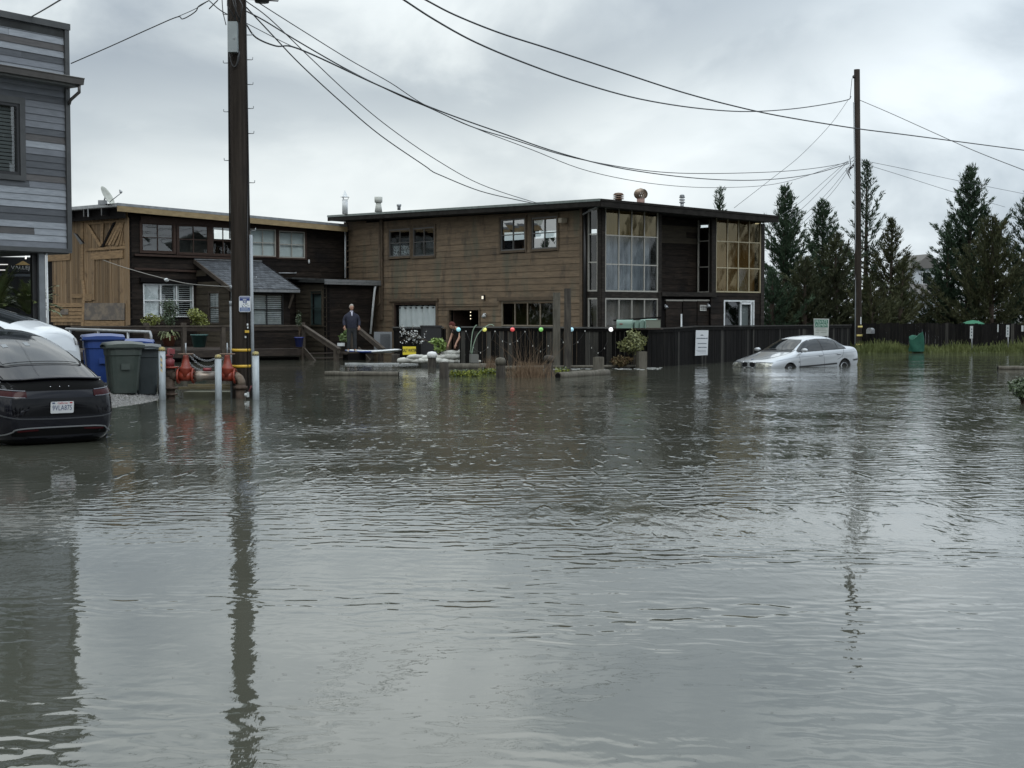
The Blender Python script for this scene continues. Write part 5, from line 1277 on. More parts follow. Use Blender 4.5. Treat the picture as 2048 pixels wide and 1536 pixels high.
m_ = MB(); m_.lathe([(.06, xx(389)), (.10, xx(392)), (.108, xx(397)), (.108, xx(404)), (.09, xx(407)), (.088, xx(440))], (0, VY, zp), 'x', 18); m_.build('centre_pipe', m_steel, va)
m_ = MB(); m_.tube([(xx(408), VY-.05, zp+.13), (xx(424), VY-.05, zp+.13)], .035, 10); m_.build('test_cock', m_vpink, va)
m_ = MB(); m_.lathe([(0, 0), (.03, .01), (.03, .05), (0, .06)], vp(426, 745), (1, 0, -1), 8); m_.build('lock_tag', m_white, va)
el = [(xx(468), VY, zp), (xx(474), VY, zp-.005), (xx(479), VY, zp-.05), (xx(482), VY, zp-.11), (xx(482.5), VY, zp-.18)]
MB().tube(el, .085, 14).build('elbow', M('rusted_steel', (.12, .085, .06), .6, col2=(.20, .17, .14), ns=6), va)
m_ = MB(); m_.tube([(xx(481), VY, zp-.17), (xx(481), VY, -.3)], .10, 14); m_.lathe([(.14, zp-.26), (.14, zp-.20)], (xx(481), VY, 0), 'z', 14); m_.build('riser', m_vbr, va)
def chain(a, b, sag, n=22, r=.010):
    m_ = MB(); pts = [Vector(a).lerp(Vector(b), k/n)-ZD*sag*4*(k/n)*(1-k/n) for k in range(n+1)]
    for k in range(n):
        c = (pts[k]+pts[k+1])/2; d = (pts[k+1]-pts[k]).normalized(); s = d.cross(Vector((0, 1, 0)) if k % 2 else Vector((0, .3, 1))).normalized(); l = (pts[k+1]-pts[k]).length*.68
        ring_ = [c+d*l*math.cos(t2)+s*.016*math.sin(t2) for t2 in [2*math.pi*j/8 for j in range(9)]]; m_.tube(ring_, r*.55, 4, caps=False)
    return m_
chain(vp(384, 707), vp(442, 708), .14).build('chain', m_galv, va); chain(vp(380, 712), vp(446, 716), .20).build('chain', m_galv, va); chain(vp(376, 722), vp(404, 740), .05, 12).build('chain', m_galv, va)
m_ywood = M('pale_timber', (.20, .17, .10), .7, col2=(.13, .11, .07), ns=4)
sl_ = thing('timber_support', 'pale timber rails below the valve pipes', 'timber', vp(410, 775))
MB().bar(vp(376, 770.5, 29.3), vp(466, 770.5, 29.3), .05, .05).build('rail', m_ywood, sl_); MB().bar(vp(352, 776, 29.0), vp(463, 776, 29.0), .05, .05).build('rail', m_ywood, sl_)
MB().box((xx(410), 29.5, -.06), 1.25, .5, .3).build('plinth', M('olive_concrete', (.10, .10, .07), .8, col2=(.07, .07, .05), ns=3), sl_)
fo = thing('float_debris', 'small white float and red scrap caught at the pole foot', 'debris', onz(494, 793)); p = onz(494, 794, .04)
MB().lathe([(0, -.04), (.035, -.02), (.035, .03), (0, .04)], p+Vector((-.02, 0, .04)), 'z', 8).build('float', m_white, fo); MB().box(p+Vector((.02, 0, .05)), .04, .05, .10).build('float', m_white, fo)
MB().tube([p+Vector((.03, .05, .10)), p+Vector((.08, .05, .22))], .014, 6).build('red_cord', m_vpink, fo)
# wheeled bins
def wheelie(name, label, px, Yb, rz, h, w, mat, lidm, group='wheeled rubbish bins'):
    c = at(px, 790, Yb); zg = ground_h(c.x, Yb); t_ = thing(name, label, 'bin', (c.x, Yb, max(zg, -.05)), rz, group=group)
    dp_ = w*1.15; m_ = MB()
    b0, b1 = w*.36, w*.5; d0, d1 = dp_*.36, dp_*.5; H = h*.9
    vs = []
    for z, bx_, by_ in ((.02, b0, d0), (H*.80, b1*.93, d1*.93), (H*.82, b1*.98, d1*.98), (H, b1, d1)):
        for k in range(16):   # rounded rectangle rings
            th = 2*math.pi*(k+.5)/16; cx2 = abs(math.cos(th))**.35*math.copysign(1, math.cos(th)); sy2 = abs(math.sin(th))**.35*math.copysign(1, math.sin(th)); vs.append((cx2*bx_, sy2*by_, z))
    m_.add(vs, [(i*16+j, i*16+(j+1) % 16, (i+1)*16+(j+1) % 16, (i+1)*16+j) for i in range(3) for j in range(16)], 0, False)
    m_.add([vs[j] for j in range(16)], [tuple(range(16))[::-1]]); m_.build('body', mat, t_, local=True)
    l_ = MB(); n = 6; vs = []
    for i in range(n+1):
        y = -d1*1.12+2.24*d1*i/n; zz = H+.03+.05*math.sin(math.pi*i/n)**.6
        for x, dz_ in ((-b1*1.1, -.05), (-b1*1.06, .0), (-b1*.4, .025), (b1*.4, .025), (b1*1.06, .0), (b1*1.1, -.05)): vs.append((x, y, zz+dz_))
    l_.add(vs, [(i*6+j, i*6+j+1, (i+1)*6+j+1, (i+1)*6+j) for i in range(n) for j in range(5)], 0, True)
    l_.add([vs[j] for j in range(6)], [tuple(range(6))[::-1]]); l_.add([vs[n*6+j] for j in range(6)], [tuple(range(6))]); l_.build('lid', lidm, t_, local=True)
    r_ = MB(); r_.tube([(-b1*1.02, -d1*1.02, H-.03), (b1*1.02, -d1*1.02, H-.03)], .022, 8); r_.tube([(b1*1.02, -d1*1.02, H-.03), (b1*1.02, d1*1.02, H-.03)], .022, 8); r_.tube([(-b1*1.02, -d1*1.02, H-.03), (-b1*1.02, d1*1.02, H-.03)], .022, 8); r_.build('rim', mat, t_, local=True)
    MB().tube([(-b1*.7, d1*1.25, H+.0), (b1*.7, d1*1.25, H+.0)], .018, 8).build('handle', mat, t_, local=True)
    for s_ in (-1, 1): MB().tube([(s_*b0*1.12, d0*1.05, .11), (s_*b0*1.32, d0*1.05, .11)], .11, 14).build('wheel', m_blackmetal, t_, local=True)
    for s_ in (-1, 1):   # ribs and side pocket on the body
        m2 = MB(); m2.obox((s_*b1*.80, -d1*.1, .06), (0, .035, 0), (s_*b1*.16, .0, H*.72), (s_*.02, 0, 0)); m2.build('rib', mat, t_, local=True)
    m2 = MB(); m2.obox((-b1*.25, -d1*.93, H*.52), (b1*.5, 0, 0), (0, -.02, 0), (0, .0, .12)); m2.build('grip_pocket', mat, t_, local=True)
    return t_
m_blue = M('bin_blue', (.012, .040, .17), .42, col2=(.018, .05, .20), ns=5); m_green = M('bin_dark_green', (.028, .040, .034), .5, col2=(.04, .052, .045), ns=5); m_gbin = M('bin_slate', (.022, .031, .034), .5, col2=(.032, .042, .045), ns=5)
wheelie('wheeled_bin', 'big blue wheeled bin between the dark car and the green bin', 206, 30.4, .35, 1.22, .80, m_blue, m_blue)
wheelie('wheeled_bin', 'second blue wheeled bin standing farthest back', 272, 31.6, .2, 1.22, .74, m_blue, m_blue)
wheelie('wheeled_bin', 'dark green wheeled bin at the front of the group', 246, 28.9, .42, 1.07, .70, m_green, m_green)
wheelie('wheeled_bin', 'slate grey wheeled bin showing its wheels beside the left bollard', 294, 29.5, math.pi+.25, 1.06, .55, m_gbin, m_gbin)
# ---------------------------------------------------------------- far pole
QY = 66.0; qb = at(1717, 700, QY); qt = at(1713.8, 139, QY)
P2 = thing('utility_pole', 'tall slim dark utility pole rising behind the silver sedan', 'utility pole', (qb.x, QY, 0))
MB().tube([(qb.x, QY, -.4), (qb.x, QY, 0), ((qb.x+qt.x)/2, QY, qt.z/2), (qt.x, QY, qt.z)], [.165, .165, .150, .135], 16).build('shaft', m_polew, P2)
MB().tube([(qb.x-.17, QY-.06, -.3), (qb.x-.165, QY-.06, 4), (qt.x-.14, QY-.06, at(0, 205, QY).z)], .035, 8).build('conduit', m_conduit, P2)
for y in (653.5, 671, 689.5):
    z = at(1717, y, QY).z; MB().tube([(qb.x, QY, z-.045), (qb.x, QY, z+.045)], .172, 16).build('yellow_band', M('pale_yellow_band', (.52, .43, .16), .6), P2)
z = at(1719, 641, QY).z; MB().box((qb.x+.05, QY-.17, z), .05, .02, .34).build('number_tag', m_white, P2)
z = at(1719, 157, QY).z; MB().lathe([(.05, 0), (.06, .08), (.03, .14)], (qt.x-.16, QY-.05, z), 'z', 10).build('insulator', m_blackmetal, P2)
for k in range(9):
    z = at(1700, 318+U(-4, 22), QY).z; m_ = MB(); x0 = qt.x-.12; pts = [(x0, QY-.1, z), (x0-U(.05, .2), QY-.15, z-U(.0, .2)), (x0-U(.15, .38), QY-.1, z-U(-.1, .25)), (x0-U(.1, .3), QY-.1, z-U(.25, .6))]
    m_.tube(pts, .014, 5); m_.build('cable_tail', m_blackmetal, P2)
# ---------------------------------------------------------------- overhead cables
def crom(P, n=6):
    P = [Vector(p) for p in P]; Q_ = [P[0]*2-P[1]]+P+[P[-1]*2-P[-2]]; o_ = []
    for i in range(1, len(Q_)-2):
        for k in range(n):
            t = k/n; a, b, c, d = Q_[i-1:i+3]
            o_.append(.5*((2*b)+(c-a)*t+(2*a-5*b+4*c-d)*t*t+(3*b-a-3*c+d)*t**3))
    return o_+[P[-1]]
m_wire = M('black_cable', (.018, .020, .022), .5)
def wire(pts, Ya, Yb, r, label, group='overhead cables crossing the sky', name='overhead_cable', mat=None):
    n = len(pts); L = [0]
    for a, b in zip(pts, pts[1:]): L.append(L[-1]+math.hypot(b[0]-a[0], b[1]-a[1]))
    P = [at(x, y, 1/((1/Ya)+(1/Yb-1/Ya)*l/L[-1])) for (x, y), l in zip(pts, L)]
    return MB().tube(crom(P), r, 6).build(name, mat or m_wire, label=label, cat='cable', group=group)
wire([(493, 15), (540, 65), (600, 128), (680, 202), (760, 270), (850, 332), (862, 341), (880, 350), (960, 382), (1040, 401), (1082, 409)], PY, 49.6, .014, 'lower of the two service cables dropping to the brown roof, with a kink')
wire([(489, 0), (540, 38), (620, 115), (700, 190), (780, 256), (870, 318), (960, 368), (1060, 402), (1092, 408)], PY, 49.2, .011, 'upper thin service cable dropping to the brown roof')
wire([(492, 22), (530, 42), (600, 85), (700, 142), (800, 191), (860, 216), (940, 252), (1020, 277), (1150, 316), (1300, 342), (1420, 347), (1560, 343), (1640, 335), (1697, 325)], PY, QY, .014, 'middle cable sagging from the near pole to the far pole')
wire([(492, 48), (512, 75), (552, 92), (583, 93), (640, 116), (760, 172), (880, 222), (1000, 265), (1120, 306), (1250, 338), (1400, 357), (1520, 360), (1620, 349), (1698, 327)], PY, QY, .017, 'thick cable with a drip loop beside the near pole, ending at the far pole')
wire([(492, 46), (552, 77), (583, 92)], PY, 31, .008, 'thin support strand above the drip loop by the near pole')
wire([(518, 6), (600, 58), (700, 120), (780, 165), (850, 210), (950, 256), (1060, 298), (1180, 343), (1320, 369), (1450, 375), (1570, 364), (1699, 322)], PY, QY, .010, 'thin lowest cable sagging beside the others to the far pole')
wire([(805, -2), (870, 40), (950, 84), (1050, 126), (1160, 165), (1280, 198), (1400, 217), (1500, 223), (1600, 216), (1690, 201), (1702, 193)], 32, QY, .022, 'heavy cable sagging from the top edge to the upper part of the far pole')
wire([(848, -2), (910, 30), (1000, 66), (1100, 98), (1240, 144), (1360, 183), (1460, 210), (1560, 232), (1706, 256), (1800, 268), (1900, 281), (2060, 302)], 32, 60, .020, 'heavy cable passing across the far pole to the right edge')
wire([(1719, 200), (1780, 226), (1860, 262), (1950, 302), (2060, 345)], QY, 50, .014, 'cable leaving the far pole top toward the right edge')
wire([(1720, 320), (1800, 336), (1900, 358), (2060, 390)], QY, 80, .010, 'upper thin cable running right from the far pole at mid height')
wire([(1722, 326), (1800, 350), (1900, 382), (2010, 414)], QY, 84, .010, 'lower thin cable running right from the far pole at mid height')
wire([(1697, 199), (1660, 250), (1600, 312), (1540, 360), (1468, 416)], QY, 60, .009, 'thin slanting cable from the far pole down to the right end of the roof')
wire([(1704, 157), (1700, 197)], QY, QY, .012, 'short jumper on the far pole top', 'jumpers on the far pole')
wire([(1695, 322), (1640, 370), (1600, 405), (1560, 432)], QY, 58, .009, 'leftmost drop cable of the fan under the far pole', 'fan of drop cables at the far pole')
wire([(1696, 324), (1650, 372), (1610, 412), (1575, 440)], QY, 59, .009, 'second drop cable of the fan under the far pole', 'fan of drop cables at the far pole')
wire([(1700, 330), (1660, 380), (1620, 420), (1590, 446)], QY, 60, .009, 'third drop cable of the fan under the far pole', 'fan of drop cables at the far pole')
wire([(1702, 333), (1670, 378), (1632, 420), (1600, 452)], QY, 61, .009, 'rightmost drop cable of the fan under the far pole', 'fan of drop cables at the far pole')
wire([(142, 127), (220, 93), (300, 57), (354, 34), (364, 38), (378, 32), (392, 22), (398, 12), (418, 1)], 30, PY, .011, 'service cable from the grey clad building to the near pole', 'service cables at the left')
wire([(354, 34), (390, 18), (418, 1)], 29, PY, .007, 'thin messenger strand above the left drip loop', 'service cables at the left')
wire([(62, 34), (90, 18), (125, -3)], 29.5, 24, .014, 'cable rising over the roof of the grey clad building', 'service cables at the left')
wire([(418, 1), (440, 20), (468, 36)], PY, PY, .012, 'short cable from the top edge to the left side of the near pole', 'service cables at the left')
wire([(418, 18), (436, 0)], PY, PY, .012, 'short stub of cable left of the near pole top', 'service cables at the left')
wire([(444, -2), (446, 24), (452, 50)], PY-.2, PY-.25, .010, 'bowed cable entering the grey pole box', 'service cables at the left')
wire([(206, 520), (240, 532), (290, 547), (333, 558), (380, 568), (462, 574)], 56.5, PY, .010, 'pale thin cable from the barn board wall to the near pole', 'service cables at the left', mat=M('pale_cable', (.22, .21, .19), .6))
p = at(333, 560, 38); t_ = thing('cable_splice', 'white splice knob hanging on the pale thin cable before the black wing', 'splice', p)
m_ = MB(); m_.lathe([(0, -.07), (.03, -.05), (.055, 0), (.03, .05), (0, .07)], p, (1, 0, -.2), 10); m_.build('knob', m_white, t_)
tr_ = thing('line_hardware', 'dark round bracket hardware cut by the top edge beside the near pole', 'hardware', at(526, 0, PY))
MB().lathe([(0, -.02), (.14, -.01), (.16, .06), (.16, .3)], at(524, 4, PY), 'z', 14).build('canister', m_blackmetal, tr_); MB().tube([onpole(at(0, 0, PY).z+.03), at(556, 2, PY), at(558, -6, PY)], .015, 6).build('bracket', m_blackmetal, tr_)
# ================================================================ CARS
def interp(xs_, ys_, x): return float(np.interp(x, xs_, ys_))
class Car:
    """body grown from cross sections (x forward, z up), then glass, lamps and trim laid on its surface"""
    def __init__(s, name, label, loc, heading, pitch, body, stations, arch=(), group=None):
        s.t = thing(name, label, 'car', loc, heading, group=group, ry=pitch)
        V, Fc = [], []; st = sorted(stations, key=lambda q: q[0]); K = 8
        for x, pr in st:
            ringp = [(0, pr[0][1])]+list(pr[1:7])+[(0, pr[7][1])]
            left = [(x, y, z) for y, z in ringp]; right = [(x, -y, z) for y, z in ringp[1:7]][::-1]
            V += left+right
        n = 14
        for i in range(len(st)-1):
            for j in range(n): Fc.append((i*n+j, i*n+(j+1) % n, (i+1)*n+(j+1) % n, (i+1)*n+j))
        for b, rev in ((0, True), ((len(st)-1)*n, False)):
            q = [(0, 1, 13, None), (1, 2, 12, 13), (2, 3, 11, 12), (3, 4, 10, 11), (4, 5, 9, 10), (5, 6, 8, 9), (6, 7, 8, None)]
            for f in q:
                g = tuple(b+k for k in f if k is not None); Fc.append(g[::-1] if not rev else g)
        me = bpy.data.meshes.new('cage'); me.from_pydata(V, [], Fc); me.update()
        ob = bpy.data.objects.new('cage', me); COL.objects.link(ob)
        md = ob.modifiers.new('s', 'SUBSURF'); md.levels = 3; md.render_levels = 3
        dg = bpy.context.evaluated_depsgraph_get(); full = bpy.data.meshes.new_from_object(ob.evaluated_get(dg))
        s.bvh = BVHTree.FromPolygons([v.co[:] for v in full.vertices], [p.vertices[:] for p in full.polygons])
        if arch:
            ax, az, ar = arch; cb = MB()
            for x in ax: cb.tube([(x, -1.2, az), (x, -.62, az)], ar, 28); cb.tube([(x, .62, az), (x, 1.2, az)], ar, 28)
            cut = cb.build('cutter', body); md = ob.modifiers.new('b', 'BOOLEAN'); md.object = cut; md.operation = 'DIFFERENCE'; md.solver = 'EXACT'
            dg = bpy.context.evaluated_depsgraph_get(); full = bpy.data.meshes.new_from_object(ob.evaluated_get(dg)); bpy.data.objects.remove(cut)
        bpy.data.objects.remove(ob); full.materials.clear(); full.materials.append(body); full.name = 'body'
        full.polygons.foreach_set('use_smooth', [True]*len(full.polygons))
        try: full.set_sharp_from_angle(angle=R(38))
        except Exception: pass
        full.polygons.foreach_set('material_index', [0]*len(full.polygons))
        s.body = link('body', full, s.t, True)
    def cast(s, o, d):
        h = s.bvh.ray_cast(Vector(o), Vector(d)); return h
    def patch(s, name, mat, mode, us, lo, hi, nv=8, off=.004, par=None, flip=False, rows=None):
        """mode 'L'/'R' side (u=x, v=z), 'F'/'B' ends (u=y, v=z), 'T' top (u=y..., v=x)"""
        m_ = MB(); V = []; nu = len(us); miss = None
        for u in us:
            a, b = (lo(u), hi(u)) if callable(lo) else (np.interp(u, lo[0], lo[1]), np.interp(u, hi[0], hi[1]))
            for k in range(nv+1):
                v = a+(b-a)*k/nv
                if mode == 'L': o, d = (u, 3, v), (0, -1, 0)
                elif mode == 'R': o, d = (u, -3, v), (0, 1, 0)
                elif mode == 'F': o, d = (4, u, v), (-1, 0, 0)
                elif mode == 'B': o, d = (-4, u, v), (1, 0, 0)
                else: o, d = (v, u, 4), (0, 0, -1)
                h = s.cast(o, d)
                if h[0] is None: p = miss or Vector(o)
                else: p = h[0]+h[1]*off*(1 if h[1].dot(Vector(d)) < 0 else -1); miss = p
                V.append(p)
        fs = [(i*(nv+1)+k, (i+1)*(nv+1)+k, (i+1)*(nv+1)+k+1, i*(nv+1)+k+1) for i in range(nu-1) for k in range(nv)]
        m_.add(V, fs, 0, True); return m_.build(name, mat, par or s.t, local=True)
    def line(s, name, mat, mode, pts, w=.012, off=.003, par=None):
        V = []; prs = crom([(p[0], p[1], 0) for p in pts], 5)
        for i, p in enumerate(prs):
            d = (prs[min(i+1, len(prs)-1)]-prs[max(i-1, 0)]); d.normalize(); q = Vector((-d.y, d.x, 0))*w/2
            for s_ in (-1, 1):
                u, v = (p+q*s_)[:2]
                o, dd_ = {'L': ((u, 3, v), (0, -1, 0)), 'R': ((u, -3, v), (0, 1, 0)), 'F': ((4, u, v), (-1, 0, 0)), 'B': ((-4, u, v), (1, 0, 0)), 'T': ((v, u, 4), (0, 0, -1))}[mode]
                h = s.cast(o, dd_); V.append((h[0]+h[1]*off*(1 if h[1].dot(Vector(dd_)) < 0 else -1)) if h[0] is not None else (V[-2] if len(V) > 1 else Vector(o)))
        return MB().add(V, [(2*i, 2*i+2, 2*i+3, 2*i+1) for i in range(len(prs)-1)], 0, True).build(name, mat, par or s.t, local=True)
    def wheel(s, x, y, r, w, tyre, rim, spokes=7):
        sg = 1 if y > 0 else -1; m_ = MB()
        m_.lathe([(r*.66, -w/2), (r*.92, -w/2), (r, -w*.36), (r, w*.36), (r*.92, w/2), (r*.66, w/2)], (x, y, r), 'y', 32); t_ = m_.build('wheel', tyre, s.t, local=True)
        o = y+sg*w*.42; m_ = MB(); pr = [(r*.68, -.02), (r*.68, .03), (r*.62, .03), (r*.60, -.01)] if sg > 0 else [(r*.68, .02), (r*.68, -.03), (r*.62, -.03), (r*.60, .01)]
        m_.lathe(pr, (x, o, r), 'y', 32)
        for k in range(spokes):
            th = 2*math.pi*k/spokes; m_.bar((x, o-sg*.0, r), (x+r*.63*math.cos(th), o, r+r*.63*math.sin(th)), .05, .03, up=(0, 1, 0))
        m_.lathe([(.05, -.03), (.05, .03), (0, .035)], (x, o, r), 'y', 12); m_.build('rim', rim, t_, local=True)
        MB().lathe([(r*.62, 0), (r*.62, .01)], (x, o-sg*.06, r), 'y', 24).build('wheel_shade_disc', m_blackmetal, t_, local=True)  # black disc stands in for the shade behind the spokes
m_silver = M('silver_paint', (.36, .375, .39), .28, metal=.4, coat=1.0); m_carwhite = M('white_car_paint', (.48, .50, .52), .3, coat=.8); m_carblack = M('dark_car_paint', (.003, .003, .006), .08, spec=.34)
m_cglass = M('car_glass', (.010, .012, .013), .04, spec=.4, obj=True); m_tyre = M('tyre_rubber', (.015, .015, .015), .8); m_rim = M('alloy_rim', (.28, .29, .30), .35, metal=.7)
m_plastic = M('black_plastic', (.012, .012, .013), .5); m_gloss = M('gloss_black', (.003, .003, .004), .06, spec=.2); m_lamp = M('lamp_glass_clear', (.40, .40, .35), .12, metal=.3, coat=1.0, col2=(.16, .16, .14), ns=14, obj=True, lo=.42, hi=.58)
m_chrome = M('chrome', (.55, .56, .58), .15, metal=1.0); m_redlamp = M('red_lamp', (.028, .003, .004), .12, spec=.15); m_seam = M('panel_gap', (.010, .010, .011), .8)
def S8(x, *p): return (x, list(p))
bmw = [
 S8(2.39, (0, .28), (.42, .28), (.58, .34), (.66, .48), (.60, .60), (.46, .65), (.22, .68), (0, .69)),
 S8(2.30, (0, .2), (.60, .20), (.77, .30), (.83, .50), (.79, .64), (.64, .70), (.3, .735), (0, .745)),
 S8(2.0, (0, .2), (.72, .18), (.85, .30), (.885, .55), (.85, .69), (.73, .765), (.36, .81), (0, .82)),
 S8(1.5, (0, .2), (.78, .18), (.88, .28), (.905, .58), (.88, .77), (.76, .835), (.40, .88), (0, .895)),
 S8(1.18, (0, .2), (.80, .18), (.90, .28), (.91, .60), (.885, .83), (.77, .90), (.43, .945), (0, .96)),
 S8(1.0, (0, .2), (.80, .18), (.90, .28), (.91, .60), (.885, .85), (.77, .935), (.60, .985), (0, 1.02)),
 S8(.64, (0, .2), (.80, .18), (.90, .28), (.91, .60), (.885, .87), (.80, .93), (.63, 1.17), (0, 1.23)),
 S8(.26, (0, .2), (.80, .18), (.90, .28), (.91, .60), (.885, .88), (.80, .94), (.635, 1.355), (0, 1.415)),
 S8(-.40, (0, .2), (.80, .18), (.90, .28), (.91, .60), (.885, .885), (.80, .945), (.635, 1.40), (0, 1.455)),
 S8(-.95, (0, .2), (.80, .18), (.90, .28), (.91, .60), (.89, .90), (.81, .96), (.63, 1.385), (0, 1.445)),
 S8(-1.35, (0, .2), (.80, .18), (.90, .28), (.91, .60), (.89, .91), (.80, .985), (.625, 1.285), (0, 1.345)),
 S8(-1.66, (0, .2), (.78, .18), (.89, .28), (.905, .60), (.88, .915), (.77, .995), (.63, 1.07), (0, 1.12)),
 S8(-1.84, (0, .2), (.76, .18), (.88, .28), (.90, .60), (.87, .925), (.76, 1.00), (.58, 1.035), (0, 1.055)),
 S8(-2.25, (0, .2), (.66, .22), (.80, .30), (.85, .58), (.81, .90), (.70, .985), (.50, 1.015), (0, 1.035)),
 S8(-2.38, (0, .3), (.52, .30), (.66, .36), (.72, .56), (.68, .80), (.56, .91), (.38, .935), (0, .945)),
]
hx, hy = -.766, -.643
gz = -.335
bm = Car('silver_sedan', 'silver four door sedan half sunk in the flood by the black fence', (9.45, 47.3, gz-.10), math.atan2(hy, hx), R(1.7), m_silver, bmw, arch=((1.41, -1.42), .30, .345))
us = list(np.linspace(-.61, .61, 15))
bm.patch('windscreen', m_cglass, 'F', us, lambda u: .985-.03*abs(u)**2, lambda u: 1.325-.05*u*u if abs(u) < .50 else 1.325-.05*u*u-(abs(u)-.50)*2.9, 10)
bm.patch('windscreen_surround', m_plastic, 'F', list(np.linspace(-.64, .64, 15)), lambda u: .955-.03*abs(u)**2, lambda u: .99-.03*u*u, 2, off=.006)
bm.patch('rear_window', m_cglass, 'B', list(np.linspace(-.56, .56, 12)), lambda u: 1.10, lambda u: 1.36-.05*u*u, 8)
for sd_ in ('L', 'R'):
    top = ([-1.54, -1.40, -1.15, -.85, -.3, .15, .40, .84], [1.02, 1.14, 1.235, 1.285, 1.305, 1.275, 1.20, .985]); bot = ([-1.56, .90], [.965, .945])
    bm.patch('side_window_frame', m_plastic, sd_, list(np.linspace(-1.575, .88, 24)), ([-1.6, .90], [.945, .930]), ([-1.59, -1.40, -1.15, -.85, -.3, .16, .42, .89], [1.00, 1.165, 1.26, 1.308, 1.328, 1.298, 1.225, .975]), 8, off=.003)
    for a, b in ((-.28, .81), (-1.10, -.36), (-1.50, -1.15)):
        bm.patch('side_window', m_cglass, sd_, list(np.linspace(a, b, 12)), bot, top, 6, off=.007)
    bm.line('belt_crease_shade', M('crease_shadow', (.17, .185, .21), .4, metal=.3), sd_, [(2.0, .70), (1.2, .775), (0, .80), (-1.2, .82), (-2.15, .83)], .010)  # darker strip paints the shade of the belt crease
    bm.line('rub_strip', m_plastic, sd_, [(.98, .475), (0, .48), (-.98, .49)], .05, off=.012)
    bm.line('rub_strip', m_plastic, sd_, [(-1.9, .56), (-2.1, .565), (-2.28, .57)], .055, off=.012)
    for xx_ in (.92, -.32):
        bm.line('door_gap', m_seam, sd_, [(xx_, .32), (xx_, .6), (xx_+.02, .93)], .010)
    bm.line('door_gap', m_seam, sd_, [(-1.02, .62), (-1.28, .72), (-1.42, .93)], .010)
    for xx_ in (-.16, -1.10): bm.line('door_handle', m_silver, sd_, [(xx_-.09, .80), (xx_+.09, .80)], .035, off=.022)
    for xx_ in (-.16, -1.10): bm.line('handle_recess', m_seam, sd_, [(xx_-.10, .772), (xx_+.10, .772)], .018, off=.005)
    sg_ = 1 if sd_ == 'L' else -1
    m_ = MB(); m_.lathe([(.0, -.11), (.05, -.10), (.066, -.03), (.066, .05), (.045, .10), (0, .11)], (.80, sg_*.98, 1.0), 'y', 14); mir = m_.build('wing_mirror', m_silver, bm.t, local=True)
    MB().bar((.78, sg_*.84, .95), (.80, sg_*.92, .98), .05, .06).build('mirror_arm', m_plastic, mir, local=True)
    bm.line('small_lamp', m_plastic, sd_, [(1.0, .63), (.94, .63)], .03)
for s_ in (-1, 1):
    bm.patch('headlight', m_lamp, 'F', list(np.linspace(s_*.30, s_*.80, 12)), lambda u: .515+.05*max(0, abs(u)-.62), lambda u: .655-.04*max(0, abs(u)-.55), 5, off=.008)
    bm.line('headlight_rim', m_plastic, 'F', [(s_*.29, .51), (s_*.285, .60), (s_*.32, .665), (s_*.55, .672), (s_*.80, .655)], .012, off=.010)
    bm.patch('grille', m_seam, 'F', list(np.linspace(s_*.035, s_*.265, 8)), lambda u: .52+.02*(abs(abs(u)-.15)/.115)**2, lambda u: .672-.02*(abs(abs(u)-.15)/.115)**2, 4, off=.012)
    bm.line('grille_surround', m_chrome, 'F', [(s_*.04, .55), (s_*.045, .655), (s_*.14, .675), (s_*.265, .66), (s_*.272, .545), (s_*.15, .512), (s_*.04, .55)], .014, off=.016)
    bm.line('bonnet_gap', m_seam, 'T', [(s_*.66, .85), (s_*.60, 1.5), (s_*.44, 2.05), (s_*.30, 2.24)], .011)
    bm.patch('tail_lamp', m_redlamp, 'B', list(np.linspace(s_*.45, s_*.74, 8)), lambda u: .70, lambda u: .83, 4, off=.008)
    bm.line('bonnet_crease_highlight', M('crease_light', (.42, .45, .50), .25, metal=.3, coat=1.), 'T', [(s_*.30, .95), (s_*.27, 1.5), (s_*.20, 2.1)], .02)  # lighter strip paints the highlight along the bonnet crease
bm.line('bumper_gap', m_seam, 'F', [(-.82, .50), (-.4, .505), (0, .51), (.4, .505), (.82, .50)], .010)
m_ = MB(); h = bm.cast((2.22, 0, 3), (0, 0, -1)); m_.lathe([(.041, 0), (.041, .006), (.0, .008)], h[0], h[1], 16); em = m_.build('bonnet_emblem', m_gloss, bm.t, local=True)
for k in range(4):
    th0 = math.pi/2*k; c = h[0]+h[1]*.0085; ax_ = Vector((1, 0, 0)); ax_ = (ax_-h[1]*ax_.dot(h[1])).normalized(); ay_ = h[1].cross(ax_)
    P = [c]+[c+(ax_*math.cos(th0+math.pi/2*j/4)+ay_*math.sin(th0+math.pi/2*j/4))*.026 for j in range(5)]
    MB().add(P, [tuple(range(6))]).build('emblem_quarter', MATS['board_white'] if k % 2 else M('emblem_blue', (.03, .15, .45), .4), em, local=True)
bm.line('wiper', m_plastic, 'F', [(-.55, 1.0), (-.1, 1.02), (.10, 1.03)], .016, off=.02); bm.line('wiper', m_plastic, 'F', [(.05, .99), (.35, 1.01), (.62, 1.02)], .016, off=.02)
for x in (1.41, -1.42):
    for y in (-.76, .76): bm.wheel(x, y, .30, .21, m_tyre, m_rim, 14)
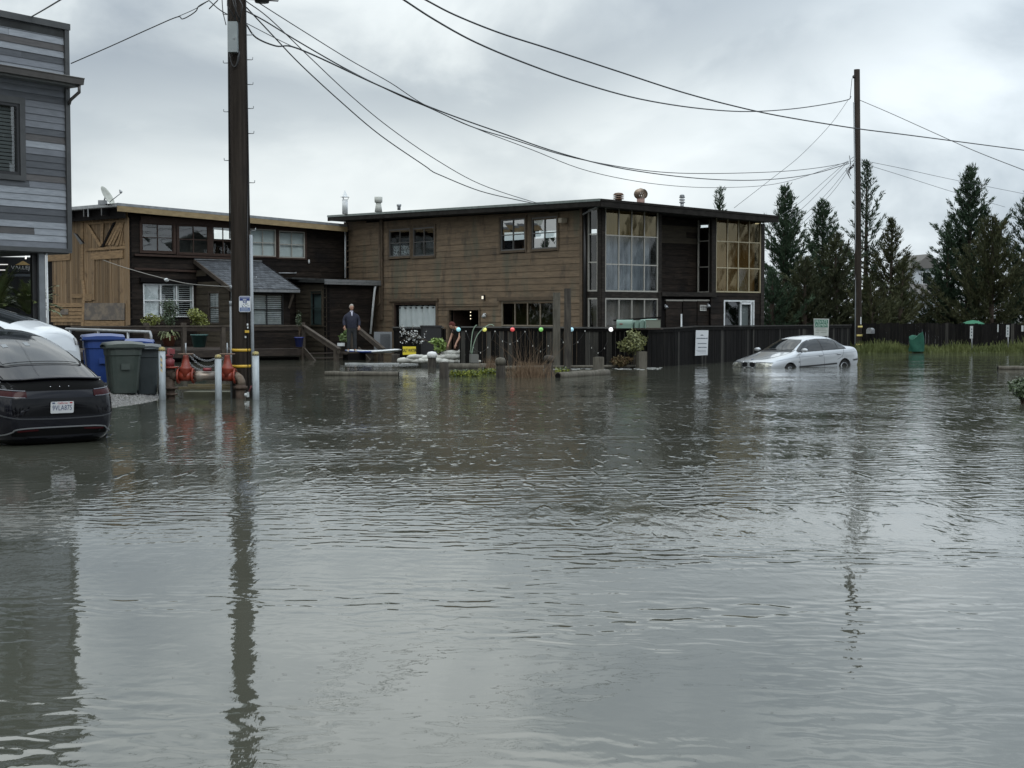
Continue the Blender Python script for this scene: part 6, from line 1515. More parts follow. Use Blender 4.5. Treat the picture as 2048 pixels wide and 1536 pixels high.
# ---- dark electric sedan and white hatchback, one shell shape with different heights
ev = [
 S8(-2.36, (0, .36), (.46, .36), (.60, .42), (.66, .58), (.60, .70), (.44, .74), (.22, .755), (0, .76)),
 S8(-2.31, (0, .28), (.60, .28), (.74, .38), (.80, .60), (.74, .80), (.60, .90), (.3, .935), (0, .945)),
 S8(-2.22, (0, .24), (.66, .24), (.82, .34), (.87, .62), (.84, .86), (.72, 1.01), (.38, 1.075), (0, 1.095)),
 S8(-1.98, (0, .2), (.74, .20), (.88, .32), (.92, .66), (.89, .90), (.77, 1.045), (.42, 1.125), (0, 1.145)),
 S8(-1.55, (0, .2), (.78, .18), (.91, .30), (.93, .66), (.90, .92), (.77, 1.05), (.55, 1.185), (0, 1.225)),
 S8(-1.05, (0, .2), (.78, .18), (.91, .30), (.93, .66), (.90, .93), (.79, 1.02), (.58, 1.30), (0, 1.355)),
 S8(-.5, (0, .2), (.78, .18), (.91, .30), (.93, .66), (.90, .92), (.80, .98), (.58, 1.385), (0, 1.435)),
 S8(.0, (0, .2), (.78, .18), (.91, .30), (.93, .66), (.90, .90), (.80, .95), (.585, 1.395), (0, 1.445)),
 S8(.5, (0, .2), (.78, .18), (.91, .30), (.93, .66), (.89, .88), (.79, .93), (.60, 1.29), (0, 1.35)),
 S8(1.05, (0, .2), (.78, .18), (.91, .30), (.93, .64), (.88, .84), (.77, .91), (.61, 1.02), (0, 1.08)),
 S8(1.4, (0, .2), (.78, .18), (.90, .30), (.92, .62), (.87, .79), (.76, .85), (.45, .90), (0, .92)),
 S8(2.0, (0, .2), (.70, .20), (.84, .30), (.86, .52), (.80, .66), (.68, .73), (.4, .77), (0, .785)),
 S8(2.34, (0, .25), (.46, .25), (.58, .32), (.62, .46), (.56, .56), (.42, .61), (.22, .64), (0, .65)),
]
ev = [(x, [(y*(.87 if x < -2.2 else .91 if x < -1.9 else .97 if x < -1.5 else 1), z*(1 if x < -1.9 or x > 1.2 or z < .95 else 1.045)) for y, z in p]) for x, p in ev]
def ev_common(c, sc=1.0):
    for sd_ in ('L', 'R'):
        top = ([-1.72, -1.45, -1.1, -.6, 0, .45, .98], [1.04*sc, 1.145*sc, 1.235*sc, 1.32*sc, 1.35*sc, 1.245*sc, .96*sc])
        c.patch('side_window_frame', m_gloss, sd_, list(np.linspace(-1.74, 1.0, 26)), ([-1.74, 1.0], [.985*sc, .90*sc]), ([-1.75, -1.45, -1.1, -.6, 0, .45, 1.0], [1.05*sc, 1.17*sc, 1.26*sc, 1.345*sc, 1.375*sc, 1.275*sc, .985*sc]), 8, off=.003)
        for a, b in ((-.05, .92), (-.98, -.12), (-1.62, -1.04)): c.patch('side_window', m_cglass, sd_, list(np.linspace(a, b, 12)), ([-1.70, .95], [.995*sc, .915*sc]), top, 6, off=.007)
    for x in (1.42, -1.42):
        for y in (-.79, .79): c.wheel(x, y, .335, .22, m_tyre, m_rim, 10)
th = R(39); hd = math.pi/2+th
rearw = at(118, 870, 18.35)
fwd = Vector((math.cos(hd), math.sin(hd), 0)); pt = R(6.3)
loc = Vector((rearw.x, 18.35, 0))+fwd*2.32; loc.z = -.19+2.32*math.sin(pt)-.065
bk = Car('dark_sedan', 'glossy dark sedan seen from behind with its tail in the flood at the left edge', loc, hd, -pt, m_carblack, ev, arch=((1.42, -1.42), .34, .39))
ev_common(bk)
bk.patch('rear_window', m_cglass, 'T', list(np.linspace(-.555, .555, 14)), lambda u: -1.70+.22*u*u, lambda u: .35, 14, off=.005)
bk.patch('painted_glass_haze', M('rear_glass_light', (.018, .020, .024), .08, col2=(.012, .014, .017), ns=2.5, obj=True), 'T', list(np.linspace(-.50, .50, 14)), lambda u: -1.64+.22*u*u, lambda u: -.62+.1*u*u, 10, off=.009)  # paler patch paints a hazy sheen over the rear window
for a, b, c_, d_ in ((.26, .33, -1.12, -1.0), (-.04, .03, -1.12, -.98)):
    bk.patch('painted_glass_reflection', M('painted_glint', (.10, .115, .13), .2), 'T', [a, (a+b)/2, b], lambda u: c_, lambda u: d_, 2, off=.012)  # pale patches paint reflections onto the rear glass
bk.line('window_edge', m_seam, 'T', [(-.56, -.35), (-.565, -1.2), (-.53, -1.62), (-.30, -1.70), (0, -1.725), (.30, -1.70), (.53, -1.62), (.565, -1.2), (.56, -.35)], .02, off=.010)
for s_ in (-1, 1):
    bk.line('boot_gap', m_seam, 'T', [(s_*.60, -1.45), (s_*.62, -1.8), (s_*.60, -2.1), (s_*.55, -2.19)], .012)
# gloss panel under the tail lip, dark lip shadow, lamps, plate, bumper
bk.patch('tail_panel', M('dull_black', (.004, .004, .004), .6, spec=.05), 'B', list(np.linspace(-.70, .70, 20)), lambda u: .955-.02*u*u, lambda u: 1.065-.09*u*u, 4, off=.004)
V = []; n = 24   # raised tail lip
for k in range(n+1):
    y = -.66+1.32*k/n; h = bk.cast((-4, y, 1.075-.10*y*y), (1, 0, 0)); p = h[0]
    V += [p+Vector((.12, 0, .025)), p+Vector((-.035, 0, .040)), p+Vector((-.035, 0, .022)), p+Vector((.06, 0, -.01))]
MB().add(V, [(4*k+j, 4*k+(j+1) % 4, 4*k+4+(j+1) % 4, 4*k+4+j) for k in range(n) for j in range(4)], 0, True).build('tail_lip', m_carblack, bk.t, local=True)
for s_ in (-1, 1):
    bk.patch('tail_lamp', m_redlamp, 'B', list(np.linspace(s_*.44, s_*.855, 14)), lambda u: .875+.03*(abs(u)-.44), lambda u: .945-.02*(abs(u)-.44)**2, 4, off=.009)
    bk.line('lamp_light_guide', M('lamp_rim_pale', (.10, .105, .12), .2), 'B', [(s_*.45, .95), (s_*.65, .955), (s_*.80, .95), (s_*.85, .92), (s_*.80, .885), (s_*.62, .875), (s_*.46, .872)], .008, off=.013)
bk.patch('lower_boot_panel', m_gloss, 'B', list(np.linspace(-.62, .62, 18)), lambda u: .64, lambda u: .86, 4, off=.004)
bk.line('bumper_edge_sheen', M('edge_sheen', (.035, .037, .042), .3), 'B', [(-.80, .66), (-.55, .615), (0, .60), (.55, .615), (.80, .66)], .018, off=.008)  # pale line paints the sheen along the bumper edge
bk.patch('diffuser', MATS['dull_black'], 'B', list(np.linspace(-.62, .62, 18)), lambda u: .385+.0*u, lambda u: .475-.12*max(0, abs(u)-.48), 4, off=.008)
bk.line('diffuser_trim', M('grey_trim', (.14, .145, .15), .4), 'B', [(-.72, .385), (-.62, .44), (-.52, .485), (0, .492), (.52, .485), (.62, .44), (.72, .385)], .018, off=.016)
bk.line('reflector', m_redlamp, 'B', [(.30, .462), (.56, .455)], .022, off=.018); bk.line('reflector', m_redlamp, 'B', [(-.56, .455), (-.30, .462)], .022, off=.018)
h = bk.cast((-4, 0, .745), (1, 0, 0)); px_ = h[0].x-.018
pl = MB(); P = []
for cy, cz_, s in ((.152-.015, .82-.015, 0), (-.152+.015, .82-.015, 1), (-.152+.015, .67+.015, 2), (.152-.015, .67+.015, 3)):
    for k in range(4): a_ = math.pi/2*(s+k/3); P.append(Vector((px_, cy+.015*math.cos(a_), cz_+.015*math.sin(a_))))
pl.prism(P, (.006, 0, 0)); plo = pl.build('number_plate', M('plate_white', (.50, .51, .52), .4), bk.t, local=True)
text_mesh('9VLA875', .095, (px_-.001, 0, .737), (0, -1, 0), (0, 0, 1), M('plate_ink', (.015, .03, .10), .5), 'plate_number', plo, ext=.001, wx=.70, spacing=1.05, local=True)
text_mesh('California', .038, (px_-.001, 0, .800), (0, -1, 0), (0, 0, 1), M('plate_red', (.35, .03, .04), .5), 'plate_script', plo, ext=.001, shear=.3, wx=.9, local=True)
for y in (.115, -.115): MB().box((px_-.001, y, .803), .002, .035, .018).build('plate_sticker', M('plate_red', (.35, .03, .04), .5) if y < 0 else M('plate_ink', (.015, .03, .10), .5), plo, local=True)
for k in range(3): 
    h = bk.cast((-4, -.12+.12*k, 1.0), (1, 0, 0)); MB().lathe([(.008, 0), (.006, .006), (0, .007)], h[0], h[1], 8).build('water_drop', m_chrome, bk.t, local=True)
# white car
hw = math.pi-.20; SCW = 1.12
wh = [(x, [(y, z*SCW) for y, z in p]) for x, p in ev]
rw = at(121, 700, 24.2); fw_ = Vector((math.cos(hw), math.sin(hw), 0)); lw_ = Vector((rw.x, 24.2, 0))+fw_*2.30
sw = Car('white_hatchback', 'white hatchback parked beyond the dark sedan showing its tail and dark windows', (lw_.x, lw_.y, .24), hw, R(-.5), m_carwhite, wh, arch=((1.42, -1.42), .34, .39))
ev_common(sw, SCW)
sw.patch('rear_window', m_cglass, 'T', list(np.linspace(-.555, .555, 12)), lambda u: -1.75+.22*u*u, lambda u: .3, 12, off=.006)
for s_ in (-1, 1):
    sw.patch('tail_lamp', M('smoked_lamp', (.06, .045, .045), .15, coat=1., col2=(.25, .24, .23), ns=9, obj=True, lo=.5, hi=.6), 'B', list(np.linspace(s_*.44, s_*.86, 14)), lambda u: .93, lambda u: 1.055-.06*(abs(u)-.44), 4, off=.009)
    sw.patch('tail_lamp_side', MATS['smoked_lamp'], 'L' if s_ > 0 else 'R', list(np.linspace(-2.24, -1.98, 8)), ([-2.26, -1.96], [.93, .99]), ([-2.26, -1.96], [1.04, 1.02]), 4, off=.008)
sw.line('bumper_gap', m_seam, 'L', [(-2.2, .74), (-1.9, .72), (-1.76, .60)], .012); sw.line('bumper_gap', m_seam, 'R', [(-2.2, .74), (-1.9, .72), (-1.76, .60)], .012)
# ================================================================ PEOPLE
def skinned(name, verts, edges, radii, mat, parent, root=0, sub=2, **kw):
    me = bpy.data.meshes.new(name); me.from_pydata([tuple(v) for v in verts], edges, []); ob = bpy.data.objects.new('tmp', me); COL.objects.link(ob)
    md = ob.modifiers.new('skin', 'SKIN'); md.use_smooth_shade = True
    for i, r in enumerate(radii):
        sv = me.skin_vertices[0].data[i]; sv.radius = (r, r) if not isinstance(r, tuple) else r; sv.use_root = (i == root)
    m2 = ob.modifiers.new('s', 'SUBSURF'); m2.levels = sub; m2.render_levels = sub
    dg = bpy.context.evaluated_depsgraph_get(); full = bpy.data.meshes.new_from_object(ob.evaluated_get(dg)); bpy.data.objects.remove(ob)
    full.materials.clear(); full.materials.append(mat); full.name = name; full.polygons.foreach_set('use_smooth', [True]*len(full.polygons))
    return link(name, full, parent, True, **kw)
m_skin = M('skin', (.36, .20, .14), .55); m_jacket = M('navy_jacket', (.022, .024, .038), .8, col2=(.032, .034, .048), ns=12, obj=True); m_trous = M('dark_grey_trousers', (.024, .026, .028), .85, col2=(.034, .036, .038), ns=12, obj=True)
m_hair = M('grey_hair', (.34, .32, .29), .8, col2=(.24, .225, .20), ns=40, obj=True); m_shirt = M('pale_shirt', (.42, .42, .50), .8)
def head(parent, c, yaw, hairmat, r=.105, tilt=0.0, glasses=False, skin=None, hat=None):
    """egg-shaped skull with brow, nose, lips, ears; looks along +x rotated by yaw"""
    def bump_(d, t_, w, a): q = (d-Vector(t_)).length; return a*math.exp(-(q/w)**2)
    V = []; n1, n2 = 22, 28; rot = Matrix.Rotation(yaw, 3, 'Z') @ Matrix.Rotation(tilt, 3, 'Y')
    def surf(th, ph):
        d = Vector((math.sin(th)*math.cos(ph), math.sin(th)*math.sin(ph), math.cos(th)))
        k = 1.0; k += bump_(d, (.97, 0, -.10), .14, .17)+bump_(d, (.93, 0, .22), .22, .03)+bump_(d, (.86, 0, -.75), .22, .06)+bump_(d, (.93, 0, -.42), .14, .06)
        for s_ in (-1, 1): k += bump_(d, (.90, s_*.33, .10), .13, -.06)+bump_(d, (0, s_*1.0, 0), .16, .14)+bump_(d, (.80, s_*.45, -.20), .2, .03)
        p = Vector((d.x*.93, d.y*.76, d.z*1.12))*k*r
        if d.z < 0: p.y *= 1-.25*(-d.z); p.x += .012*(-d.z)
        return p
    for i in range(n1+1):
        for j in range(n2): V.append(Vector(c)+rot @ surf(math.pi*i/n1, 2*math.pi*j/n2))
    return V, [(i*n2+j, (i+1)*n2+j, (i+1)*n2+(j+1) % n2, i*n2+(j+1) % n2) for i in range(n1) for j in range(n2)], rot
def hair_cap(parent, c, rot, mat, r=.105, k=1.06, low=.25):
    V = []; Fq = []; n1, n2 = 14, 28
    for i in range(n1+1):
        for j in range(n2):
            ph = 2*math.pi*j/n2; fr_ = math.cos(ph); lim = (1.02 if fr_ > .55 else 1.45+.55*max(0, -fr_)+.25*(1-abs(fr_))); th = lim*i/n1
            d = Vector((math.sin(th)*math.cos(ph), math.sin(th)*math.sin(ph), math.cos(th)))
            V.append(Vector(c)+rot @ (Vector((d.x*.95, d.y*.80, d.z*1.14))*r*(k+.02*math.sin(ph*9)*math.sin(th*7))))
    m_ = MB(); m_.add(V, [(i*n2+j, (i+1)*n2+j, (i+1)*n2+(j+1) % n2, i*n2+(j+1) % n2) for i in range(n1) for j in range(n2)], 0, True)
    return m_.build('hair', mat, parent, local=True)
def hand_bits(wr, d, up, side, curl=.5):
    """palm and five bent fingers as extra skin chains: returns verts, edges(rel), radii"""
    wr, d, up = Vector(wr), Vector(d).normalized(), Vector(up).normalized(); s = d.cross(up).normalized()*side; V = [wr+d*.035, wr+d*.075]; E = [(0, 1)]; Rr = [(.028, .017), (.034, .016)]
    for k, (o, L) in enumerate(((-.030, .062), (-.010, .074), (.010, .070), (.029, .055))):
        p = wr+d*.085+s*o; b = d
        i0 = len(V); V.append(p); E.append((1, i0)); Rr.append((.010, .010))
        for q in range(3): b = (b-up*curl*.55).normalized(); V.append(V[-1]+b*L/3); E.append((len(V)-2, len(V)-1)); Rr.append((.009-.0012*q,)*2)
    t0 = wr+d*.03-s*.035; V.append(t0); E.append((0, len(V)-1)); Rr.append((.013, .013)); V.append(t0+(d*.7-s*.6-up*.2).normalized()*.035); E.append((len(V)-2, len(V)-1)); Rr.append((.011, .011)); V.append(V[-1]+(d*.9-up*.4).normalized()*.03); E.append((len(V)-2, len(V)-1)); Rr.append((.009, .009))
    return V, E, Rr
# standing man: local frame, x = the way he faces, y = his left
hp_ = at(703.5, 703.5, 53.4); 
mz = hp_.z
man = thing('person', 'grey haired man in a navy jacket standing at the foot of the deck steps', 'person', hp_, -math.pi/2+.22)
H = 1.76
sc = 1.0
body_v = [(0, 0, .95), (0, 0, 1.10), (0, 0, 1.30), (0, 0, 1.43), (.01, 0, 1.50), (.015, 0, 1.555)]
body_e = [(0, 1), (1, 2), (2, 3), (3, 4), (4, 5)]; body_r = [(.10, .10), (.10, .10), (.11, .10), (.08, .07), (.052, .052), (.05, .05)]
def limb(v, e, r, start, pts, rad):
    last = start
    for p, q in zip(pts, rad): v.append(p); e.append((last, len(v)-1)); r.append(q if isinstance(q, tuple) else (q, q)); last = len(v)-1
    return last
arms = {1: [(0, .17, 1.38), (-.03, .27, 1.16), (.06, .27, .95)], -1: [(0, -.17, 1.38), (-.03, -.275, 1.17), (.06, -.27, .95)]}
for s_ in (1, -1):
    w_ = limb(body_v, body_e, body_r, 2, arms[s_], [.04, .036, .028])
    hv, he, hr = hand_bits(arms[s_][2], (.25, -.12*s_, -.95), (1, 0, .2), s_, .35); b0 = len(body_v)
    body_v += hv; body_e += [(a+b0, b+b0) for a, b in he]+[(w_, b0)]; body_r += hr
    limb(body_v, body_e, body_r, 0, [(0, .10*s_, .88), (.01, .115*s_, .48), (-.01, .12*s_, .10), (.10, .14*s_, .035)], [.085, .055, .04, .035])
bd_ = skinned('body', body_v, body_e, body_r, m_skin, man)
hv_, hf_, hrot = head(man, (.03, 0, 1.655), .10, m_hair)
import bmesh
bmh = bmesh.new(); bmh.from_mesh(bd_.data); vs_ = [bmh.verts.new(v) for v in hv_]
for f in hf_:
    try: bmh.faces.new([vs_[i] for i in f]).smooth = True
    except ValueError: pass
bmh.to_mesh(bd_.data); bmh.free()
hair_cap(man, (.025, 0, 1.66), hrot, m_hair)
for s_ in (1, -1):
    e_ = Vector((.03, 0, 1.655))+hrot @ Vector((.088, s_*.033, .012)); MB().lathe([(0, -.012), (.011, -.006), (.011, .006), (0, .012)], e_, 'y', 8).build('eye', m_blackmetal, man, local=True)
m_ = MB(); c = Vector((.03, 0, 1.655)); m_.tube([c+hrot @ Vector((.098, y, .014)) for y in (-.055, -.03, 0, .03, .055)], .0045, 5); m_.tube([c+hrot @ Vector((.098, .055, .014)), c+hrot @ Vector((0, .08, .014))], .003, 4); m_.build('spectacles', m_blackmetal, man, local=True)
m_ = MB(); m_.tube([c+hrot @ Vector((.094, y, -.046)) for y in (-.022, 0, .022)], .005, 5); m_.build('mouth', M('lips', (.25, .09, .08), .6), man, local=True)
def loft(m_, secs, n=22):
    """elliptical sections (x, z, half depth, half width)"""
    vs = []
    for x, z, rx, ry in secs:
        for j in range(n):
            th_ = 2*math.pi*j/n; k_ = 1+.018*math.sin(5*th_+z*23)
            vs.append((x+math.cos(th_)*rx*k_, math.sin(th_)*ry*k_, z+.010*math.sin(3*th_+z*9)))
    m_.add(vs, [(i*n+j, i*n+(j+1) % n, (i+1)*n+(j+1) % n, (i+1)*n+j) for i in range(len(secs)-1) for j in range(n)], 0, True)
    m_.add(vs[:n], [tuple(range(n))[::-1]]); m_.add(vs[-n:], [tuple(range(n))])
m_ = MB(); loft(m_, [(0, .875, .135, .185), (0, .90, .145, .195), (.01, 1.0, .150, .195), (.02, 1.12, .160, .200), (.02, 1.25, .155, .210), (.005, 1.36, .135, .215), (0, 1.42, .11, .185), (0, 1.46, .085, .12), (.0, 1.50, .07, .078)])
for s_ in (1, -1):
    m_.tube(crom([(0, .145*s_, 1.365), (-.012, .215*s_, 1.315), (-.035, .272*s_, 1.16), (.02, .275*s_, 1.04), (.055, .268*s_, .975)], 4), [.066]*4+[.070]*4+[.064]*4+[.056]*5, 14)
m_.build('jacket', m_jacket, man, local=True)
m_ = MB(); m_.prism([Vector((.062, .036, 1.505)), Vector((.062, -.036, 1.505)), Vector((.158, -.008, 1.34)), Vector((.158, .008, 1.34))], (.012, 0, 0)); m_.build('shirt_front', m_shirt, man, local=True)
MB().lathe([(.062, 1.475), (.060, 1.535), (.052, 1.54)], (.012, 0, 0), 'z', 14).build('collar', m_shirt, man, local=True)
tv = [(0, 0, .97), (0, 0, .88)]; te = [(0, 1)]; tr_r = [(.155, .155), (.155, .155)]
for s_ in (1, -1): limb(tv, te, tr_r, 1, [(.0, .10*s_, .78), (.015, .115*s_, .46), (0, .125*s_, .05)], [.105, .078, .070])
skinned('trousers', tv, te, tr_r, m_trous, man)
for s_ in (1, -1):
    sh = MB(); n, k = 10, 10; vs = []
    for i in range(n+1):
        u = i/n; w = .048*(math.sin(math.pi*min(.96, .12+u*.85))**.5); hgt = .09-.045*u
        for j in range(k): a_ = 2*math.pi*j/k; vs.append((-.09+.28*u, .13*s_+math.cos(a_)*w+.02*s_*u, max(0, hgt/2+math.sin(a_)*hgt/2)))
    sh.add(vs, [(i*k+j, i*k+(j+1) % k, (i+1)*k+(j+1) % k, (i+1)*k+j) for i in range(n) for j in range(k)], 0, True); sh.add([vs[j] for j in range(k)], [tuple(range(k))[::-1]]); sh.add([vs[n*k+j] for j in range(k)], [tuple(range(k))])
    sh.build('shoe', M('pale_shoe', (.33, .34, .33), .6), man, local=True)
# the tread he stands on
m_ = MB(); m_.box((hp_.x, hp_.y, hp_.z-.045), .9, .5, .08, .6); m_.build('step_tread', m_deck, dk)
m_ = MB(); m_.box((hp_.x+.1, hp_.y-.02, hp_.z/2-.25), .75, .4, hp_.z+.4, .6); m_.build('step_riser', m_core, dk)
# bending person at the gate
gp = at(929, 712, 46.85); gp.z = .02; lady = thing('person', 'person in dark top and reddish cap bending behind the fence end', 'person', gp, -math.pi/2-.9)
v_ = [(0, 0, .88), (.12, 0, 1.02), (.27, 0, 1.16), (.36, 0, 1.24), (.42, 0, 1.26)]; e_ = [(0, 1), (1, 2), (2, 3), (3, 4)]; r_ = [(.10, .10), (.10, .10), (.10, .10), (.055, .055), (.05, .05)]
for s_ in (1, -1):
    w_ = limb(v_, e_, r_, 2, [(.30, .19*s_, 1.16), (.38, .23*s_, .92), (.50, .20*s_, .72)], [.05, .04, .028])
    hv, he, hr = hand_bits((.50, .20*s_, .72), (.4, 0, -.9), (1, 0, .3), s_, .4); b0 = len(v_); v_ += hv; e_ += [(a+b0, b+b0) for a, b in he]+[(w_, b0)]; r_ += hr
    limb(v_, e_, r_, 0, [(-.02, .10*s_, .84), (.06, .11*s_, .46), (-.03, .12*s_, .10), (.08, .13*s_, .035)], [.085, .055, .04, .035])
bl = skinned('body', v_, e_, r_, m_skin, lady); hv_, hf_, hrot = head(lady, (.50, 0, 1.32), .0, m_hair, tilt=.6)
bmh = bmesh.new(); bmh.from_mesh(bl.data); vs_ = [bmh.verts.new(v) for v in hv_]
for f in hf_:
    try: bmh.faces.new([vs_[i] for i in f]).smooth = True
    except ValueError: pass
bmh.to_mesh(bl.data); bmh.free()
hair_cap(lady, (.495, 0, 1.325), hrot, M('cap_dull_red', (.075, .022, .018), .8), k=1.10)
tv = [(0, 0, .86), (.12, 0, 1.02), (.27, 0, 1.16), (.34, 0, 1.215)]; te = [(0, 1), (1, 2), (2, 3)]; tr_r = [(.165, .13), (.165, .135), (.165, .12), (.085, .07)]
for s_ in (1, -1): limb(tv, te, tr_r, 2, [(.30, .19*s_, 1.15), (.335, .215*s_, 1.04)], [.075, .066])
skinned('shirt', tv, te, tr_r, M('black_shirt', (.02, .02, .022), .85), lady)
tv = [(0, 0, .92), (0, 0, .84)]; te = [(0, 1)]; tr_r = [(.155, .125)]*2
for s_ in (1, -1): limb(tv, te, tr_r, 1, [(.02, .10*s_, .74), (.07, .115*s_, .46), (-.02, .125*s_, .06)], [.10, .078, .066])
skinned('trousers', tv, te, tr_r, m_trous, lady)
# ================================================================ LIGHTS ON THE FENCE
fA, fB = at(922, 632, 46.4), at(1292, 632, 46.0)
cols = [('pale_blue', (.30, .62, .68), 917), ('yellow', (.70, .68, .16), 969), ('red', (.60, .07, .07), 1025), ('green', (.22, .55, .14), 1082), ('light_blue', (.32, .56, .66), 1143), ('white', (.85, .85, .85), 1222)]
names = ['pale turquoise glowing ball lamp at the left end of the fence', 'yellow glowing ball lamp beside the arched canes', 'red glowing ball lamp on the fence top', 'green glowing ball lamp on the fence between the red one and the tall posts', 'light blue glowing ball lamp just right of the two tall posts', 'bright white glowing ball lamp left of the mailboxes']
for (nm, c, px), lb in zip(cols, names):
    p = at(px, 659, 45.86); t_ = thing('ball_lamp', lb, 'lamp', p, group='coloured ball lamps along the fence')
    mt_ = M('lit_ball_'+nm, c, .25, emit=c, es=.38 if nm != 'white' else 1.0, coat=.8)
    MB().lathe([(.072*math.sin(math.pi*k/10), -.072*math.cos(math.pi*k/10)) for k in range(11)], p, 'z', 16).build('globe', mt_, t_)
    MB().lathe([(.026, .062), (.026, .098), (.012, .11)], p, 'z', 8).build('socket', m_blackmetal, t_)
ws = thing('light_string', 'sagging string of small clear bulbs across the board fence', 'light string', at(1080, 660, 46.1)); wpts = []
anch = [932, 990, 1050, 1112, 1170, 1222]
for a, b in zip(anch, anch[1:]):
    for k in range(8):
        f_ = k/8; x = a+(b-a)*f_; y = 662+ (30+14*math.sin(a))*4*f_*(1-f_); wpts.append(at(x, y, 45.90))
MB().tube(wpts, .005, 4).build('cord', m_blackmetal, ws)
for k, p in enumerate(wpts):
    if k % 2 == 0: MB().lathe([(0, -.05), (.013, -.04), (.013, -.01), (0, 0)], p+Vector((0, -.02, U(-.02, .02))), 'z', 6).build('bulb', M('clear_bulb', (.55, .55, .52), .3), ws)
# arched canes in a planter
pc = onz(949, 728); pc.y = 44.9; pc = at(948, 716, 44.9); cp = thing('cane_planter', 'square grey planter with two tall pale canes arching over the fence', 'planter', (pc.x, pc.y, 0)); 
MB().box((pc.x, pc.y, at(0, 717, 44.9).z), .24, .24, .26, .3).build('pot', M('grey_pot', (.13, .13, .12), .7), cp)
m_cane = M('pale_green_cane', (.20, .27, .20), .5)
for P_ in ([(942, 708), (942, 690), (945, 665), (950, 653), (954, 650)], [(944, 708), (947, 690), (956, 668), (972, 653), (982, 649), (988, 652)]):
    MB().tube(crom([at(x, y, 45.1) for x, y in P_]), .016, 6).build('cane', m_cane, cp)
# ================================================================ VEGETATION
def rand_unit(n): v = nrs.normal(size=(n, 3)); return v/np.linalg.norm(v, axis=1)[:, None]
def leaf_cloud(name, centers, radii, n, size, mat, parent, aspect=.45, up=.2, shell=.55, kindstuff=False):
    centers = np.array(centers, float); radii = np.array(radii, float); idx = nrs.choice(len(centers), n, p=(radii[:, 0]*radii[:, 1]*radii[:, 2])**.66/((radii[:, 0]*radii[:, 1]*radii[:, 2])**.66).sum())
    d = rand_unit(n); rr = (shell+(1-shell)*nrs.rand(n))**.7; P = centers[idx]+d*radii[idx]*rr[:, None]
    nrm = d*.8+rand_unit(n)*.9+np.array([0, 0, up]); nrm /= np.linalg.norm(nrm, axis=1)[:, None]
    a = np.cross(nrm, rand_unit(n)); a /= np.linalg.norm(a, axis=1)[:, None]; b = np.cross(nrm, a)
    s = size*(.6+.8*nrs.rand(n))[:, None]
    V = np.stack([P-a*s, P-b*s*aspect, P+a*s, P+b*s*aspect], 1).reshape(-1, 3); Fq = np.arange(4*n).reshape(-1, 4)
    return np_mesh(name, V, Fq, mat, parent)
m_leafy = M('yellow_green_leaf', (.085, .105, .018), .5, col2=(.19, .20, .04), ns=14); m_leafd = M('dark_green_leaf', (.022, .040, .018), .5, col2=(.05, .075, .03), ns=9); m_leafo = M('olive_leaf', (.10, .115, .04), .5, col2=(.18, .18, .07), ns=10)
m_twig = M('twig_brown', (.06, .045, .032), .8); m_straw = M('dry_straw', (.20, .14, .09), .8, col2=(.12, .08, .052), ns=12); m_weed = M('weed_green', (.10, .13, .02), .6, col2=(.20, .21, .04), ns=10)
def shrub(name, label, px, py, Y, w, h, n, size, mat, stems=5, z0=None, cat='shrub', shell=.4, group=None, pot=None):
    c = at(px, py, Y); zb_ = c.z-h/2 if z0 is None else z0; t_ = thing(name, label, cat, (c.x, c.y, zb_), group=group); m_ = MB(); cs = []; rs = []
    for k in range(stems):
        a_ = U(0, 6.28); e = Vector((c.x+math.cos(a_)*w*U(.1, .36), c.y+math.sin(a_)*w*.3, c.z+h*U(-.15, .36))); m_.tube(crom([(c.x, c.y, zb_), ((c.x+e.x)/2+U(-.03, .03), c.y, (zb_+e.z)/2), e], 3), [.014]*3+[.010]*3+[.006], 5)
        cs.append(e); rs.append((w*U(.2, .3), w*U(.2, .3), h*U(.16, .26)))
    cs.append(c); rs.append((w*.36, w*.3, h*.36)); m_.build('stem', m_twig, t_); leaf_cloud('foliage', [tuple(q) for q in cs], rs, n, size, mat, t_, shell=shell)
    if pot:
        pm, pr_, ph = pot; MB().lathe([(pr_*.72, 0), (pr_, ph*.9), (pr_*1.08, ph*.9), (pr_*1.08, ph), (pr_*.9, ph), (pr_*.85, ph*.8), (0, ph*.8)], (c.x, c.y, zb_-ph*.95), 'z', 20).build('pot', pm, t_)
    return t_
m_teal = M('teal_pot', (.045, .12, .11), .35, col2=(.035, .09, .085), ns=4); m_redpot = M('terracotta_dark', (.09, .035, .022), .6); m_bluepot = M('blue_pot', (.012, .022, .14), .3)
shrub('potted_shrub', 'round yellow green shrub in a large teal pot on the deck', 398, 640, 52.6, .95, .95, 1500, .045, m_leafy, 7, z0=.95, pot=(m_teal, .30, .48))
shrub('potted_shrub', 'loose light green shrub at the left end of the shuttered window', 300, 642, 52.4, 1.0, .55, 500, .045, m_leafy, 5, z0=.85)
shrub('potted_conifer', 'tall feathery dark green potted plant before the louvred shutters', 338, 632, 52.5, .85, 1.3, 1100, .040, m_leafd, 9, z0=.55, shell=.1)
shrub('potted_shrub', 'tall sparse dark plant in the deep blue pot near the steps', 598, 642, 52.9, .35, .85, 240, .035, m_leafd, 4, z0=.85, shell=.1, pot=(m_bluepot, .17, .36))
shrub('potted_shrub', 'green leafy plant behind the man at the top of the steps', 689, 676, 55.5, .5, .6, 260, .06, M('mid_green_leaf', (.06, .10, .025), .5, col2=(.11, .16, .05), ns=8), 4, z0=.5)
p_ = at(682, 689, 55.3); MB().box(p_, .28, .2, .12, .1).build('white_box', m_white, label='small white planter box on the steps behind the man', cat='box')
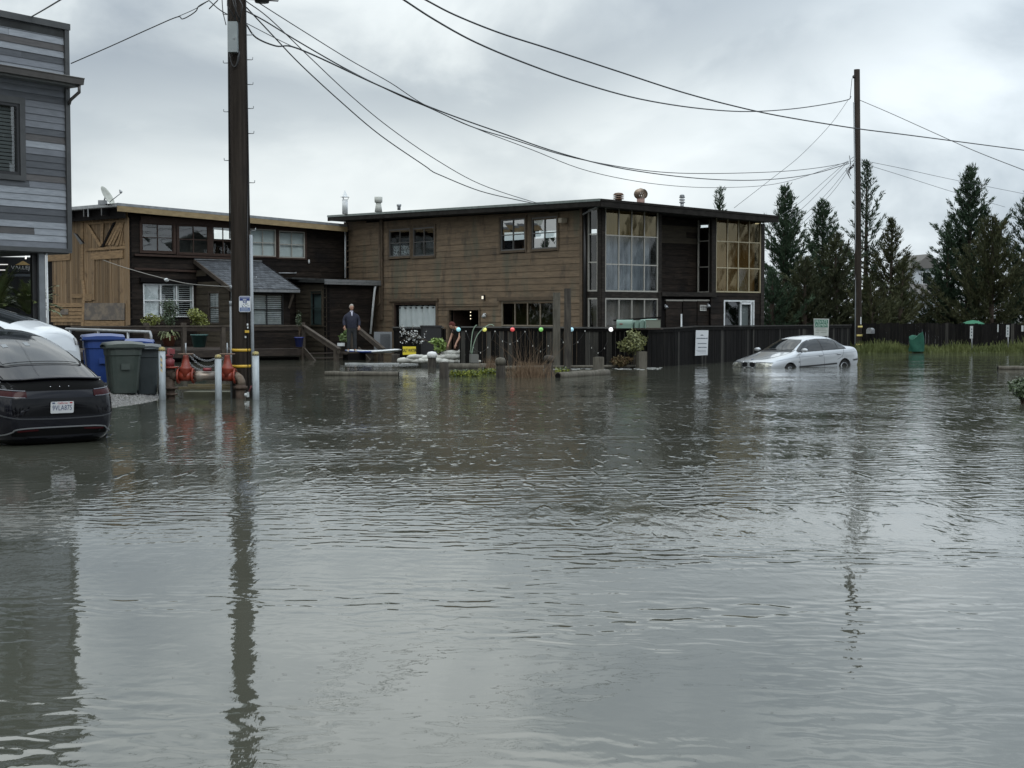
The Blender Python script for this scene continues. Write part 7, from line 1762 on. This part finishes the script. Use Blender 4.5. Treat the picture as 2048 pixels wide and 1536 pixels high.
frond_plant('spider_plant', 'grassy arching plant in the dark terracotta pot behind the bins', at(337, 669, 50.8), 40, .50, M('strap_leaf', (.14, .17, .07), .5, col2=(.22, .24, .12), ns=6), seed=9, leaf=.02, droop=2.2, spread=1.2, cat='plant', up=.9)
q_ = at(338, 692, 50.8); MB().lathe([(.17, 0), (.27, .34), (.29, .36), (.25, .36), (0, .30)], q_, 'z', 18).build('pot', m_redpot, label='dark terracotta bowl pot holding the grassy arching plant', cat='pot')
shrub('shrub', 'fresh green potted shrub between the sandbags and the bending person', 879, 693, 46.6, .55, .55, 420, .06, M('fresh_green_leaf', (.12, .19, .035), .5, col2=(.22, .30, .08), ns=8), 5, z0=.35)
# flowering branch with white petals
fb__ = thing('flowering_branch', 'thin branch of white blossom leaning left from the green shrub before the dark fence', 'branch', at(868, 690, 50.5))
trunk = crom([at(x, y, 50.5) for x, y in ((866, 690), (852, 681), (838, 676), (822, 672), (808, 664))]); m_ = MB(); m_.tube(trunk, .018, 5); PP = []
for k in range(34):
    i = rng.randint(6, len(trunk)-1); a = trunk[i]; b = a+Vector((U(-.5, .12), U(-.15, .15), U(-.30, .42))); m_.tube([a, (a+b)/2+Vector((0, 0, U(-.04, .06))), b], .006, 4)
    for q in range(6): PP.append(tuple(a.lerp(b, U(.2, 1))))
m_.build('twig', m_twig, fb__); PP = np.array(PP); leaf_cloud('blossom', PP, np.full((len(PP), 3), .035), 330, .026, M('blossom_white', (.55, .56, .55), .7), fb__, aspect=.8)
# bush by the grey post, with dry reddish undergrowth
shrub('shrub', 'olive green bush growing against the fence under the mailboxes', 1268, 688, 45.2, 1.05, 1.0, 1500, .055, m_leafo, 8, z0=-.1)
shrub('shrub', 'low reddish brown scrub at the foot of the olive bush', 1240, 722, 45.0, .9, .5, 700, .04, M('rusty_scrub', (.10, .060, .032), .7, col2=(.06, .055, .025), ns=8), 5, z0=-.2)
def blades(name, base_pts, L, lean_, w, mat, parent, curve=.4):
    V = []; Fq = []
    for b in base_pts:
        a_ = U(0, 6.28); l = L*U(.55, 1.1); ln = lean_*U(.1, 1); o = Vector((math.cos(a_)*ln, math.sin(a_)*ln, 1)).normalized(); sd = o.cross(Vector((U(-1, 1), U(-1, 1), .2))).normalized()*w; p = Vector(b); prev = None
        for k in range(4):
            f_ = k/3; q = p+o*l*f_+Vector((math.cos(a_), math.sin(a_), -.4))*l*curve*ln*f_*f_; ww_ = sd*(1-f_*.85); i = len(V); V += [q-ww_, q+ww_]
            if prev is not None: Fq.append((prev, prev+1, i+1, i))
            prev = i
    return np_mesh(name, np.array([tuple(v) for v in V]), np.array(Fq), mat, parent)
gc = onz(1056, 755); t_ = thing('dry_grass_clump', 'straw coloured dry grass clump between two piles', 'grass clump', (gc.x, gc.y, 0))
blades('blades', [(gc.x+nrs.normal()*.26, gc.y+nrs.normal()*.2, -.05) for _ in range(650)], .50, .38, .007, m_straw, t_); blades('long_stalks', [(gc.x+nrs.normal()*.24, gc.y+nrs.normal()*.15, 0) for _ in range(60)], 1.35, .85, .005, m_straw, t_, .25)
gc = onz(983, 743); t_ = thing('dry_grass_clump', 'smaller faded grass tuft standing left of the flat topped pile', 'grass clump', (gc.x, gc.y, 0))
blades('blades', [(gc.x+nrs.normal()*.12, gc.y+nrs.normal()*.1, -.05) for _ in range(200)], .52, .30, .006, m_straw, t_)
for px0, px1, py, lb, n in ((905, 952, 752, 'longer patch of yellow green weeds right of the dark leaning pile', 1400), (960, 992, 748, 'short patch of green weeds left of the flat topped pile', 800), (1113, 1136, 746, 'thin green tuft of grass behind the hollow log', 300)):
    a, b = onz(px0, py), onz(px1, py); t_ = thing('weed_patch', lb, 'weeds', ((a.x+b.x)/2, a.y, 0), group='weeds growing out of the water')
    cs = [(a.x+(b.x-a.x)*k/6, a.y+U(-.1, .1), .05) for k in range(7)]; leaf_cloud('leaves', cs, [(abs(b.x-a.x)/7, .18, .12)]*7, n, .030, m_weed, t_, shell=.1)
    leaf_cloud('leaves', cs, [(abs(b.x-a.x)/7, .18, .16)]*7, n//3, .034, m_leafd, t_, shell=.1)
# the grass bank
V = []
bpts = []
for _ in range(16000):
    x = rng.uniform(15.6, 24.6); y = 62.2+rng.random()**.8*3.4
    g_ = ground_h(x, y)
    if g_ > -.06: bpts.append((x, y, g_-.02))
hmap = lambda x: .16+.10*max(0, math.sin(x*1.9+.5))+.10*max(0, math.sin(x*.83+1.2))
V = []; Fq = []
for (x, y, z) in bpts:
    h_ = hmap(x)*(rng.uniform(.3, 1.2) if rng.random() < .9 else rng.uniform(1.2, 2.0)); a_ = rng.uniform(0, 6.28); dx, dy = math.cos(a_)*h_*.35, math.sin(a_)*h_*.35; w = .018; i = len(V)
    V += [(x-w, y, z), (x+w, y, z), (x+dx+w*.3, y+dy, z+h_), (x+dx-w*.3, y+dy, z+h_)]; Fq.append((i, i+1, i+2, i+3))
np_mesh('bank_grass', np.array(V), np.array(Fq), M('bank_green', (.052, .066, .020), .6, col2=(.105, .12, .042), ns=1.6), kind='stuff', label='green grass and weeds on the bank below the far fence')
# bank clutter
tp = at(1833, 683, 64.3); t_ = thing('green_tarp', 'dark green tarpaulin sack slumped on the bank before the far fence', 'tarp', (tp.x, tp.y, .1)); V = []; n1, n2 = 10, 16
for i in range(n1+1):
    for j in range(n2):
        v = i/n1; th = 2*math.pi*j/n2; top_ = .72+.12*math.cos(th)-.10*math.sin(2*th); rr = .33*(1-.10*v)*(1+.10*math.sin(3*th+v*5)+.05*math.sin(7*th)); V.append((tp.x+math.cos(th)*rr*1.05, tp.y+math.sin(th)*rr*.7, .05+top_*v))
m_ = MB(); m_.add(V, [(i*n2+j, i*n2+(j+1) % n2, (i+1)*n2+(j+1) % n2, (i+1)*n2+j) for i in range(n1) for j in range(n2)], 0, True); tpx = [Vector(V[n1*n2+j]) for j in range(n2)]; cn = sum(tpx, Vector())/n2+Vector((0, 0, -.05)); mid_ = [q_.lerp(cn, .5)+Vector((0, 0, .04*math.sin(3*j))) for j, q_ in enumerate(tpx)]; m_.add(tpx+mid_+[cn], [(j, (j+1) % n2, n2+(j+1) % n2, n2+j) for j in range(n2)]+[(n2+j, n2+(j+1) % n2, 2*n2) for j in range(n2)], 0, True); m_.build('sheet', M('tarp_green', (.014, .062, .042), .6, col2=(.02, .085, .058), ns=4), t_)
up_ = at(1946, 645, 72.0); t_ = thing('parasol', 'faded green parasol showing above the far fence', 'parasol', (up_.x, up_.y, 0)); zc1_ = at(1946, 641, 72).z
MB().lathe([(.60, -.17), (.58, -.10), (.30, .02), (.02, .07)], (up_.x, up_.y, zc1_-.05), 'z', 8, sm=False).build('canopy', M('parasol_green', (.04, .14, .085), .7), t_); MB().tube([(up_.x, up_.y, -.2), (up_.x, up_.y, zc1_)], .02, 6).build('pole', m_galv, t_)
for px, y0, y1, yb_, w, lb in ((1943, 652, 677, 699, 5.5, 'white marker plate on a thin stake under the green parasol'), (2015.5, 650, 674, 692, 6, 'white marker plate on a leaning stake near the right end of the far fence'), (1996, 649, 664, 690, 2, 'narrow pale strip hanging on the far fence between the two marker plates'), (2045, 651, 663, 690, 4, 'pale grey plate at the right edge of the far fence')):
    Yb = 64.6 if w > 3 and px < 2040 else 65.9; a = at(px-w/2, y0, Yb); b = at(px+w/2, y1, Yb); t_ = thing('marker_post', lb, 'marker', (a.x, Yb, 0), group='marker plates along the far fence')
    MB().obox((a.x, Yb, b.z), (b.x-a.x, 0, 0), (0, .015, 0), (0, 0, a.z-b.z)).build('plate', M('marker_white', (.38, .40, .40), .6), t_)
    if w > 3 and px < 2040:
        MB().tube([((a.x+b.x)/2+.02, Yb+.03, b.z+.2), ((a.x+b.x)/2+.05, Yb+.03, 0)], .022, 6).build('stake', m_galv, t_)
        for k in range(3):
            MB().box(((a.x+b.x)/2, Yb-.006, b.z+(a.z-b.z)*(.25+.25*k)), .05, .004, .06).build('print_mark', m_ink, t_)
mp_ = mailbox(1744, 65.8, .26, .48, .26, -math.pi/2-.5, 'lone silver mailbox on the dark post right of the far pole', M('mailbox_silver', (.40, .41, .42), .35, metal=.5, col2=(.20, .21, .22), ns=9), zb_=at(1744, 667, 65.8).z, group=None)
m_ = MB(); c = at(1744, 667, 65.8); m_.box((c.x, 66.0, c.z/2-.2), .10, .10, c.z+.4); m_.build('mail_post', m_fence, label='dark post under the lone silver mailbox', cat='post')
# leafy branch at the right edge
shrub('shrub', 'dark glossy leaved bush entering at the right edge above the water', 2046, 782, 26.8, .62, .48, 1500, .035, M('glossy_leaf', (.030, .050, .020), .35, col2=(.06, .085, .035), ns=12), 8, z0=-.1, shell=.1)
# ---------------------------------------------------------------- conifers
def conifer(name, label, px, ytip, Yd, halfw, seed, mat, dens=1.0, airy=0., lowf=.06, skew=0., group='dark cypress trees beyond the fences', loc=None, Hh=None, upsweep=.75):
    r = np.random.RandomState(seed)
    if loc is None: tp_ = at(px, ytip, Yd); H_ = tp_.z; x0, y0 = tp_.x, Yd; halfw *= 1.42
    else: x0, y0 = loc; H_ = Hh
    t_ = thing(name, label, 'tree', (x0, y0, 0), group=group); m_ = MB()
    m_.tube([(x0-skew, y0, -.3), (x0-skew*.6, y0, H_*.35), (x0-skew*.2, y0, H_*.7), (x0, y0, H_)], [.20, .14, .07, .012], 8)
    tr = []; nl = int(120*dens*(H_/9)); P0 = []; D0 = []; Ls = []
    for i in range(nl):
        f = lowf+(1-lowf)*(i+r.rand())/nl; f = min(f, .995); az_ = i*2.399+r.rand()*.8
        prof_ = (1-f)**.78*(1 if f > .18 else .75+f*1.4); L = halfw*prof_*(.45+.85*r.rand())*(1.0+.22*math.sin(f*17+seed))+.12
        el = upsweep*(.35+.9*f)+r.normal()*.12; d = Vector((math.cos(az_)*math.cos(el), math.sin(az_)*math.cos(el), math.sin(el))); b = Vector((x0-skew*(1-f)*.9, y0, H_*f-L*math.sin(el)*.55)); 
        mid = b+d*L*.5-Vector((0, 0, L*.05)); e = b+d*L+Vector((0, 0, L*.16)); tr.append((b, mid, e, L))
        if i % 2 == 0 or L > .8: m_.tube([b, mid, e], [.022*min(1.5, L)+.006, .014, .004], 4, caps=False)
    m_.build('trunk', M('tree_bark', (.045, .035, .028), .9), t_)
    P, D = [], []
    for b, mid, e, L in tr:
        k = max(4, int(L*13*(1-airy*.55)))
        for q in range(k):
            u = (.16+.10*airy*3+(.84-.30*airy)*((q+r.rand())/k)); p = b.lerp(mid, u*2) if u < .5 else mid.lerp(e, u*2-1); dd_ = (e-b).normalized()
            P.append((p.x+r.normal()*.05, p.y+r.normal()*.05, p.z+r.normal()*.035)); D.append((dd_.x+r.normal()*.3, dd_.y+r.normal()*.3, dd_.z+.25+r.normal()*.2))
    P, D = np.array(P), np.array(D); nb_ = 7; P = np.repeat(P, nb_, 0); D = np.repeat(D, nb_, 0)+r.normal(size=(len(P), 3))*.32; D /= np.linalg.norm(D, axis=1)[:, None]; n = len(P); P = P+r.normal(size=P.shape)*.045
    s = np.cross(D, r.normal(size=(n, 3))); s /= np.linalg.norm(s, axis=1)[:, None]; l = (.15+.19*r.rand(n))[:, None]; w = (.014+.018*r.rand(n))[:, None]
    V = np.stack([P, P+D*l*.5+s*w, P+D*l, P+D*l*.5-s*w], 1).reshape(-1, 3); np_mesh('crown', V, np.arange(4*n).reshape(-1, 4), mat, t_); return t_
m_cy = M('cypress_green', (.022, .040, .024), .7, col2=(.044, .070, .040), ns=1.6, lo=.35, hi=.65); m_cy2 = M('cypress_olive', (.030, .038, .018), .7, col2=(.058, .060, .028), ns=1.4); m_cyb = M('cypress_brown', (.030, .036, .020), .7, col2=(.050, .056, .028), ns=1.2)
T = conifer
T('cypress', 'cypress nearest the right end of the roof, thin spire tip', 1571, 376, 76, 2.3, 3, m_cy, 1.35)
T('cypress', 'cypress with a crooked tip between the first spire and the far pole', 1646, 404, 78, 2.2, 5, m_cy, 1.3)
T('cypress', 'brownish lower cypress filling the gap left of the far pole', 1672, 470, 74, 2.2, 8, m_cyb, 1.2)
T('cypress', 'tall airy cypress directly behind the far pole with see through branches', 1734, 325, 80, 2.0, 13, m_cy, .85, airy=.8)
T('cypress', 'cypress right of the far pole with a rounded top', 1784, 442, 78, 1.75, 17, m_cy2, 1.35, airy=.3)
T('cypress', 'low broad cypress before the white house', 1806, 530, 76, .85, 19, m_cy2, 1.1, skew=.2)
T('cypress', 'bushy low cypress right of the pole near the fence', 1742, 560, 72, 2.0, 21, m_cy2, 1.1)
T('cypress', 'tallest full cypress right of the white house, bent tip', 1941, 338, 80, 3.1, 23, m_cy, 1.5)
T('cypress', 'wide olive cypress in front of the tallest one', 1985, 440, 76, 3.2, 29, m_cy2, 1.35)
T('cypress', 'left shoulder cypress beside the tallest full one', 1897, 452, 79, 1.0, 37, m_cy, 1.2)
T('cypress', 'cypress cut by the right edge', 2066, 368, 79, 2.6, 31, m_cy, 1.3)
T('cypress', 'low brown cypress between the first two spires', 1610, 520, 73, 2.0, 43, m_cyb, 1.1)
T('cypress', 'cypress of which only the thin tip shows above the brown roof', 1440, 379, 82, .75, 41, m_cy, .75, airy=.5)
T('cypress', 'dark low cypress at the end wall behind the black fence', 1545, 545, 72, 1.8, 47, m_cy, 1.1)
# trees across the street that the tall panes and the water mirror
T('street_tree', 'tall cypress across the street, outside the view and mirrored in the tall panes', 0, 0, 0, 2.6, 60, m_cy, 1.1, group='cypresses round the street outside the view', loc=(58, 44), Hh=9.2)
o_ = [o for o in COL.objects if o.name == 'street_tree'][0]
for k, (x, y, h_) in enumerate(((60, 40, 8.3), (61, 36, 9.0), (59, 48, 8.0), (60, 32, 8.6), (58, 52, 8.8), (61, 28, 8.2), (57, 56, 9.0), (62, 23, 8.8), (56, 61, 8.4), (62, 17, 8.6), (60, 44, 7.8), (-42, 61, 7.4), (-44, 66, 8.4), (-46, 71, 7.8), (-43, 76, 8.2),
                                 (-30, -16, 9), (-24, -18, 10), (-18, -16, 9), (-12, -18, 10.5), (-6, -16, 9), (0, -18, 10), (6, -17, 9), (12, -18, 10), (18, -16, 9.5), (26, -17, 10), (34, -14, 9), (42, -8, 10), (50, 2, 9))):  # unseen row behind the camera, added to darken reflections
    dup(o_, (x, y, 0), k*1.3, label='cypress standing outside the view, seen only in reflections', scale=(h_/9.2*(1.5 if y < 10 else 1),)*2+(h_/9.2,))
# ---------------------------------------------------------------- white house beyond the trees
HY = 104; hA = at(1835, 632, HY); hs = thing('white_house', 'pale grey two storey house glimpsed between the cypresses', 'house', (hA.x+1, HY, 0)); HFc = Face((hA.x-.5, HY), (1, .15), (.15, -1))
m_hw = M('pale_clapboard', (.42, .45, .48), .6, rnd=.04); q1 = HFc.hit(1835, 540)[1]
def hb(mb, a, b, c, d, o0, o1): bxf(mb, HFc, a, b, c, d, o0, o1)
m_ = MB(); hb(m_, 0, 3.2, -.4, 3.2, -5, 0); hb(m_, .6, 2.6, 3.2, 5.2, -4, -.8); m_.build('wall', m_hw, hs)
for k in range(12):
    m_ = MB(); hb(m_, .02, 3.18, .3+.24*k, .3+.24*k+.225, 0, .03); m_.build('siding_board', m_hw, hs)
m_ = MB(); P = [HFc.p(-.3, 3.15, .35), HFc.p(3.5, 3.15, .35), HFc.p(3.2, 3.9, -.8), HFc.p(0, 3.9, -.8)]; m_.prism(P, (0, 0, .12)); m_.build('roof', M('house_roof', (.13, .125, .12), .8), hs)
m_ = MB(); P = [HFc.p(.3, 5.15, -.5), HFc.p(2.9, 5.15, -.5), HFc.p(1.6, 6.2, -.5)]; m_.prism(P, HFc.n*-4); m_.build('gable_roof', M('house_roof', (.13, .125, .12), .8), hs)
for a, c in ((1.15, 3.95), (1.9, 1.2)):
    m_ = MB(); o_w = -.77 if c > 3 else .05; hb(m_, a, a+.75, c, c+.95, o_w, o_w+.04); w_ = m_.build('window', m_white, hs)
    m_ = MB(); hb(m_, a+.08, a+.67, c+.08, c+.87, o_w+.04, o_w+.05); m_.build('pane', m_gloss, w_)
# ---------------------------------------------------------------- floating leaf litter
V = []; Fq = []
for _ in range(330):
    px, py = rng.uniform(20, 2030), 860+rng.random()**.8*660
    c = onz(px, py, .003); 
    if mnoise.noise(Vector((c.x*.8, c.y*.8, 5))) < -.05: continue
    a_ = rng.uniform(-.6, .6); l = rng.uniform(.005, .016); w = rng.uniform(.0008, .002); d = Vector((math.cos(a_), math.sin(a_), 0)); s_ = Vector((-d.y, d.x, 0)); bend = s_*rng.uniform(-.006, .006); i = len(V)
    V += [c-d*l-s_*w, c-d*l+s_*w, c+bend+s_*w, c+bend-s_*w, c+d*l+s_*w, c+d*l-s_*w]; Fq += [(i, i+1, i+2, i+3), (i+3, i+2, i+4, i+5)]
np_mesh('floating_litter', np.array([tuple(v) for v in V]), np.array(Fq), M('dark_litter', (.02, .018, .014), .8), kind='stuff', label='scattered dark bits of leaf litter floating on the near water')

# loose stones on the wet shore
V = []; Fq = []
for _ in range(9000):
    y = rng.uniform(22.5, 31.2); x = shore_x(y)-rng.random()**1.6*2.6+.10
    z = ground_h(x, y)
    if z < -.03: continue
    s_ = rng.uniform(.008, .026); a_ = rng.uniform(0, 3.14); ca, sa = math.cos(a_)*s_, math.sin(a_)*s_; i = len(V); hh = s_*rng.uniform(.4, .8)
    V += [(x+ca, y+sa, z), (x-sa, y+ca, z), (x-ca, y-sa, z), (x+sa, y-ca, z), (x+ca*.5, y+sa*.5, z+hh), (x-sa*.5, y+ca*.5, z+hh), (x-ca*.5, y-sa*.5, z+hh), (x+sa*.5, y-ca*.5, z+hh)]
    Fq += [(i, i+1, i+5, i+4), (i+1, i+2, i+6, i+5), (i+2, i+3, i+7, i+6), (i+3, i, i+4, i+7), (i+4, i+5, i+6, i+7)]
np_mesh('gravel', np.array(V), np.array(Fq), M('gravel_stone', (.10, .10, .095), .5, col2=(.26, .25, .24), ns=31), kind='stuff', label='loose wet grey gravel on the shore beside the bins')
